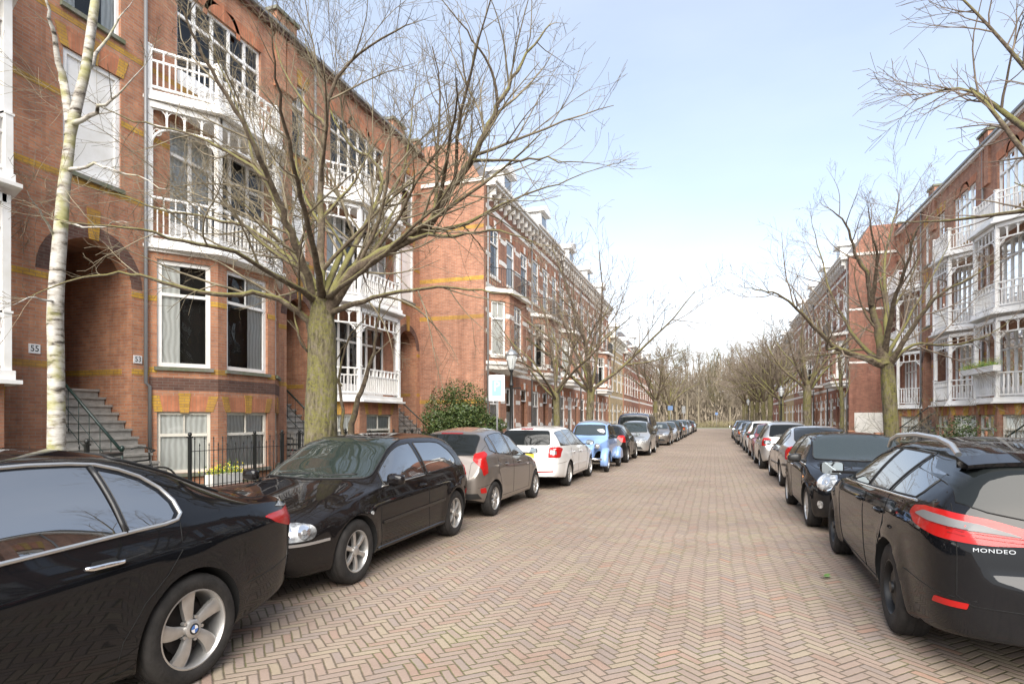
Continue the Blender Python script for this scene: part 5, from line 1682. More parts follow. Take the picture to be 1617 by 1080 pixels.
    if number:
        txt, yy = number
        nb = h.wf((yy - .10, 0), (yy + .10, 0)); pm = nb.mb(); pm.box(0, .20, .001, .022, 2.88, 3.06)
        pl = pm.build('number_plate', M['white_badge'], h.root)
        c = nb((.10, .024, 2.97))
        # letters upright, facing outwards
        t = Vector((nb.t.x, nb.t.y, 0)) * (1 if side > 0 else -1); n = Vector((nb.n.x, nb.n.y, 0)); u = Vector((0, 0, 1))
        mt = Matrix(((t.x, u.x, n.x, c.x), (t.y, u.y, n.y, c.y), (t.z, u.z, n.z, c.z), (0, 0, 0, 1)))
        text_mesh('number', txt, .165, M['seam'], pl, mt, .002, .95)
    if yB0 is not None:
        P0, P1, P2, P3 = pb
        ws = [h.wf(P0, P1), h.wf(P1, P2), h.wf(P2, P3)]
        top = 5.62 if main == 'brick' else 2.25
        for k, w in enumerate(ws):
            L = w.L; mg = .22 if k == 1 else .16
            hl = []
            if L > 1.8 and k == 1:
                # two windows, or one, in the front face
                wins = [(L * .5 - min(.85, L * .36), L * .5 + min(.85, L * .36))] if L < 3 else [(mg, L * .5 - .2), (L * .5 + .2, L - mg)]
            else: wins = [(mg, L - mg)]
            for (a, b) in wins:
                hl.append((a, b, .35, 1.80))
                if main == 'brick': hl.append((a, b, 2.85, 5.35))
            h.wall(w, 0, L, -.02, top, hl)
            for (a, b) in wins:
                h.window(w, a, b, .35, 1.80, style='sash', grid=(1, 0), curtain='full', sill=base_sill, wood='cream_wood')
                h.lintel(w, a, b, 1.80, .38)
                if main == 'brick':
                    h.window(w, a, b, 2.85, 5.35, style='tall', grid=(1, 0) if k else (0, 0), curtain=('left', 'right', 'both')[k], frame=.10)
            if main == 'brick':
                # dark weathered brick under the sill course and yellow courses between the windows
                h.yb(w, .002, L - .002, 2.30, 2.60, .004, 'band')
                for z in (2.62, 4.35):
                    e0 = 0.002
                    for (a, b) in wins:
                        if a - e0 > .03: h.yb(w, e0, a, z if z > 2.7 else 2.70, (z if z > 2.7 else 2.70) + .13)
                        e0 = b
                    h.yb(w, e0, L - .002, z if z > 2.7 else 2.70, (z if z > 2.7 else 2.70) + .13)
                cs = w.mb(); cs.box(-.02, L + .02, -.02, .06, 5.50, 5.62); put(h.white, cs)
        # decks and balustrades
        q = .18
        def outline(e, bk=0): return [(yB0 - e * .6, -bk), (yB0 + cy - e * .5, bp + e), (yB1 - cy + e * .5, bp + e), (yB1 + e * .6, -bk)]
        def deck(z, e=.16, th=.16):
            h.slab(outline(e), z - th, z); m = h.slab(outline(e + .10), z - th - .07, z - th - .002, name='balcony_cornice')
        if main == 'veranda':
            deck(2.45)
            h.balustrade(outline(.02)[0:4], 2.45, .92, 'wood' if side > 0 or rnd.random() < .5 else 'turned')
            h.veranda(outline(.0), 2.45, 5.45)
            h.wall(h.wf((yB0, 0), (yB1, 0)), .15, b1 - b0 - .15, 2.25, 5.6, [(.75, b1 - b0 - .75, 2.45, 5.1)], th=.25)
            french_back(h, h.wf((yB0, 0), (yB1, 0)), .75, b1 - b0 - .75, 2.45, 5.1)
        deck(5.80)
        h.balustrade(outline(.04), 5.80, .95, 'wood')
        h.veranda(outline(.02), 5.80, 8.95)
        french_back(h, fw, *f1)
        deck(9.20)
        h.balustrade(outline(.04), 9.20, .95, 'wood')
        french_back(h, fw, *f2)
        h.lintel(fw, f2[0], f2[1], f2[3], .35, False)
        h.arch_band(fw, (f2[0] + f2[1]) / 2, 12.0, .0 + (f2[1] - f2[0]) * .18, .12)
    # cornice, gutter, roof
    gm = MB(); yy0, yy1 = y0 - h.root.location.y, y1 - h.root.location.y
    x0, x1 = sorted((-h.side * .28, h.side * .16)); gm.box(x0, x1, yy0 + .01, yy1 - .01, ROWTOP, ROWTOP + .12); 
    gm.build('cornice', M['white_wood'] if side < 0 else M['brick_dark'], h.root, uv=side > 0)
    gm = MB(); x0, x1 = sorted((-h.side * .02, h.side * .24)); gm.box(x0, x1, yy0 + .012, yy1 - .012, ROWTOP + .122, ROWTOP + .22); gm.build('gutter', M['lead'], h.root)
    rf = MB(); s_ = h.side
    rf.add([(s_ * .02, yy0, ROWTOP + .13), (s_ * .02, yy1, ROWTOP + .13), (-s_ * 3.2, yy1, ROWTOP + .9), (-s_ * 3.2, yy0, ROWTOP + .9), (-s_ * 9, yy0, ROWTOP + .9), (-s_ * 9, yy1, ROWTOP + .9), (-s_ * 9, yy0, 0), (-s_ * 9, yy1, 0)],
           [(0, 1, 2, 3), (3, 2, 5, 4), (4, 5, 7, 6)])
    rf.build('roof', M['slate'], h.root, recalc=False)
    # party walls so the block is closed
    for yy in (yy0 + .005, yy1 - .005):
        pw = MB(); x0, x1 = sorted((-s_ * 3.6, -s_ * 9)); pw.box(x0, x1, yy - .002, yy + .002, 0, ROWTOP + .88); put(h.wall_mb, pw)
    if roof_piers:
        for yy in (yy0 + .25, yy1 - .25):
            pm = MB(); x0, x1 = sorted((s_ * .10, -s_ * .42)); pm.box(x0, x1, yy - .2, yy + .2, ROWTOP - 1.6, ROWTOP + .62); put(h.wall_mb, pm)
            cm = MB(); x0, x1 = sorted((s_ * .17, -s_ * .49)); cm.box(x0, x1, yy - .27, yy + .27, ROWTOP + .62, ROWTOP + .72); put(h.sill, cm)
    # downpipe
    if yB0 is not None:
        dm = fw.mb(); u = b0 - .14
        dm.tube([(u, .07, ROWTOP), (u, .07, 2.45), (u + .10, .07, 2.38), (u + .10, .07, 0)], .04, 8); dm.build('downpipe', M['lead'], h.root, recalc=False)
    h.finish()
    return h

GL = 'tall brick houses of the left terrace behind front gardens'
XL = -12.3
terrace_house('terraced_house', 1, XL, .3, None, None, 1.7, 7.12, 7.93, 'veranda', 'brick house with white timber bay cut by the left edge', GL, number=('55', 7.72), cyv=.40)
hB = terrace_house('terraced_house', 1, XL, 7.93, 8.0, 9.72, 10.15, 14.45, 14.68, 'brick', 'brick house behind the iron railing with white boarded window above its arch', GL, number=('53', 9.86))
hC = terrace_house('terraced_house', 1, XL, 14.68, 14.78, 15.95, 16.2, 21.2, 21.4, 'veranda', 'brick house with white ground floor veranda behind the big mossy tree', GL)
hD = terrace_house('terraced_house', 1, XL, 21.4, 21.55, 23.1, None, None, 23.4, 'brick', 'narrow brick house end with arched porch beside the evergreen bush', GL)

GR = 'brick houses with white verandas on the right'
XR = 11.0
for (ya, lb) in ((-8.4, 'veranda house outside the right edge, farthest behind the camera'), (-2.0, 'veranda house outside the right edge, beside the camera'), (4.5, 'veranda house outside the right edge, level with the black estate'), (11.05, 'veranda house just outside the right edge, before the first visible one')):  # unseen houses, added for the left cars' windows to reflect
    terrace_house('terraced_house', -1, XR, ya, ya + .2, ya + 1.6, ya + 1.9, ya + 6.1, ya + 6.5, 'veranda', lb, GR, white_first=False, brick='brick_pink')
terrace_house('terraced_house', -1, XR, 17.6, 17.8, 19.2, 19.5, 23.6, 23.9, 'veranda', 'brick house with white verandas cut by the right edge', GR, number=None, white_first=False, brick='brick_pink')
terrace_house('terraced_house', -1, XR, 23.9, 24.1, 25.5, 25.8, 29.9, 30.2, 'veranda', 'brick house whose white balcony carries the yellow flower box', GR, white_first=True, brick='brick_pink')
terrace_house('terraced_house', -1, XR, 30.2, 34.7, 36.1, 30.5, 34.5, 36.5, 'veranda', 'middle white veranda house between flower box house and side wall', GR, white_first=False, brick='brick_pink')
terrace_house('terraced_house', -1, XR, 36.5, 36.8, 38.1, 38.4, 42.4, 42.75, 'veranda', 'white veranda house next to the blank brick side wall', GR, white_first=True, brick='brick_pink')

# ---------------------------------------------------------------- houses standing straight on the pavement
def street_house(name, side, X, y0, y1, top, brick, label, group, style='flat', lod=0, stone='stone', seed=1, side_wall=None, floors=3, roof='mansard', plinth=None):
    h = House(name, side, X, (y0 + y1) / 2, brick, label, 'house', group)
    rnd = random.Random(seed * 131 + int(y0 * 7))
    yo = h.root.location.y
    s_ = h.side
    fw = h.wf((y0, 0), (y1, 0)); L = fw.L
    fh = [(.0, 3.7), (3.9, 7.2), (7.4, top - 1.1)] if floors == 3 else [(.0, 3.9), (4.1, top - 1.0)]
    nb = 3 if L > 5.8 else 2
    bw = L / nb
    holes = []
    wins = []
    for fi, (za, zb) in enumerate(fh):
        for k in range(nb):
            c = bw * (k + .5)
            ww = .62 if lod == 0 else .6
            if fi == 0:
                if k == (nb - 1 if seed % 2 else 1) : r = (c - .55, c + .55, .12, 3.15, 'door')
                else: r = (c - ww, c + ww, .55, 3.15, 'win')
            else:
                r = (c - ww * .92, c + ww * .92, za + .55, zb - .45, 'win')
            wins.append((fi, k, r)); 
    oriel = style == 'oriel'
    if oriel: 
        wins = [w for w in wins if not (w[0] == 1 and w[1] < 2)]
        holes.append((.25, bw * 2 - .2, 4.25, 7.0))
    holes += [w[2][:4] for w in wins]
    h.wall(fw, 0, L, -.02, top, holes, dark=True)
    for fi, k, (a, b, c, d, kind) in wins:
        if kind == 'door':
            m = fw.mb(); m.box(a, b, -.25, -.18, c, d - .6); do = m.build('front_door', M['dark_wood' if rnd.random() < .6 else 'green_door'], h.root)
            if lod < 2:
                m = fw.mb(); m.add([(a + .25, -.176, c + 1.1), (b - .25, -.176, c + 1.1), (b - .25, -.176, d - .8), (a + .25, -.176, d - .8)], [(0, 1, 2, 3)]); m.build('door_glass', M['car_glass'], do, recalc=False)
            h.window(fw, a, b, d - .6, d, style='plain', sill=False, frame=.05)
            if lod == 0:
                m = fw.mb(); m.box(a - .1, b + .1, -.2, .3, -.02, .11); m.build('door_step', M['step_stone'], h.root)
        else:
            h.window(fw, a, b, c, d, style='tall', frame=.11, d=-.07, grid=(1 if rnd.random() < .5 else 0, 0), curtain=rnd.choice(['full', 'both', 'blind', None, 'white', 'low']), sill='w' if True else True)
        # white stone blocks at the window head and key stone
        if lod < 2:
            for (p, q) in ((a - .16, a - .002), (b + .002, b + .16)):
                h.yb(fw, p, q, d - .30, d - .08, .012, 'white'); h.yb(fw, p, q, c + (d - c) * .35, c + (d - c) * .35 + .2, .012, 'white')
            m = fw.mb(); cc = (a + b) / 2; m.prism([(cc - .09, d + .005), (cc + .09, d + .005), (cc + .13, d + .34), (cc - .13, d + .34)], -.02, .03, 'xz'); put(h.white, m)
            m = fw.mb(); m.prism([(a - .02, d + .002), (b + .02, d + .002), (b + .14, d + .28), (a - .14, d + .28)], -.02, .006, 'xz'); put(h.sold, m)
    # white courses across the front
    for z in ([1.25, 2.35, 3.72, 5.35, 6.25, 7.35, 8.75, 9.75] if floors == 3 else [2.4, 3.95]) + [top - .95]:
        segs = [(0.002, L - .002)]
        for hh in holes:
            if hh[2] - .1 < z + .18 and hh[3] + (.3 if abs(z - 3.72) > .5 else 0) > z:
                ns = []
                for p, q in segs:
                    c0, c1 = hh[0] - .17, hh[1] + .17
                    if c1 <= p or c0 >= q: ns.append((p, q)); continue
                    if c0 > p: ns.append((p, c0))
                    if c1 < q: ns.append((c1, q))
                segs = ns
        for p, q in segs:
            if q - p > .06: h.yb(fw, p, q, z, z + .2, .009, 'white')
    if oriel:
        a, b = y0 + .15, y0 + bw * 2 - .1
        pr = .75; c = .8
        for z0_, z1_ in ((4.15, 7.15),):
            pts = [(a, 0), (a + c, pr), (b - c, pr), (b, 0)]
            for k, (p, q) in enumerate(zip(pts, pts[1:])):
                w = h.wf(p, q); LL = w.L
                g = .2 if k != 1 else max(.3, LL * .5 - .75)
                if k == 1 and LL > 1.6:
                    hl = [(LL * .5 - .62, LL * .5 + .62, z0_ + .25, z1_ - .35)]
                else: hl = [(g, LL - g, z0_ + .25, z1_ - .35)]
                h.wall(w, 0, LL, z0_, z1_, hl)
                for (u0, u1, zz0, zz1) in hl:
                    h.window(w, u0, u1, zz0, zz1, style='tall', curtain=rnd.choice(['full', 'both', 'white']), sill='w', frame=.08)
                    for z in (zz0 + .02, zz1 - .75):
                        h.yb(w, .002, u0 - .002, z, z + .2, .010, 'white'); h.yb(w, u1 + .002, LL - .002, z, z + .2, .010, 'white')
            e = .14
            op = lambda e: [(a - e, 0), (a + c - e * .5, pr + e), (b - c + e * .5, pr + e), (b + e, 0)]
            h.slab(op(.14), z0_ - .14, z0_ - .002, 'stone', 'bay_base'); h.slab(op(.04), z0_ - .34, z0_ - .142, 'stone', 'bay_base')
            h.slab(op(.2), z1_ + .002, z1_ + .16, 'stone', 'bay_cornice')
            h.balustrade(op(.1), z1_ + .16, .9, 'iron', posts=False)
    elif rnd.random() < .6 and lod < 2:
        # small iron balcony on the first floor
        c = bw * 1.5 + y0
        h.slab([(c - .95, 0), (c - .95, .7), (c + .95, .7), (c + .95, 0)], 4.15, 4.3, 'stone', 'balcony_slab')
        h.balustrade([(c - .9, 0), (c - .9, .65), (c + .9, .65), (c + .9, 0)], 4.3, .9, 'iron', posts=False)
    if plinth:
        h.yb(fw, .002, L - .002, -.02, .5, .03, plinth)
    # cornice with brackets
    yy0, yy1 = y0 - yo, y1 - yo
    m = MB(); x0, x1 = sorted((-s_ * .3, s_ * .42)); m.box(x0, x1, yy0 + .01, yy1 - .01, top, top + .14)
    x0, x1 = sorted((-s_ * .3, s_ * .50)); m.box(x0, x1, yy0 + .012, yy1 - .012, top + .142, top + .26)
    nbk = max(2, int(L / (.62 if lod < 2 else 1.3)))
    for k in range(nbk):
        yc = yy0 + L * (k + .5) / nbk
        x0, x1 = sorted((s_ * .012, s_ * .34)); m.box(x0, x1, yc - .06, yc + .06, top - .34, top - .002)
        x0, x1 = sorted((s_ * .012, s_ * .16)); m.box(x0, x1, yc - .05, yc + .05, top - .58, top - .342)
    m.build('cornice', M[stone], h.root)
    rf = MB(); z = top + .2
    a = yy0 + .01; b = yy1 - .01
    rf.add([(s_ * .2, a, z), (s_ * .2, b, z), (-s_ * 1.1, b, z + 1.7), (-s_ * 1.1, a, z + 1.7), (-s_ * 8, a, z + 1.7), (-s_ * 8, b, z + 1.7), (-s_ * 8, a, 0), (-s_ * 8, b, 0)],
           [(0, 1, 2, 3), (3, 2, 5, 4), (4, 5, 7, 6), (0, 3, 4), (1, 5, 2)])
    rf.build('roof', M['slate'], h.root, recalc=False)
    # dormer
    if roof == 'mansard' and lod < 3:
        yc = (a + b) / 2 + rnd.uniform(-.8, .8)
        m = MB(); x0, x1 = sorted((-s_ * .1, -s_ * 1.6)); m.box(x0, x1, yc - .62, yc + .62, z, z + 1.45)
        xr0, xr1 = sorted((s_ * .12, -s_ * 1.8)); m.box(xr0, xr1, yc - .82, yc + .82, z + 1.45, z + 1.58)
        pf = [(yc - .82, z + 1.58), (yc + .82, z + 1.58), (yc, z + 1.95)]
        m.prism(pf, *xr, 'yz') if False else m.prism([(yc - .82, z + 1.582), (yc + .82, z + 1.582), (yc, z + 1.98)], xr0, xr1, 'yz')
        dmr = m.build('dormer', M['white_wood'], h.root)
        g = MB(); xg = -s_ * .1 + s_ * .012; g.add([(xg, yc - .42, z + .3), (xg, yc + .42, z + .3), (xg, yc + .42, z + 1.3), (xg, yc - .42, z + 1.3)], [(0, 1, 2, 3)]); g.build('dormer_window', M['car_glass'], dmr, recalc=False)
    if rnd.random() < .6:
        m = MB(); x0, x1 = sorted((-s_ * 1.8, -s_ * 2.5)); m.box(x0, x1, b - .9, b - .1, z, z + 2.5); m.box(x0 - .08, x1 + .08, b - .98, b - .02, z + 2.5, z + 2.62)
        m.build('chimney', M[brick], h.root, uv=True)
    for yy in (yy0 + .004, yy1 - .004):
        pw = MB(); x0, x1 = sorted((-s_ * .36, -s_ * 8)); pw.box(x0, x1, yy - .002, yy + .002, -.02, top + .5); put(h.wall_mb, pw)
    if side_wall:
        # blank gable wall towards the camera, in the same brick with bands
        z1 = top + .1
        m = MB(); x0, x1 = sorted((s_ * 0, -s_ * 8)); m.box(x0, x1, yy0 - .25, yy0 - .006, -.02, z1)
        put(h.wall_mb, m)
        for zz in side_wall.get('bands', ()):
            m = MB(); m.box(x0, x1, yy0 - .256, yy0 - .24, zz, zz + .17); put(h.bandy, m)
        for zz in side_wall.get('white', ()):
            m = MB(); m.box(x0, x1, yy0 - .258, yy0 - .24, zz, zz + .12); put(h.white, m)
        if side_wall.get('plaster'):
            m = MB(); m.box(x0 + .3, x1 - .02, yy0 - .268, yy0 - .24, .02, side_wall['plaster']); m.build('plaster_base', M['stone'], h.root)
        m = MB(); m.box(x0 - .05, x1, yy0 - .33, yy0 - .0, z1 + .002, z1 + .16); m.build('coping', M['stone'], h.root)
        # gable up to the mansard
        m = MB(); m.prism([(-s_ * .2, z1 + .162), (-s_ * 1.15, top + 1.95), (-s_ * 7.9, top + 1.95), (-s_ * 7.9, z1 + .162)], yy0 - .2, yy0 - .01, 'xz'); put(h.wall_mb, m)
    if lod < 2:
        m = fw.mb(); m.tube([(.10, .06, top), (.10, .06, 0)], .045, 8); m.build('downpipe', M['lead'], h.root, recalc=False)
    h.finish()
    return h

GP = 'brick houses straight on the left pavement'
X2 = -9.25
street_house('corner_house', 1, X2, 23.65, 30.2, 11.7, 'brick_pink', 'corner house with first floor oriel bay and blank banded side wall', GP, 'oriel', seed=1, side_wall={'bands': (2.3, 5.95, 7.6, 9.8)})
specs = [(30.2, 36.3, 11.9, 'oriel', 'brick_pink', 'brick house with white bands second from the corner house on the left'), (36.3, 42.6, 11.7, 'oriel', 'brick_pink', 'brick house with oriel bay third from the left corner house'),
         (42.6, 48.8, 11.7, 'flat', 'brick_pink', 'banded brick house fourth along the left pavement'), (48.8, 55.2, 11.7, 'oriel', 'brick_pink', 'last of the banded brick houses before the cream building')]
for i, (a, b, tp, st, br, lb) in enumerate(specs):
    street_house('street_house', 1, X2, a, b, tp, br, lb, GP, st, lod=0 if i < 1 else 1, seed=i + 2)
GF = 'far houses along the left side'
farl = [(56.2, 64.5, 9.4, 'brick_cream', 'cream house with dark sign beyond the banded brick row'), (64.5, 71, 8.8, 'brick_pink', 'low brick house beside the cream house'), (71, 79, 10.2, 'brick_brown', 'brown brick house behind the parked van'),
        (79, 88, 9.6, 'brick_pink', 'distant brick house, third past the cream house'), (88, 98, 10.0, 'brick_brown', 'last brick house on the left before the woodland')]
for i, (a, b, tp, br, lb) in enumerate(farl):
    street_house('far_house', 1, X2 + (.1 if i % 2 else .0), a, b - .02, tp, br, lb, GF, 'flat', lod=2, seed=i + 9, stone='cream_wood' if i == 0 else 'stone', side_wall={'bands': ()} if i == 0 else None)

GQ = 'brick houses straight on the right pavement'
X3 = 8.3
street_house('corner_house', -1, X3, 43.1, 50.0, 12.0, 'brick_brown', 'corner house with blank brick side wall and pale plastered base', GQ, 'oriel', seed=4, side_wall={'white': (5.2, 8.6), 'bands': (), 'plaster': 2.05}, lod=0)
farr = [(50, 56.5, 12.0, 'brick', 'brown-red brick house next along from the right corner house', 'flat'), (56.5, 63, 11.8, 'brick_brown', 'brick house with bay third along on the right', 'oriel'), (63, 70, 11.6, 'brick_pink', 'brick house fourth along on the right behind bare trees', 'flat'),
        (70, 78, 11.0, 'brick_cream', 'yellowish brick house far down the right side', 'flat'), (78, 87, 10.6, 'brick', 'distant red brick house past the yellowish one', 'flat'), (87, 98, 10.2, 'brick_brown', 'last brown brick house on the right before the woodland', 'flat')]
for i, (a, b, tp, br, lb, st) in enumerate(farr):
    street_house('far_house', -1, X3, a, b - .02, tp, br, lb, GQ, st, lod=1 if i < 2 else 2, seed=i + 21)
# ================================================================ parked cars
def car(o, label, X, Y, head, rot=0, cat='car', group=None):
    tag(o, label, cat, group); place(o, X, Y, head, rot); return o
GCL = 'cars parked along the left kerb'; GCR = 'cars parked along the right kerb'
car(make_sedan(), 'black saloon with chrome window trim and five spoke silver wheels, nearest on the left', -3.91, 1.35, 'cam', 0, group=GCL)
car(make_hatch3(), 'black three-door hatchback facing the camera behind the black saloon', -4.21, 6.25, 'cam', 1.6, group=GCL)
car(make_hatch5(M['taupe_paint']), 'brownish grey small hatchback with tall red tail lamps', -4.25, 10.5, 'away', 0, group=GCL)
car(make_wagon(M['white_paint']), 'white estate car seen from behind on the left', -4.17, 15.35, 'away', 0, group=GCL)
classic = car(make_classic(), 'pale blue vintage car with grey canvas roof behind the white estate', -3.75, 19.35, 'cam', 0, group=GCL)
compact_dark = car(make_compact(M['brownblack_paint']), 'dark grey hatchback with red tail lamps between the pale blue and silver cars', -3.85, 23.6, 'away', 0, group=GCL)
compact_silver = car(make_compact(M['silver_paint'], H=1.56), 'silver small car facing the camera in front of the dark van', -3.5, 28.4, 'cam', 0, group=GCL)
van = car(make_van(M['darkblue_paint']), 'dark blue-black van with red tail lamp taller than the cars', -3.9, 33.6, 'away', 0, 'van', group=GCL)

wagonR = car(make_wagon(M['black_paint'], 'big'), 'black estate car with roof rails and lettering on the tailgate', 2.26, 6.60, 'away', -2.0, group=GCR)
mini = car(make_mini(), 'small black car with round chrome headlamp facing the camera', 2.18, 11.2, 'cam', 0, group=GCR)
saloon = car(make_saloon(M['silver_paint']), 'silver saloon with orange and red tail lamp', 2.42, 17.1, 'away', 0, group=GCR)

def clone(src, label, X, Y, head, paintm=None, group=None, cat='car', rot=0):
    c = copy_tree(src)
    if paintm:
        for k in c.children:
            if k.name.startswith('body'):
                k.data = k.data.copy(); k.data.materials[0] = paintm
    return car(c, label, X, Y, head, rot, cat, group)
clone(compact_silver, 'silver hatchback between the silver saloon and the red car', 2.3, 22.3, 'away', group=GCR)
clone(compact_dark, 'dark red hatchback on the right, behind two silver cars', 2.35, 27.0, 'cam', M['red_paint'], GCR)
clone(compact_silver, 'white hatchback just past the dark red car', 2.35, 31.8, 'away', M['white_paint'], GCR)
clone(compact_dark, 'light blue-grey tall car past the white hatchback', 2.4, 36.6, 'cam', M['bluegrey_paint'], GCR)
clone(saloon, 'grey saloon sixth from the black estate on the right', 2.35, 42, 'away', M['grey_paint'], GCR)
clone(compact_silver, 'dark blue hatchback second last at the right kerb', 2.4, 48, 'cam', M['darkblue_paint'], GCR)
clone(compact_silver, 'pale blue-grey hatchback last at the right kerb', 2.4, 54, 'away', M['bluegrey_paint'], GCR)
clone(compact_dark, 'brownish grey car right behind the dark van', -3.35, 39.2, 'cam', M['taupe_paint'], GCL)
far = [(45, 'silver_paint', 'silver car two places past the dark van', 'cam'), (50.5, 'black_paint', 'black car third past the dark van', 'cam'), (56, 'silver_paint', 'silver car fourth past the dark van', 'away'),
       (62, 'bluegrey_paint', 'pale blue car fifth past the dark van', 'cam'), (68, 'white_paint', 'white car sixth past the dark van', 'cam'), (75, 'darkblue_paint', 'dark car seventh past the dark van', 'away'), (82, 'silver_paint', 'farthest silver car on the left', 'cam')]
for k, (Y, pn, lb, hd) in enumerate(far):
    clone(compact_silver if k % 2 else saloon, lb, -3.3 + .009 * (Y - 40), Y, hd, M[pn], GCL)

# ================================================================ trees
def trunk_bark():
    m = mat('mossy_trunk_bark', (.1, .08, .05), .92); t = NT(m); co = t.coord('Object')
    mp = t.n('ShaderNodeMapping'); mp.inputs['Scale'].default_value = (7, 7, 1.6); t.t.links.new(co, mp.inputs[0])
    rg = t.noise(mp.outputs[0], 3.0, 6, .7); n = t.noise(co, 1.5, 5, .7); f = t.noise(co, 22, 5, .75)
    base = t.ramp(rg, [(.36, (.035, .027, .018)), (.5, (.12, .096, .066)), (.66, (.23, .195, .145))])
    moss = t.math('MULTIPLY', t.ramp(n, [(.42, (0, 0, 0)), (.56, (1, 1, 1))]), t.ramp(f, [(.38, (0, 0, 0)), (.55, (1, 1, 1))]))
    c = t.mix(t.math('MULTIPLY', moss, .85), base, t.mix(f, (.085, .08, .015, 1), (.25, .235, .055, 1)))
    t.t.links.new(c, t.b.inputs['Base Color']); t.bump(t.math('ADD', rg, t.math('MULTIPLY', f, .5)), 1.0, .04)
    return m
M['bark'] = trunk_bark()
def bark2():
    m = mat('mossy_limb_bark', (.1, .08, .05), .9)
    t = NT(m); co = t.coord('Object'); g = t.n('ShaderNodeNewGeometry')
    sp = t.n('ShaderNodeSeparateXYZ'); t.t.links.new(g.outputs['Normal'], sp.inputs[0])
    n = t.noise(co, 2.2, 4, .65); f = t.noise(co, 14, 5, .7)
    base = t.ramp(f, [(.35, (.055, .038, .026)), (.55, (.12, .09, .06)), (.7, (.20, .17, .11))])
    up = t.math('ADD', t.math('MULTIPLY', sp.outputs[2], .35), n)
    moss = t.ramp(up, [(.50, (0, 0, 0)), (.68, (1, 1, 1))])
    t.t.links.new(t.mix(t.math('MULTIPLY', moss, .75), base, (.19, .18, .05, 1)), t.b.inputs['Base Color'])
    t.bump(t.noise(co, 40, 5, .7), .8, .02)
    return m
M['limb'] = bark2()
M['twig'] = noisy('grey_brown_twigs', (.10, .08, .05), (.26, .22, .15), 3, .9)
M['twig_far'] = noisy('brown_far_twigs', (.15, .115, .085), (.23, .185, .14), 2, .9)
def birch():
    m = mat('white_birch_bark', (.7, .68, .6), .8)
    t = NT(m); co = t.coord('Object')
    mp = t.n('ShaderNodeMapping'); mp.inputs['Scale'].default_value = (2.5, 2.5, 9); t.t.links.new(co, mp.inputs[0])
    a = t.noise(mp.outputs[0], 1.6, 5, .65); b = t.noise(co, 2.0, 4, .6)
    c = t.ramp(a, [(.36, (.05, .04, .03)), (.44, (.28, .25, .21)), (.53, (.42, .40, .36)), (.75, (.54, .52, .48))])
    c = t.mix(t.math('MULTIPLY', t.ramp(b, [(.50, (0, 0, 0)), (.62, (1, 1, 1))]), .75), c, (.30, .29, .10, 1))
    t.t.links.new(c, t.b.inputs['Base Color']); t.bump(a, .6, .02)
    return m
M['birch'] = birch()

class Tree:
    def __init__(s, seed):
        s.r = random.Random(seed); s.big = MB(); s.tw = MB(); s.cnt = 0
    def rdir(s, d, ang):
        ax = Vector((s.r.gauss(0, 1), s.r.gauss(0, 1), s.r.gauss(0, 1)))
        ax = (ax - d * ax.dot(d))
        if ax.length < 1e-6: ax = d.orthogonal()
        ax.normalize()
        return (d * math.cos(ang) + ax * math.sin(ang)).normalized()
    def branch(s, p, d, L, r, lvl, maxl, up=.25, droop=0, dens=1.0, minr=.0026, spread=(.42, .95)):
        r_ = s.r
        n = {0: 9, 1: 8, 2: 6, 3: 4}.get(lvl, 3)
        cv = Vector((r_.gauss(0, .06), r_.gauss(0, .06), r_.gauss(0, .05)))
        pts = [p.copy()]; rad = [r]
        dd = d.copy(); q = p.copy()
        for i in range(n):
            dd = (dd + cv + Vector((r_.gauss(0, .075), r_.gauss(0, .075), r_.gauss(0, .06) + up * .15 - droop * .2))).normalized()
            q = q + dd * (L / n)
            pts.append(q.copy()); rad.append(max(minr, r * (1 - .80 * (i + 1) / n)))
        mb = s.big if r > .028 else s.tw
        mb.tube(pts, rad, 8 if r > .08 else 6 if r > .028 else (4 if r > .010 else 3), cap=False)
        s.cnt += 1
        if lvl < maxl: s.sprout(pts, rad, L, lvl, maxl, up, droop, dens, minr, spread)
        return pts
    def sprout(s, pts, rad, L, lvl, maxl, up, droop, dens, minr, spread=(.42, .95), start=.18, scale=.62):
        r_ = s.r
        k = {0: 9, 1: 8, 2: 7, 3: 6}.get(lvl, 5) * dens
        k = int(k * min(1.6, max(.5, L / {0: 4, 1: 2.4, 2: 1.4, 3: .8}.get(lvl, .6))) + r_.random())
        n = len(pts) - 1
        for i in range(k):
            t = start + (1 - start) * ((i + r_.random()) / k)
            f = min(n - 1e-6, t * n); a = int(f); fr = f - a
            p = pts[a].lerp(pts[a + 1], fr); rr = rad[a] + (rad[a + 1] - rad[a]) * fr
            d = (pts[a + 1] - pts[a]).normalized()
            nd = s.rdir(d, r_.uniform(*spread))
            nl = L * scale * (1 - .45 * t) * r_.uniform(.55, 1.1)
            s.branch(p, nd, nl, max(minr, min(rr * .6, nl * .0155)), lvl + 1, maxl, up, droop, dens, minr, spread)
    def finish(s, name, loc, label, cat, group, m_big='limb', m_tw='twig', trunk=None, tmat=None):
        root = empty(name, loc); tag(root, label, cat, group)
        o = Vector(loc)
        for mb in (s.big, s.tw): mb.tf = lambda p: p - o
        if trunk: trunk.tf = lambda p: p - o; trunk.build('trunk', M[tmat or 'bark'], root, recalc=False)
        if s.big.f: s.big.build('limbs', M[m_big], root, recalc=False)
        if s.tw.f: s.tw.build('crown', M[m_tw], root, recalc=False)
        return root

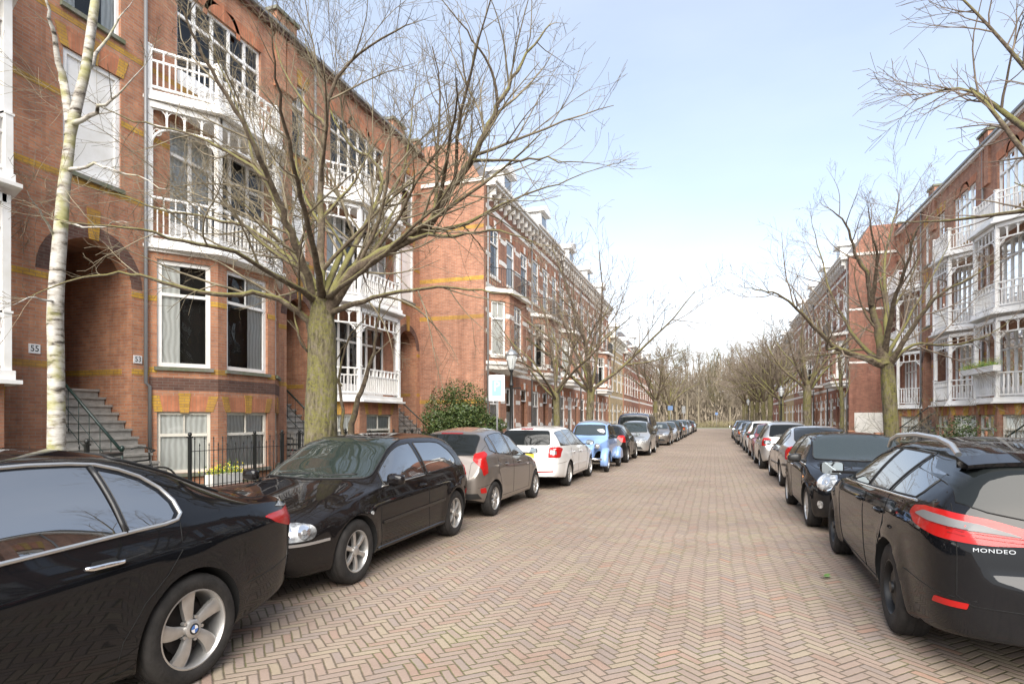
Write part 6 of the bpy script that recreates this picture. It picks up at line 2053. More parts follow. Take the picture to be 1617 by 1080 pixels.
def trunk_mesh(pts, rad, n=18, seed=1, rough=.06, flare=1.5):
    """tapered trunk with lumps and a root flare"""
    mb = MB(); K = 22
    P = [Vector(p) for p in pts]
    def at(t):
        f = min(len(P) - 1 - 1e-6, t * (len(P) - 1)); a = int(f); return P[a].lerp(P[a + 1], f - a), rad[a] + (rad[a + 1] - rad[a]) * (f - a)
    for i in range(K + 1):
        t = i / K; c, r = at(t)
        fl = 1 + (flare - 1) * math.exp(-t * 9)
        for j in range(n):
            a = 2 * PI * j / n
            rr = r * fl * (1 + rough * noise.noise(Vector((math.cos(a) * 1.6, math.sin(a) * 1.6, c.z * 1.3 + seed * 7))) * 2 + (fl - 1) * .25 * math.cos(5 * a + seed))
            mb.v.append(Vector((c.x + rr * math.cos(a), c.y + rr * math.sin(a), c.z)))
    for i in range(K):
        for j in range(n):
            mb.f.append([i * n + j, i * n + (j + 1) % n, (i + 1) * n + (j + 1) % n, (i + 1) * n + j]); mb.sm.append(True); mb.mi.append(0)
    mb.f.append([K * n + j for j in range(n)]); mb.sm.append(True); mb.mi.append(0)
    return mb

def smooth_path(pts, k=4):
    """Catmull-Rom"""
    P = [Vector(p) for p in pts]; out = []
    for i in range(len(P) - 1):
        p0 = P[max(0, i - 1)]; p1 = P[i]; p2 = P[i + 1]; p3 = P[min(len(P) - 1, i + 2)]
        for j in range(k):
            t = j / k
            out.append(.5 * ((2 * p1) + (p2 - p0) * t + (2 * p0 - 5 * p1 + 4 * p2 - p3) * t * t + (3 * p1 - p0 - 3 * p2 + p3) * t ** 3))
    out.append(P[-1]); return out

def limb(T, pix, r0, r1, lvl=0, maxl=3, dens=1.0, up=.25, start=.15, scale=.5, wig=.012):
    """a limb planned through points (photo x, photo y, distance)"""
    P = smooth_path([pt(*q) for q in pix], 4)
    L = sum((b - a).length for a, b in zip(P, P[1:]))
    P = [p + Vector((T.r.gauss(0, wig), T.r.gauss(0, wig), T.r.gauss(0, wig))) if 0 < i else p for i, p in enumerate(P)]
    n = len(P) - 1
    r1 = r1 * .5
    rad = [(r0 + (r1 - r0) * (i / n) ** .75) * (1 + (.4 if lvl == 0 else .15) * math.exp(-10.0 * i / n)) for i in range(n + 1)]
    T.big.tube(P, rad, 10 if r0 > .06 else 7, cap=False)
    for q in range(3): T.branch(P[-1], T.rdir((P[-1] - P[-2]).normalized(), .1 + .25 * q), .5 - .1 * q, r1 * .9, 2, 3, up)
    T.sprout(P, rad, L, lvl, maxl, up, 0, dens * .70 * max(1, L / 4), .0026, (.42, .95), start, scale)
    return P, rad

# ---- the big mossy tree in front of the left terrace
T = Tree(5)
D = 9.25
base = pt(505, 662, D); base.z = 0
tr = trunk_mesh([(base.x, base.y, 0), (base.x, base.y, 1.0), (base.x + .03, base.y, 2.0), tuple(pt(508, 520, D)), tuple(pt(507, 490, D)), tuple(pt(506, 462, D))], [.275, .25, .228, .215, .175, .10], seed=3, flare=1.3)
limb(T, [(507, 545, D), (513, 505, D), (545, 445, D - .1), (600, 400, D - .3), (662, 368, D - .5), (700, 318, D - .6), (742, 255, D - .7), (772, 195, D - .7), (802, 140, D - .6), (832, 85, D - .4), (868, 40, D - .1)], 0.124, .02, dens=1.0)
limb(T, [(505, 530, D), (505, 480, D), (506, 400, D + .2), (507, 300, D + .3), (513, 200, D + .3), (526, 135, D + .2), (565, 85, D), (640, 40, D - .4)], 0.092, .02, dens=1.0)
limb(T, [(504, 535, D), (498, 485, D), (480, 420, D - .3), (452, 350, D - .7), (425, 285, D - 1.1), (395, 215, D - 1.5), (345, 130, D - 1.8), (300, 50, D - 2.1), (275, -10, D - 2.3)], 0.080, .018)
limb(T, [(505, 550, D), (490, 515, D), (460, 485, D - .2), (415, 463, D - .4), (340, 466, D - .8), (270, 450, D - 1.0), (205, 432, D - 1.2), (130, 440, D - 1.4), (40, 470, D - 1.5)], 0.068, .012, up=.05)
limb(T, [(520, 495, D), (575, 475, D - .6), (630, 462, D - 1.1), (690, 455, D - 1.6), (760, 460, D - 2.0), (830, 470, D - 2.3)], 0.044, .010, up=.1)
limb(T, [(504, 525, D), (494, 475, D), (455, 410, D + .5), (400, 365, D + .9), (330, 345, D + 1.2), (250, 330, D + 1.4), (160, 300, D + 1.5), (60, 280, D + 1.6)], 0.056, .012, up=.1)
limb(T, [(500, 465, D), (470, 400, D + .8), (440, 330, D + 1.5), (400, 250, D + 2.1), (370, 160, D + 2.6), (330, 60, D + 3.0)], 0.064, .015)
limb(T, [(508, 530, D), (516, 480, D), (560, 385, D + .8), (602, 300, D + 1.4), (590, 255, D + 1.7), (548, 225, D + 2.0), (510, 150, D + 2.3), (480, 60, D + 2.6)], 0.068, .015)
limb(T, [(660, 369, D - .5), (735, 352, D - .1), (810, 315, D + .3), (880, 290, D + .7), (960, 262, D + 1.0)], 0.040, .008, up=.1, lvl=1, maxl=3)
limb(T, [(640, 376, D - .45), (720, 372, D - 1.2), (790, 365, D - 1.8), (850, 385, D - 2.2)], 0.036, .008, up=.05, lvl=1, maxl=3)
limb(T, [(744, 254, D - .7), (820, 252, D - 1.1), (880, 253, D - 1.4), (960, 262, D - 1.6)], 0.026, .006, up=.1, lvl=1, maxl=3)
limb(T, [(786, 170, D - .7), (775, 110, D - .9), (735, 50, D - 1.2), (690, -10, D - 1.4)], 0.028, .010, lvl=1, maxl=3)
limb(T, [(505, 470, D), (500, 420, D - .9), (480, 330, D - 1.9), (460, 250, D - 2.6), (440, 150, D - 3.2), (430, 60, D - 3.6)], 0.060, .012)
limb(T, [(510, 470, D), (545, 390, D + 1.0), (600, 330, D + 2.0), (640, 260, D + 2.8), (650, 180, D + 3.3), (660, 100, D + 3.7)], 0.056, .012)
limb(T, [(500, 475, D), (440, 440, D - 1.0), (370, 400, D - 1.8), (290, 380, D - 2.4), (200, 360, D - 2.8), (90, 350, D - 3.0)], 0.048, .010, up=.1)
limb(T, [(425, 285, D - 1.1), (360, 240, D - 1.0), (290, 210, D - .9), (210, 190, D - .8), (120, 150, D - .8)], 0.032, .008, lvl=1, maxl=3)
limb(T, [(515, 470, D), (575, 425, D - 1.4), (640, 370, D - 2.2), (700, 310, D - 2.8), (730, 240, D - 3.2)], 0.040, .008, lvl=0, maxl=3)
limb(T, [(513, 200, D + .3), (470, 150, D + .5), (440, 90, D + .7), (420, 10, D + .8)], 0.036, .010, lvl=1, maxl=3)
limb(T, [(490, 560, D), (474, 540, D - .25), (466, 500, D - .3), (455, 460, D - .4)], 0.028, .012, lvl=2, maxl=3, up=.3)
tree1 = T.finish('street_tree', (base.x, base.y, 0), 'big bare tree with mossy trunk between the black hatchback and the terrace', 'tree', 'bare trees along the street', trunk=tr)
print('tree twigs', T.cnt)

# ---- bare tree on the right pavement
T = Tree(11); D = 14.9
base = pt(1408, 662, D); base.z = .1
tr = trunk_mesh([(base.x, base.y, .1), (base.x, base.y, 1.2), tuple(pt(1402, 600, D)), tuple(pt(1398, 550, D))], [.20, .172, .162, .12], seed=8, flare=1.3)
limb(T, [(1395, 575, D), (1388, 530, D), (1375, 480, D + .1), (1370, 440, D + .1), (1350, 400, D), (1335, 355, D - .2), (1310, 330, D - .3)], .12, .02, dens=1.5)
limb(T, [(1392, 575, D), (1350, 560, D - .3), (1315, 545, D - .6), (1275, 505, D - 1.0), (1245, 475, D - 1.3), (1210, 460, D - 1.5), (1180, 455, D - 1.7)], .085, .012, up=.15, dens=1.5)
limb(T, [(1398, 575, D), (1360, 545, D + .5), (1330, 500, D + 1.0), (1310, 460, D + 1.3), (1295, 400, D + 1.6), (1280, 350, D + 1.7)], .07, .012, dens=1.5)
limb(T, [(1403, 575, D), (1425, 540, D - .4), (1460, 490, D - .8), (1490, 460, D - 1.1), (1530, 440, D - 1.4), (1580, 410, D - 1.6)], .08, .012, dens=1.5)
limb(T, [(1403, 580, D), (1440, 545, D + .3), (1500, 545, D + .6), (1560, 530, D + .9), (1600, 500, D + 1.2)], .055, .010, up=.15, dens=1.5)
limb(T, [(1396, 560, D), (1400, 490, D + .6), (1395, 420, D + 1.1), (1410, 350, D + 1.5), (1420, 310, D + 1.7)], .08, .012, dens=1.5)
limb(T, [(1396, 560, D), (1410, 480, D - .8), (1430, 420, D - 1.5), (1450, 360, D - 2.0), (1480, 330, D - 2.3)], .07, .012, dens=1.5)
limb(T, [(1375, 480, D), (1385, 420, D - .5), (1375, 360, D - 1.0), (1370, 320, D - 1.3)], .06, .010, dens=1.5)
limb(T, [(1397, 570, D), (1430, 510, D + 1.0), (1470, 440, D + 1.7), (1500, 380, D + 2.2)], .06, .010, dens=1.5)
tree2 = T.finish('street_tree', tuple(base), 'bare wide tree on the right pavement behind the small black car', 'tree', 'bare trees along the street', trunk=tr, m_tw='twig_far')

# ---- tree outside the right edge whose branches hang into the sky
T = Tree(17)
bx, by = 4.7, 7.4
tr = trunk_mesh([(bx, by, .1), (bx, by, 1.4), (bx, by, 2.9)], [.26, .22, .2], seed=4)
for (a, b_, c) in (((3.6, 8.2, 4.3), (3.0, 8.6, 5.6), (2.45, 8.9, 5.75)), ((4.0, 8.4, 4.8), (3.3, 9.0, 6.6), (2.75, 9.3, 7.7)), ((3.9, 7.8, 5.2), (3.6, 8.5, 7.0), (3.1, 8.9, 8.6))):
    P = smooth_path([(bx, by, 2.8), a, b_, c], 5); n = len(P) - 1
    rad = [.075 + (.006 - .075) * (i / n) ** .45 for i in range(n + 1)]
    T.big.tube(P, rad, 8, cap=False); T.sprout(P, rad, 4.0, 1, 3, .1, 0, 1.6, .003, (.45, 1.0), .45, .34)
for k in range(6):
    a = -1.2 + k * .55
    T.branch(Vector((bx, by, 2.8)), Vector((math.cos(a), math.sin(a) * .8, 1.1)).normalized(), 4.5, .10, 0, 2, dens=.7)
T.finish('street_tree', (bx, by, .1), 'tree outside the right edge whose bare branches hang in the top corner', 'tree', 'bare trees along the street', trunk=tr, m_tw='twig_far')

# ---- birch in the front garden
T = Tree(23); D = 8.0
base = pt(90, 662, D); base.z = .06
tp = [tuple(base), tuple(pt(88, 590, D)), tuple(pt(86, 500, D)), tuple(pt(92, 400, D)), tuple(pt(100, 300, D)), tuple(pt(112, 205, D)), tuple(pt(100, 130, D))]
tr = trunk_mesh(tp, [.102, .092, .097, .086, .075, .062, .05], n=16, seed=5, rough=.05, flare=1.2)
trb = trunk_mesh([tuple(pt(110, 215, D)), tuple(pt(135, 110, D - .1)), tuple(pt(150, 0, D - .1)), tuple(pt(155, -120, D))], [.068, .06, .05, .04], 12, 7, flare=1)
put(tr, trb)
for (q, r0) in (([(100, 130, D), (85, 60, D - .2), (75, 0, D - .4), (60, -80, D - .5)], .05), ([(112, 200, D), (150, 175, D - .3), (185, 150, D - .5), (230, 100, D - .8)], .04), ([(90, 380, D), (60, 330, D - .4), (40, 300, D - .7)], .022),
                ([(105, 270, D), (150, 262, D - .2), (200, 275, D - .4), (260, 300, D - .5)], .03), ([(88, 480, D), (55, 470, D - .5), (20, 480, D - .9)], .02), ([(135, 110, D), (170, 60, D + .3), (210, 0, D + .5)], .035), ([(92, 350, D), (150, 360, D - .6), (200, 350, D - .8)], .02)):
    limb(T, q, r0, .006, 1, 3, dens=.55, scale=.4)
T.finish('birch_tree', tuple(base), 'white barked birch with two stems in the front garden by the arched porch', 'tree', None, m_big='birch', trunk=tr, tmat='birch')

# ---- thin mossy stems beside the big tree
T = Tree(31); D = 10.6
base = pt(548, 662, D); base.z = .06
for q, r0 in (([(550, 740, D), (553, 680, D), (565, 630, D), (583, 580, D), (594, 530, D), (600, 480, D), (620, 420, D)], .075), ([(545, 740, D), (541, 650, D + .1), (535, 600, D + .1), (545, 550, D + .1), (560, 520, D), (575, 505, D - .1)], .04), ([(538, 610, D + .1), (528, 590, D), (535, 560, D - .1), (558, 530, D - .2)], .03)):
    limb(T, q, r0, .012, 1, 3, dens=.5, start=.5, scale=.35)
T.finish('garden_tree', tuple(base), 'slim moss green forked tree right of the big trunk in front of the veranda', 'tree', None)

# ---- prototypes for the trees down the street
def proto(seed, H=7.5, rt=.2, ht=2.5, limbs=7, lo=.45, hi=1.05, dens=.9, far=False):
    T = Tree(seed); r = T.r
    tr = trunk_mesh([(0, 0, 0), (.05, 0, ht * .5), (0, .04, ht)], [rt * 1.1, rt * .95, rt], 12, seed)
    for k in range(limbs):
        a = 2 * PI * (k + r.random() * .6) / limbs; ti = r.uniform(lo, hi)
        T.branch(Vector((0, 0, ht - .05 - r.random() * .3)), Vector((math.cos(a) * math.sin(ti), math.sin(a) * math.sin(ti), math.cos(ti))), r.uniform(.85, 1.1) * (H - ht) * .95, rt * .42, 0, 3, up=.35, dens=dens, minr=.009 if far else .006)
    T.branch(Vector((0, 0, ht - .1)), Vector((.1, .05, 1)).normalized(), (H - ht), rt * .5, 0, 3, up=.3, dens=dens, minr=.009 if far else .006)
    return T, tr
GT = 'bare trees along the street'
places = [[(-5.8, 22.3, 1.0, 'bare tree on the left pavement just past the lantern post'), (4.35, 31.5, 1.0, 'bare round headed tree on the right pavement in front of the corner house'), (-5.8, 29.2, 1.18, 'leaning bare tree in front of the banded brick houses')],
          [(4.4, 43.5, 1.0, 'bare tree beside the right hand lantern post'), (-5.0, 56.0, 1.1, 'bare tree in front of the cream house'), (4.4, 52, 1.1, 'bare tree just beyond the right lantern post'), (4.5, 60, 1.1, 'bare tree third past the right lantern'),
           (4.5, 68, 1.15, 'bare tree fourth past the right lantern'), (4.5, 77, 1.15, 'bare tree fifth past the right lantern'), (-4.6, 68, 1.1, 'bare tree behind the one at the cream house'), (4.5, 87, 1.2, 'bare tree near the end of the right pavement'),
           (4.5, 98, 1.2, 'last bare tree on the right before the cross road')]]
for gi, lst in enumerate(places):
    src = None
    for k, (x, y, s, lb) in enumerate(lst):
        if gi == 0:
            T, tr = proto(41 + k, H=[7.2, 7.0, 8.0][k], rt=[.13, .19, .17][k], ht=[2.6, 3.0, 2.3][k], dens=.75)
            src_k = T.finish('street_tree', (0, 0, 0), lb, 'tree', GT, trunk=tr, m_tw='twig_far', m_big='limb')
        elif src is None:
            T, tr = proto(61, H=8.0, rt=.18, ht=2.9, limbs=8, dens=.72, far=True); src = T.finish('street_tree', (0, 0, 0), lb, 'tree', GT, trunk=tr, m_tw='twig_far', m_big='limb'); src_k = src
        else:
            src_k = copy_tree(src); tag(src_k, lb)
        src_k.location = (x, y, .1); src_k.rotation_euler = (0, 0, k * 2.1 + gi); src_k.scale = (s, s, s * (1 + .06 * (k % 3)))
# thin tall tree in the right front garden
T = Tree(71)
tr = trunk_mesh([(0, 0, 0), (.05, 0, 2), (-.05, .05, 4.2)], [.13, .11, .08], 10, 3)
for k in range(9):
    a = k * 2.4; z = 2.6 + k * .35
    T.branch(Vector((0, 0, z)), Vector((math.cos(a) * .6, math.sin(a) * .6, .8)).normalized(), 2.4 - k * .12, .04, 1, 3, dens=.8, minr=.006)
T.branch(Vector((-.05, .05, 4.2)), Vector((0, 0, 1)), 3.5, .07, 1, 3, dens=.9, minr=.006)
g = T.finish('garden_tree', (6.6, 36.0, .06), 'thin young bare tree in front of the plastered side wall', 'tree', None, trunk=tr, m_tw='twig_far'); 
for ch in g.children: pass
g.location = (6.6, 36.0, .06)
for ch in g.children: ch.data.transform(Matrix.Translation((6.6, 36.0, .06)))

# ================================================================ woodland at the end of the street
M['wood_bark'] = noisy('pale_woodland_bark', (.17, .145, .10), (.24, .20, .14), .8, .9)
M['wood_twig'] = noisy('woodland_twigs', (.19, .155, .115), (.26, .215, .16), .5, .95)
M['wood_twig2'] = noisy('olive_woodland_twigs', (.15, .135, .07), (.21, .18, .10), .5, .95)
def woodtree(seed, H=22):
    T = Tree(seed); r = T.r
    tr = MB(); top = Vector((r.uniform(-.6, .6), r.uniform(-.6, .6), H * .8))
    tr.tube([(0, 0, 0), (0, 0, H * .3), tuple(top * .6 + Vector((0, 0, .0))), tuple(top)], [.30, .24, .16, .05], 7, cap=False)
    for k in range(16):
        z = H * (.16 + .66 * k / 16); c = Vector((top.x * z / (H * .8), top.y * z / (H * .8), z)); a = r.uniform(0, 6.28); ti = r.uniform(.3, .75)
        T.branch(c, Vector((math.cos(a) * math.sin(ti), math.sin(a) * math.sin(ti), math.cos(ti))), H * .25 * r.uniform(.6, 1.1), .07, 1, 3, up=.5, dens=.8, minr=.022)
    return T, tr
protos = []
for k in range(3):
    T, tr = woodtree(91 + k, 21 + k)
    protos.append(T.finish('woodland_tree', (0, 0, 0), 'x', 'tree', 'tall bare trees at the wood edge', trunk=tr, m_big='wood_bark', m_tw='wood_twig' if k else 'wood_twig2', tmat='wood_bark'))
rr = random.Random(4)
n_f = 26
for k in range(n_f):
    src = protos[k % 3]; o = src if k < 3 else copy_tree(src)
    x = -34 + 72 * k / (n_f - 1) + rr.uniform(-.8, .8); y = 128 + rr.uniform(0, 8)
    o.location = (x, y, 0); o.rotation_euler = (0, 0, rr.uniform(0, 6.28)); sc = rr.uniform(.72, .92); o.scale = (sc, sc, sc)
    tag(o, 'tall bare tree at the wood edge beyond the end of the street', 'tree', 'tall bare trees at the wood edge')
# the mass behind: trunks and brush that read as one
mb = MB(); r = random.Random(8)
for k in range(900):
    x = r.uniform(-75, 80); y = 136 + r.random() * 30; H = r.uniform(11, 18)
    mb.tube([(x, y, 0), (x + r.uniform(-.5, .5), y, H * .5), (x + r.uniform(-1.5, 1.5), y, H)], [r.uniform(.14, .3), .13, .04], 4, cap=False)
for k in range(70000):
    x = r.uniform(-60, 66); y = 131 + r.random() * 34
    z = (r.random() ** 1.7) * 17 * (.82 + .25 * math.sin(x * .21) * math.cos(x * .083 + 1))
    L = r.uniform(.9, 2.4); a = r.uniform(0, 6.28); ti = abs(r.gauss(0, .55))
    d = Vector((math.cos(a) * math.sin(ti), math.sin(a) * math.sin(ti), math.cos(ti))) * L
    wv = Vector((r.uniform(.04, .10), 0, 0)) * (1.6 if z < 6 else 1)
    p = Vector((x, y, max(0, z)))
    mb.add([p - wv, p + wv, p + d], [(0, 1, 2)])
o = mb.build('woodland', M['wood_twig'], recalc=False); tag(o, kind='stuff')
# low brush and ground rise under the wood
mb = MB()
for k in range(9000):
    x = r.uniform(-50, 55); y = 127 + r.random() * 8; z = r.random() * 1.6
    L = r.uniform(.3, .9); a = r.uniform(0, 6.28); d = Vector((math.cos(a) * .4, math.sin(a) * .4, 1)).normalized() * L
    p = Vector((x, y, z * .6)); wv = Vector((.04, 0, 0)); mb.add([p - wv, p + wv, p + d], [(0, 1, 2)])
tag(mb.build('undergrowth', M['wood_twig2'], recalc=False), kind='stuff')

# ================================================================ evergreen bush and garden plants
def leaf_mat(name, a, b, c):
    m = mat(name, a, .45, spec=.4); t = NT(m); co = t.coord('Object')
    t.t.links.new(t.ramp(t.noise(co, 9.0, 4, .8), [(.32, a), (.5, b), (.68, c)]), t.b.inputs['Base Color']); return m
M['holly'] = leaf_mat('glossy_evergreen_leaves', (.018, .035, .012), (.05, .08, .022), (.16, .18, .05))
M['light_leaf'] = leaf_mat('fresh_green_leaves', (.06, .14, .02), (.13, .24, .04), (.25, .34, .08))
M['yellow_flower'] = mat('yellow_flowers', (.75, .62, .03), .6)
M['yellow_leaf'] = leaf_mat('yellow_green_leaves', (.15, .2, .02), (.4, .42, .05), (.65, .6, .08))
M['red_flower'] = mat('red_flowers', (.45, .015, .02), .5)
def bush(name, c, rx, ry, rz, n, leaf, m, label, cat='bush', seed=1, stems=6, group=None, flat=.55, gaps=.5):
    r = random.Random(seed); root = empty(name, (c[0], c[1], c[2])); tag(root, label, cat, group)
    mb = MB(); cnt = 0
    while cnt < n:
        v = Vector((r.gauss(0, 1), r.gauss(0, 1), r.gauss(0, 1)))
        v.normalize(); v *= r.random() ** .45
        nz = noise.noise(v * 2.3 + Vector((seed * 3.1, 0, 0)))
        if nz < -.12 * gaps and v.length > .45: continue
        k = 1 + .35 * noise.noise(v.normalized() * 1.7 + Vector((0, seed, 0)))
        p = Vector((v.x * rx * k, v.y * ry * k, rz + v.z * rz * k))
        if p.z < .05: continue
        d = Vector((r.gauss(0, 1), r.gauss(0, 1), r.gauss(0, .6) + .3)).normalized(); sd = d.cross(Vector((r.gauss(0, 1), r.gauss(0, 1), 1))).normalized()
        L = leaf * r.uniform(.7, 1.3)
        mb.add([p, p + d * L * .5 + sd * L * .28, p + d * L, p + d * L * .5 - sd * L * .28], [(0, 1, 2, 3)])
        cnt += 1
    sm = MB()
    for k in range(stems):
        a = 2 * PI * k / stems; e = Vector((math.cos(a) * rx * .55, math.sin(a) * ry * .55, rz * 1.3))
        sm.tube([(0, 0, 0), tuple(e * .5 + Vector((0, 0, .1))), tuple(e)], [.04, .025, .01], 5, cap=False)
    mb.build('leaves', M[m], root, recalc=False); sm.build('stems', M['bark'], root, recalc=False)
    return root
bush('evergreen_bush', (-8.35, 19.3, .06), 1.45, 1.3, 1.05, 26000, .10, 'holly', 'dark evergreen bush against the corner house side wall', seed=3)
bush('tall_shrub', (-9.3, 20.8, .06), 1.3, 1.3, 1.6, 15000, .08, 'holly', 'sparse tall evergreen shrub rising behind the dark bush', seed=6, gaps=1.2)
bush('garden_plant', (-9.15, 6.7, .06), .6, .5, .42, 700, .08, 'light_leaf', 'fresh green plant at the foot of the birch', cat='plant', seed=9)
bush('garden_shrub', (7.4, 22.0, .06), .9, .9, .85, 1700, .09, 'yellow_leaf' if False else 'holly', 'green shrub behind the tree trunk on the right', seed=12)
for k, (x, y, hgt, lb) in enumerate(((8.2, 20.2, 1.4, 'bare twiggy shrub in the right garden nearest the frame edge'), (8.0, 25.2, 1.7, 'tall bare shrub before the flower box house'), (7.6, 29.5, 1.5, 'bare shrub before the middle veranda house'), (7.8, 39.5, 1.3, 'bare shrub under the plastered side wall'))):
    T = Tree(200 + k)
    for j in range(9):
        a = j * .7; T.branch(Vector((x, y, .06)), Vector((math.cos(a) * .45, math.sin(a) * .45, 1)).normalized(), hgt * T.r.uniform(1.1, 1.6), .018, 1, 3, up=.3, dens=.7, minr=.004)
    T.finish('bare_shrub', (x, y, .06), lb, 'shrub', None, m_tw='twig')

def planter(name, x, y, z, L, m, label, axis='y', cat='planter', box='white_wood', h=.22):
    root = empty(name, (x, y, z)); tag(root, label, cat)
    mb = MB()
    if axis == 'y': mb.box(-.12, .12, -L / 2, L / 2, 0, h)
    else: mb.box(-L / 2, L / 2, -.12, .12, 0, h)
    mb.build('box', M[box], root)
    r = random.Random(int(x * 10)); lf = MB(); fl = MB()
    for k in range(int(500 * L)):
        a = r.uniform(-L / 2, L / 2); b = r.gauss(0, .10); c = h + abs(r.gauss(0, .10))
        p = Vector((b, a, c)) if axis == 'y' else Vector((a, b, c))
        d = Vector((r.gauss(0, 1), r.gauss(0, 1), r.gauss(0, .7) + .5)).normalized(); s = d.orthogonal().normalized(); q = .05
        (fl if r.random() < .35 else lf).add([p, p + d * q * .5 + s * q * .3, p + d * q, p + d * q * .5 - s * q * .3], [(0, 1, 2, 3)])
    lf.build('leaves', M['light_leaf'], root, recalc=False); fl.build('flowers', M[m], root, recalc=False)
    return root
planter('flower_box', 9.95, 27.9, 3.42, 3.0, 'yellow_leaf', 'flower box of yellow green plants on the white balcony rail')
planter('flower_trough', -10.95, 11.0, .06, .9, 'yellow_flower', 'white trough of yellow flowers behind the iron railing', h=.28)
planter('flower_pot', -10.8, 13.6, .06, .5, 'red_flower', 'pot of red flowers beside the railing post', h=.45, box='iron')

# ================================================================ railings, lamps, signs, bicycles
def railing(name, A, B, h, label, group=None, gate=None):
    A = Vector(A); B = Vector(B); L = (B - A).length; t = (B - A).normalized()
    root = empty(name, (A.x, A.y, A.z)); tag(root, label, 'fence', group)
    mb = MB(); n = int(L / .125)
    for z in (.16, h - .22): mb.bar(t * 0 + Vector((0, 0, z)), t * L + Vector((0, 0, z)), .03, .012)
    for k in range(1, n):
        p = t * (L * k / n); hh = h if k % 2 else h - .14
        mb.tube([p + Vector((0, 0, .04)), p + Vector((0, 0, hh))], .011, 5)
        mb.tube([p + Vector((0, 0, hh)), p + Vector((0, 0, hh + .035)), p + Vector((0, 0, hh + .09))], [.006, .016, .001], 5)
    mb.build('bars', M['iron'], root, recalc=False)
    ks = [0, .33, .5, .62, 1] if L > 3 else [0, 1]
    for q in ks:
        p = t * (L * q); m = MB()
        m.box(p.x - .028, p.x + .028, p.y - .028, p.y + .028, 0, h + .06); m.box(p.x - .045, p.x + .045, p.y - .045, p.y + .045, h + .06, h + .09)
        m.sphere(p + Vector((0, 0, h + .13)), .04, .04, .05, 8, 6)
        m.build('post', M['iron'], root)
    mb = MB(); mb.box(min(0, (t * L).x) - .09, max(0, (t * L).x) + .09, 0, L, -.05, .09) if abs(t.x) < .2 else None
    if mb.f: mb.build('kerb_stone', M['brick_dark'], root, uv=True)
    return root
railing('iron_railing', (-10.15, 9.3, .06), (-10.35, 15.0, .06), 1.12, 'black iron railing with spear tips before the bay window house')
railing('iron_railing', (-10.35, 16.3, .06), (-10.45, 21.0, .06), 1.05, 'black iron railing in front of the white veranda house')
railing('iron_railing', (-10.15, 4.4, .06), (-10.15, 7.2, .06), 1.05, 'black iron railing at the foot of the birch')
def garden_wall(name, y0, y1, x, label):
    root = empty(name, (x, y0, .06)); tag(root, label, 'wall')
    mb = MB(); mb.box(-.11, .11, 0, y1 - y0, -.05, .62); mb.build('brickwork', M['brick'], root, uv=True)
    mb = MB(); mb.box(-.15, .15, -.02, y1 - y0 + .02, .622, .70); mb.build('coping', M['sillstone'], root)
    for k in range(3):
        yy = (y1 - y0) * k / 2
        mb = MB(); mb.box(-.17, .17, yy - .16, yy + .16, -.05, .95); mb.build('pier', M['brick'], root, uv=True)
garden_wall('garden_wall', 18.2, 30.0, 7.25, 'low brick garden wall with piers behind the black estate')
garden_wall('garden_wall', 31.2, 42.6, 7.25, 'low brick garden wall nearer the corner house on the right')

M['lamp_glass'] = mat('frosted_lantern_glass', (.62, .64, .62), .15, 0, .5, .3)
M['lamp_cap'] = mat('grey_lantern_cap', (.35, .36, .36), .3, .6)
def lantern(x, y, label, H=3.55):
    root = empty('street_lamp', (x, y, .1)); tag(root, label, 'street lamp', 'old style lantern posts')
    mb = MB(); k = H - .55
    mb.lathe([(.14, 0), (.14, .35), (.10, .42), (.085, .9), (.10, .95), (.06, 1.02), (.045, k - .5), (.075, k - .46), (.045, k - .40), (.035, k - .08), (.06, k - .04), (.07, k)], 14)
    mb.tube([(-.28, 0, k - .55), (.28, 0, k - .55)], .016, 6); mb.sphere((-.28, 0, k - .55), .03, .03, .03, 8, 6); mb.sphere((.28, 0, k - .55), .03, .03, .03, 8, 6)
    mb.build('post', M['iron'], root, sharp=50)
    mb = MB(); mb.lathe([(.07, k + .002), (.10, k + .06), (.18, k + .42)], 6); l = mb.build('lantern_glass', M['lamp_glass'], root, recalc=False)
    mb = MB(); mb.lathe([(.20, k + .42), (.21, k + .44), (.13, k + .54), (.05, k + .60), (.03, k + .66), (.001, k + .70)], 6)
    for j in range(6):
        a = PI * j / 3; mb.tube([(.075 * math.cos(a), .075 * math.sin(a), k), (.185 * math.cos(a), .185 * math.sin(a), k + .43)], .010, 4)
    mb.build('lantern_cap', M['lamp_cap'], root, recalc=False)
    return root
p = pt(807, 662, 17.6); lantern(p.x, p.y, 'black lantern post beside the white parking sign on the left')
p = pt(1233, 662, 38); lantern(p.x, p.y, 'black lantern post among bare trees on the right')
p = pt(1181, 662, 62); lantern(p.x, p.y, 'distant small lantern above the parked cars on the right')

M['sign_white'] = mat('white_sign_sheet', (.82, .83, .84), .35)
M['sign_cyan'] = mat('cyan_sign_field', (.30, .68, .76), .35)
M['sign_blue'] = mat('blue_sign_sheet', (.12, .20, .36), .35)
p = pt(784, 662, 17.0)
root = empty('parking_sign', (p.x, p.y, .1), R(8)); tag(root, 'white parking sign with pale blue P beside the lantern post', 'sign')
mb = MB(); mb.tube([(0, .04, 0), (0, .04, 2.82)], .028, 8); mb.build('pole', M['lead'], root)
mb = MB(); mb.prism(rpoly([(-.235, 2.05), (.235, 2.05), (.235, 2.80), (-.235, 2.80)], .03), -.012, .0, 'xz'); pl = mb.build('sign_plate', M['sign_white'], root)
mb = MB(); mb.prism(rpoly([(-.14, 2.20), (.14, 2.20), (.14, 2.66), (-.14, 2.66)], .02), -.018, -.013, 'xz'); mb.build('blue_field', M['sign_cyan'], pl)
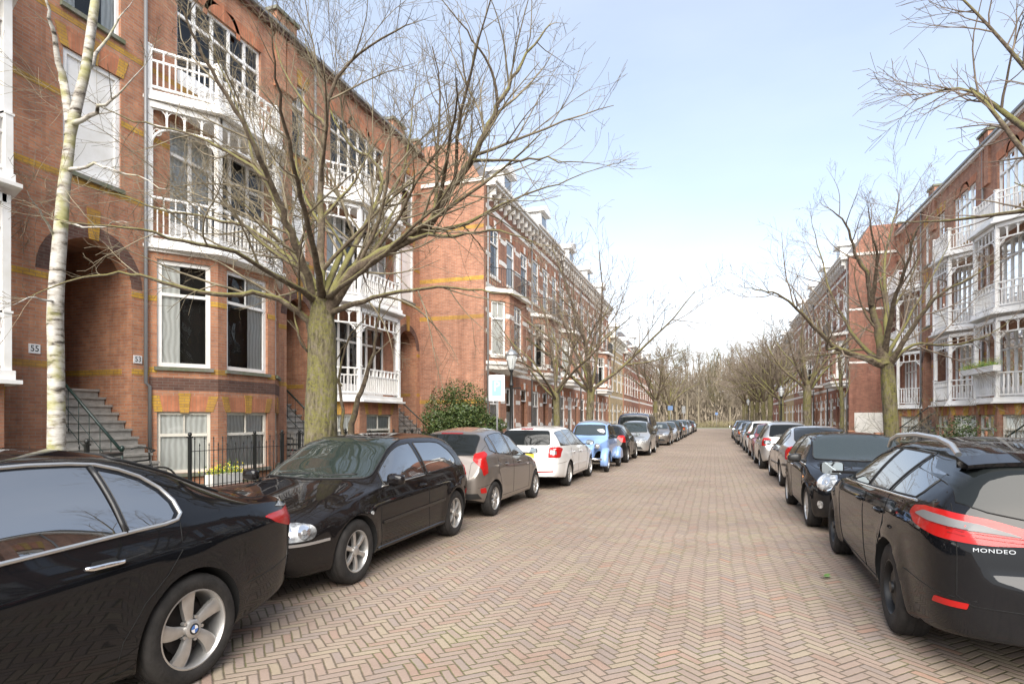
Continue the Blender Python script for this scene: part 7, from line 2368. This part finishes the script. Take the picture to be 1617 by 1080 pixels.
mt = Matrix(((1, 0, 0, 0), (0, 0, -1, -.020), (0, 1, 0, 2.46), (0, 0, 0, 1)))
text_mesh('letter', 'P', .40, M['sign_white'], pl, mt, .002, .9)
def small_sign(x, y, kind, label, H=2.6):
    root = empty('traffic_sign', (x, y, .1)); tag(root, label, 'sign')
    mb = MB(); mb.tube([(0, .03, 0), (0, .03, H)], .03, 8); mb.build('pole', M['lead'], root)
    mb = MB()
    if kind == 'round': mb.cyl((0, -.01, H - .3), .3, .02, 20, 'y'); mm = 'sign_blue'
    elif kind == 'blue': mb.box(-.25, .25, -.01, .01, H - .45, H); mm = 'sign_blue'
    else: mb.box(-.22, .22, -.01, .01, H - .9, H); mm = 'lamp_cap'
    mb.build('sign_plate', M[mm], root)
q = pt(1058, 662, 60); small_sign(q.x, q.y, 'blue', 'small blue sign on a post above the far left cars', 2.9)
q = pt(1079, 662, 75); small_sign(q.x, q.y, 'white', 'tall pale sign before the woodland on the left', 3.2)
q = pt(1131, 662, 110); small_sign(q.x, q.y, 'blue', 'blue sign standing at the end of the street', 2.8)

def bicycle(x, y, z, rz, m, label, lean=.10):
    root = empty('bicycle', (x, y, z)); tag(root, label, 'bicycle'); root.rotation_euler = (lean, 0, rz)
    wr = .34
    for wx in (-.53, .53):
        mb = MB(); mb.tube([(wx + wr * math.cos(2 * PI * i / 28), 0, wr + wr * math.sin(2 * PI * i / 28)) for i in range(29)], .018, 6, cap=False)
        w = mb.build('wheel', M['tyre'], root, recalc=False)
        sp = MB()
        for i in range(14):
            a = PI * 2 * i / 14; sp.tube([(wx, 0, wr), (wx + wr * math.cos(a), 0, wr + wr * math.sin(a))], .0025, 3, cap=False)
        sp.build('spokes', M['alu'], w, recalc=False)
    fr = MB(); bb = (-.05, 0, .30); st = (-.20, 0, .78); hd = (.36, 0, .82)
    for a, b in ((bb, st), (bb, (.38, 0, .74)), (st, hd), (st, (-.53, 0, wr)), (bb, (-.53, 0, wr)), (hd, (.53, 0, wr)), (hd, (.34, 0, 1.0)), (st, (-.23, 0, .92))): fr.tube([a, b], .016, 7)
    fr.build('frame', M[m], root)
    hb = MB(); hb.tube([(.18, -.28, .98), (.30, -.26, 1.02), (.36, 0, 1.02), (.30, .26, 1.02), (.18, .28, .98)], .013, 6); hb.build('handlebar', M['iron'], root)
    sd = MB(); sd.prism(rpoly([(-.38, -.09), (-.32, -.1), (-.08, -.02), (-.08, .02), (-.32, .1), (-.38, .09)], .03), .92, .975, 'xy'); sd.build('saddle', M['plastic'], root)
    ck = MB(); ck.cyl((-.05, -.03, .30), .08, .01, 16, 'y'); ck.tube([(-.05, -.05, .30), (-.13, -.06, .16)], .008, 5); ck.tube([(-.05, .05, .30), (.03, .06, .44)], .008, 5); ck.build('crank', M['alu'], root)
    mg = MB(); mg.tube([(-.53 + .37 * math.cos(a), 0, wr + .37 * math.sin(a)) for a in [.2 + i * .3 for i in range(9)]], .02, 4, cap=False); mg.build('mudguard', M['iron'], root, recalc=False)
bicycle(-9.45, 7.35, .1, R(78), 'iron', 'black bicycle leaning by the porch steps behind the saloon')
bicycle(-9.8, 14.6, .1, R(80), 'red_flower', 'red bicycle between the railing and the big tree', .12)
bicycle(-9.7, 18.6, .1, R(85), 'alu', 'silver bicycle in front of the white veranda house')
# stray leaf on the road
lf = MB(); r = random.Random(2)
for k in range(6):
    a = r.uniform(0, 6.28); p = Vector((.02 * math.cos(a), .02 * math.sin(a), .004 + k * .003)); d = Vector((math.cos(a), math.sin(a), .25)) * .075; s = Vector((-math.sin(a), math.cos(a), .1)) * .022
    lf.add([p, p + d * .5 + s, p + d, p + d * .5 - s], [(0, 1, 2, 3)])
o = lf.build('fallen_leaves', M['light_leaf'], recalc=False); q = pt(1297, 662, 1507 / 249.0); o.location = (q.x, q.y, .002); tag(o, 'small sprig of green leaves lying on the bricks', 'leaf')
# ================================================================ light, sky, camera
SUN_EL, SUN_AZ = 42, 167        # azimuth measured clockwise from +Y
w = bpy.data.worlds.new('World'); scene.world = w; w.use_nodes = True
nt = w.node_tree; bg = nt.nodes['Background']
sky = nt.nodes.new('ShaderNodeTexSky'); sky.sky_type = 'NISHITA'; sky.sun_disc = False
sky.sun_elevation = R(SUN_EL); sky.sun_rotation = R(SUN_AZ); sky.air_density = 1.0; sky.dust_density = 1.2; sky.ozone_density = 1.0
tc = nt.nodes.new('ShaderNodeTexCoord')
mp = nt.nodes.new('ShaderNodeMapping'); mp.inputs['Scale'].default_value = (1.0, 1.0, 3.0); nt.links.new(tc.outputs['Generated'], mp.inputs[0])
nz = nt.nodes.new('ShaderNodeTexNoise'); nz.inputs['Scale'].default_value = 1.6; nz.inputs['Detail'].default_value = 6; nz.inputs['Roughness'].default_value = .55; nt.links.new(mp.outputs[0], nz.inputs['Vector'])
sx = nt.nodes.new('ShaderNodeSeparateXYZ'); nt.links.new(tc.outputs['Generated'], sx.inputs[0])
# thin high cloud everywhere, thickening to white at the horizon
r1 = nt.nodes.new('ShaderNodeMapRange'); r1.inputs[1].default_value = .0; r1.inputs[2].default_value = .34; r1.inputs[3].default_value = 1.0; r1.inputs[4].default_value = .30
r1.interpolation_type = 'SMOOTHSTEP'
nt.links.new(sx.outputs[2], r1.inputs[0])
r2 = nt.nodes.new('ShaderNodeMapRange'); r2.inputs[1].default_value = .35; r2.inputs[2].default_value = .7; r2.inputs[3].default_value = -.04; r2.inputs[4].default_value = .05
nt.links.new(nz.outputs['Fac'], r2.inputs[0])
ad = nt.nodes.new('ShaderNodeMath'); ad.operation = 'ADD'; ad.use_clamp = True; nt.links.new(r1.outputs[0], ad.inputs[0]); nt.links.new(r2.outputs[0], ad.inputs[1])
mx = nt.nodes.new('ShaderNodeMix'); mx.data_type = 'RGBA'; nt.links.new(ad.outputs[0], mx.inputs[0]); nt.links.new(sky.outputs[0], mx.inputs[6]); mx.inputs[7].default_value = (5.5, 5.65, 5.85, 1)
nt.links.new(mx.outputs[2], bg.inputs[0]); bg.inputs[1].default_value = .145
sun = bpy.data.lights.new('sun', 'SUN'); sun.energy = 4.2; sun.angle = R(58); sun.color = (1, .95, .87)
so = bpy.data.objects.new('sun', sun); COL.objects.link(so)
az = R(SUN_AZ); el = R(SUN_EL)
dv = Vector((math.sin(az) * math.cos(el), math.cos(az) * math.cos(el), math.sin(el)))
so.rotation_euler = (-dv).to_track_quat('-Z', 'Y').to_euler(); so.location = (0, -10, 30)

cam = bpy.data.cameras.new('camera'); co = bpy.data.objects.new('camera', cam); COL.objects.link(co); scene.camera = co
cam.sensor_width = 36; cam.lens = 36 * 930 / 1617.0; cam.shift_y = (662 - 540) / 1617.0; cam.clip_end = 3000; cam.clip_start = .05
co.location = (0, 0, CAM_H); co.rotation_euler = (PI / 2, 0, TH)
scene.view_settings.view_transform = 'Standard'; scene.view_settings.look = 'None'; scene.view_settings.exposure = .94; scene.view_settings.gamma = 1
scene.render.resolution_x = 1024; scene.render.resolution_y = 683
scene.cycles.use_denoising = True; scene.cycles.max_bounces = 6; scene.cycles.transparent_max_bounces = 12; scene.cycles.diffuse_bounces = 3; scene.cycles.glossy_bounces = 3
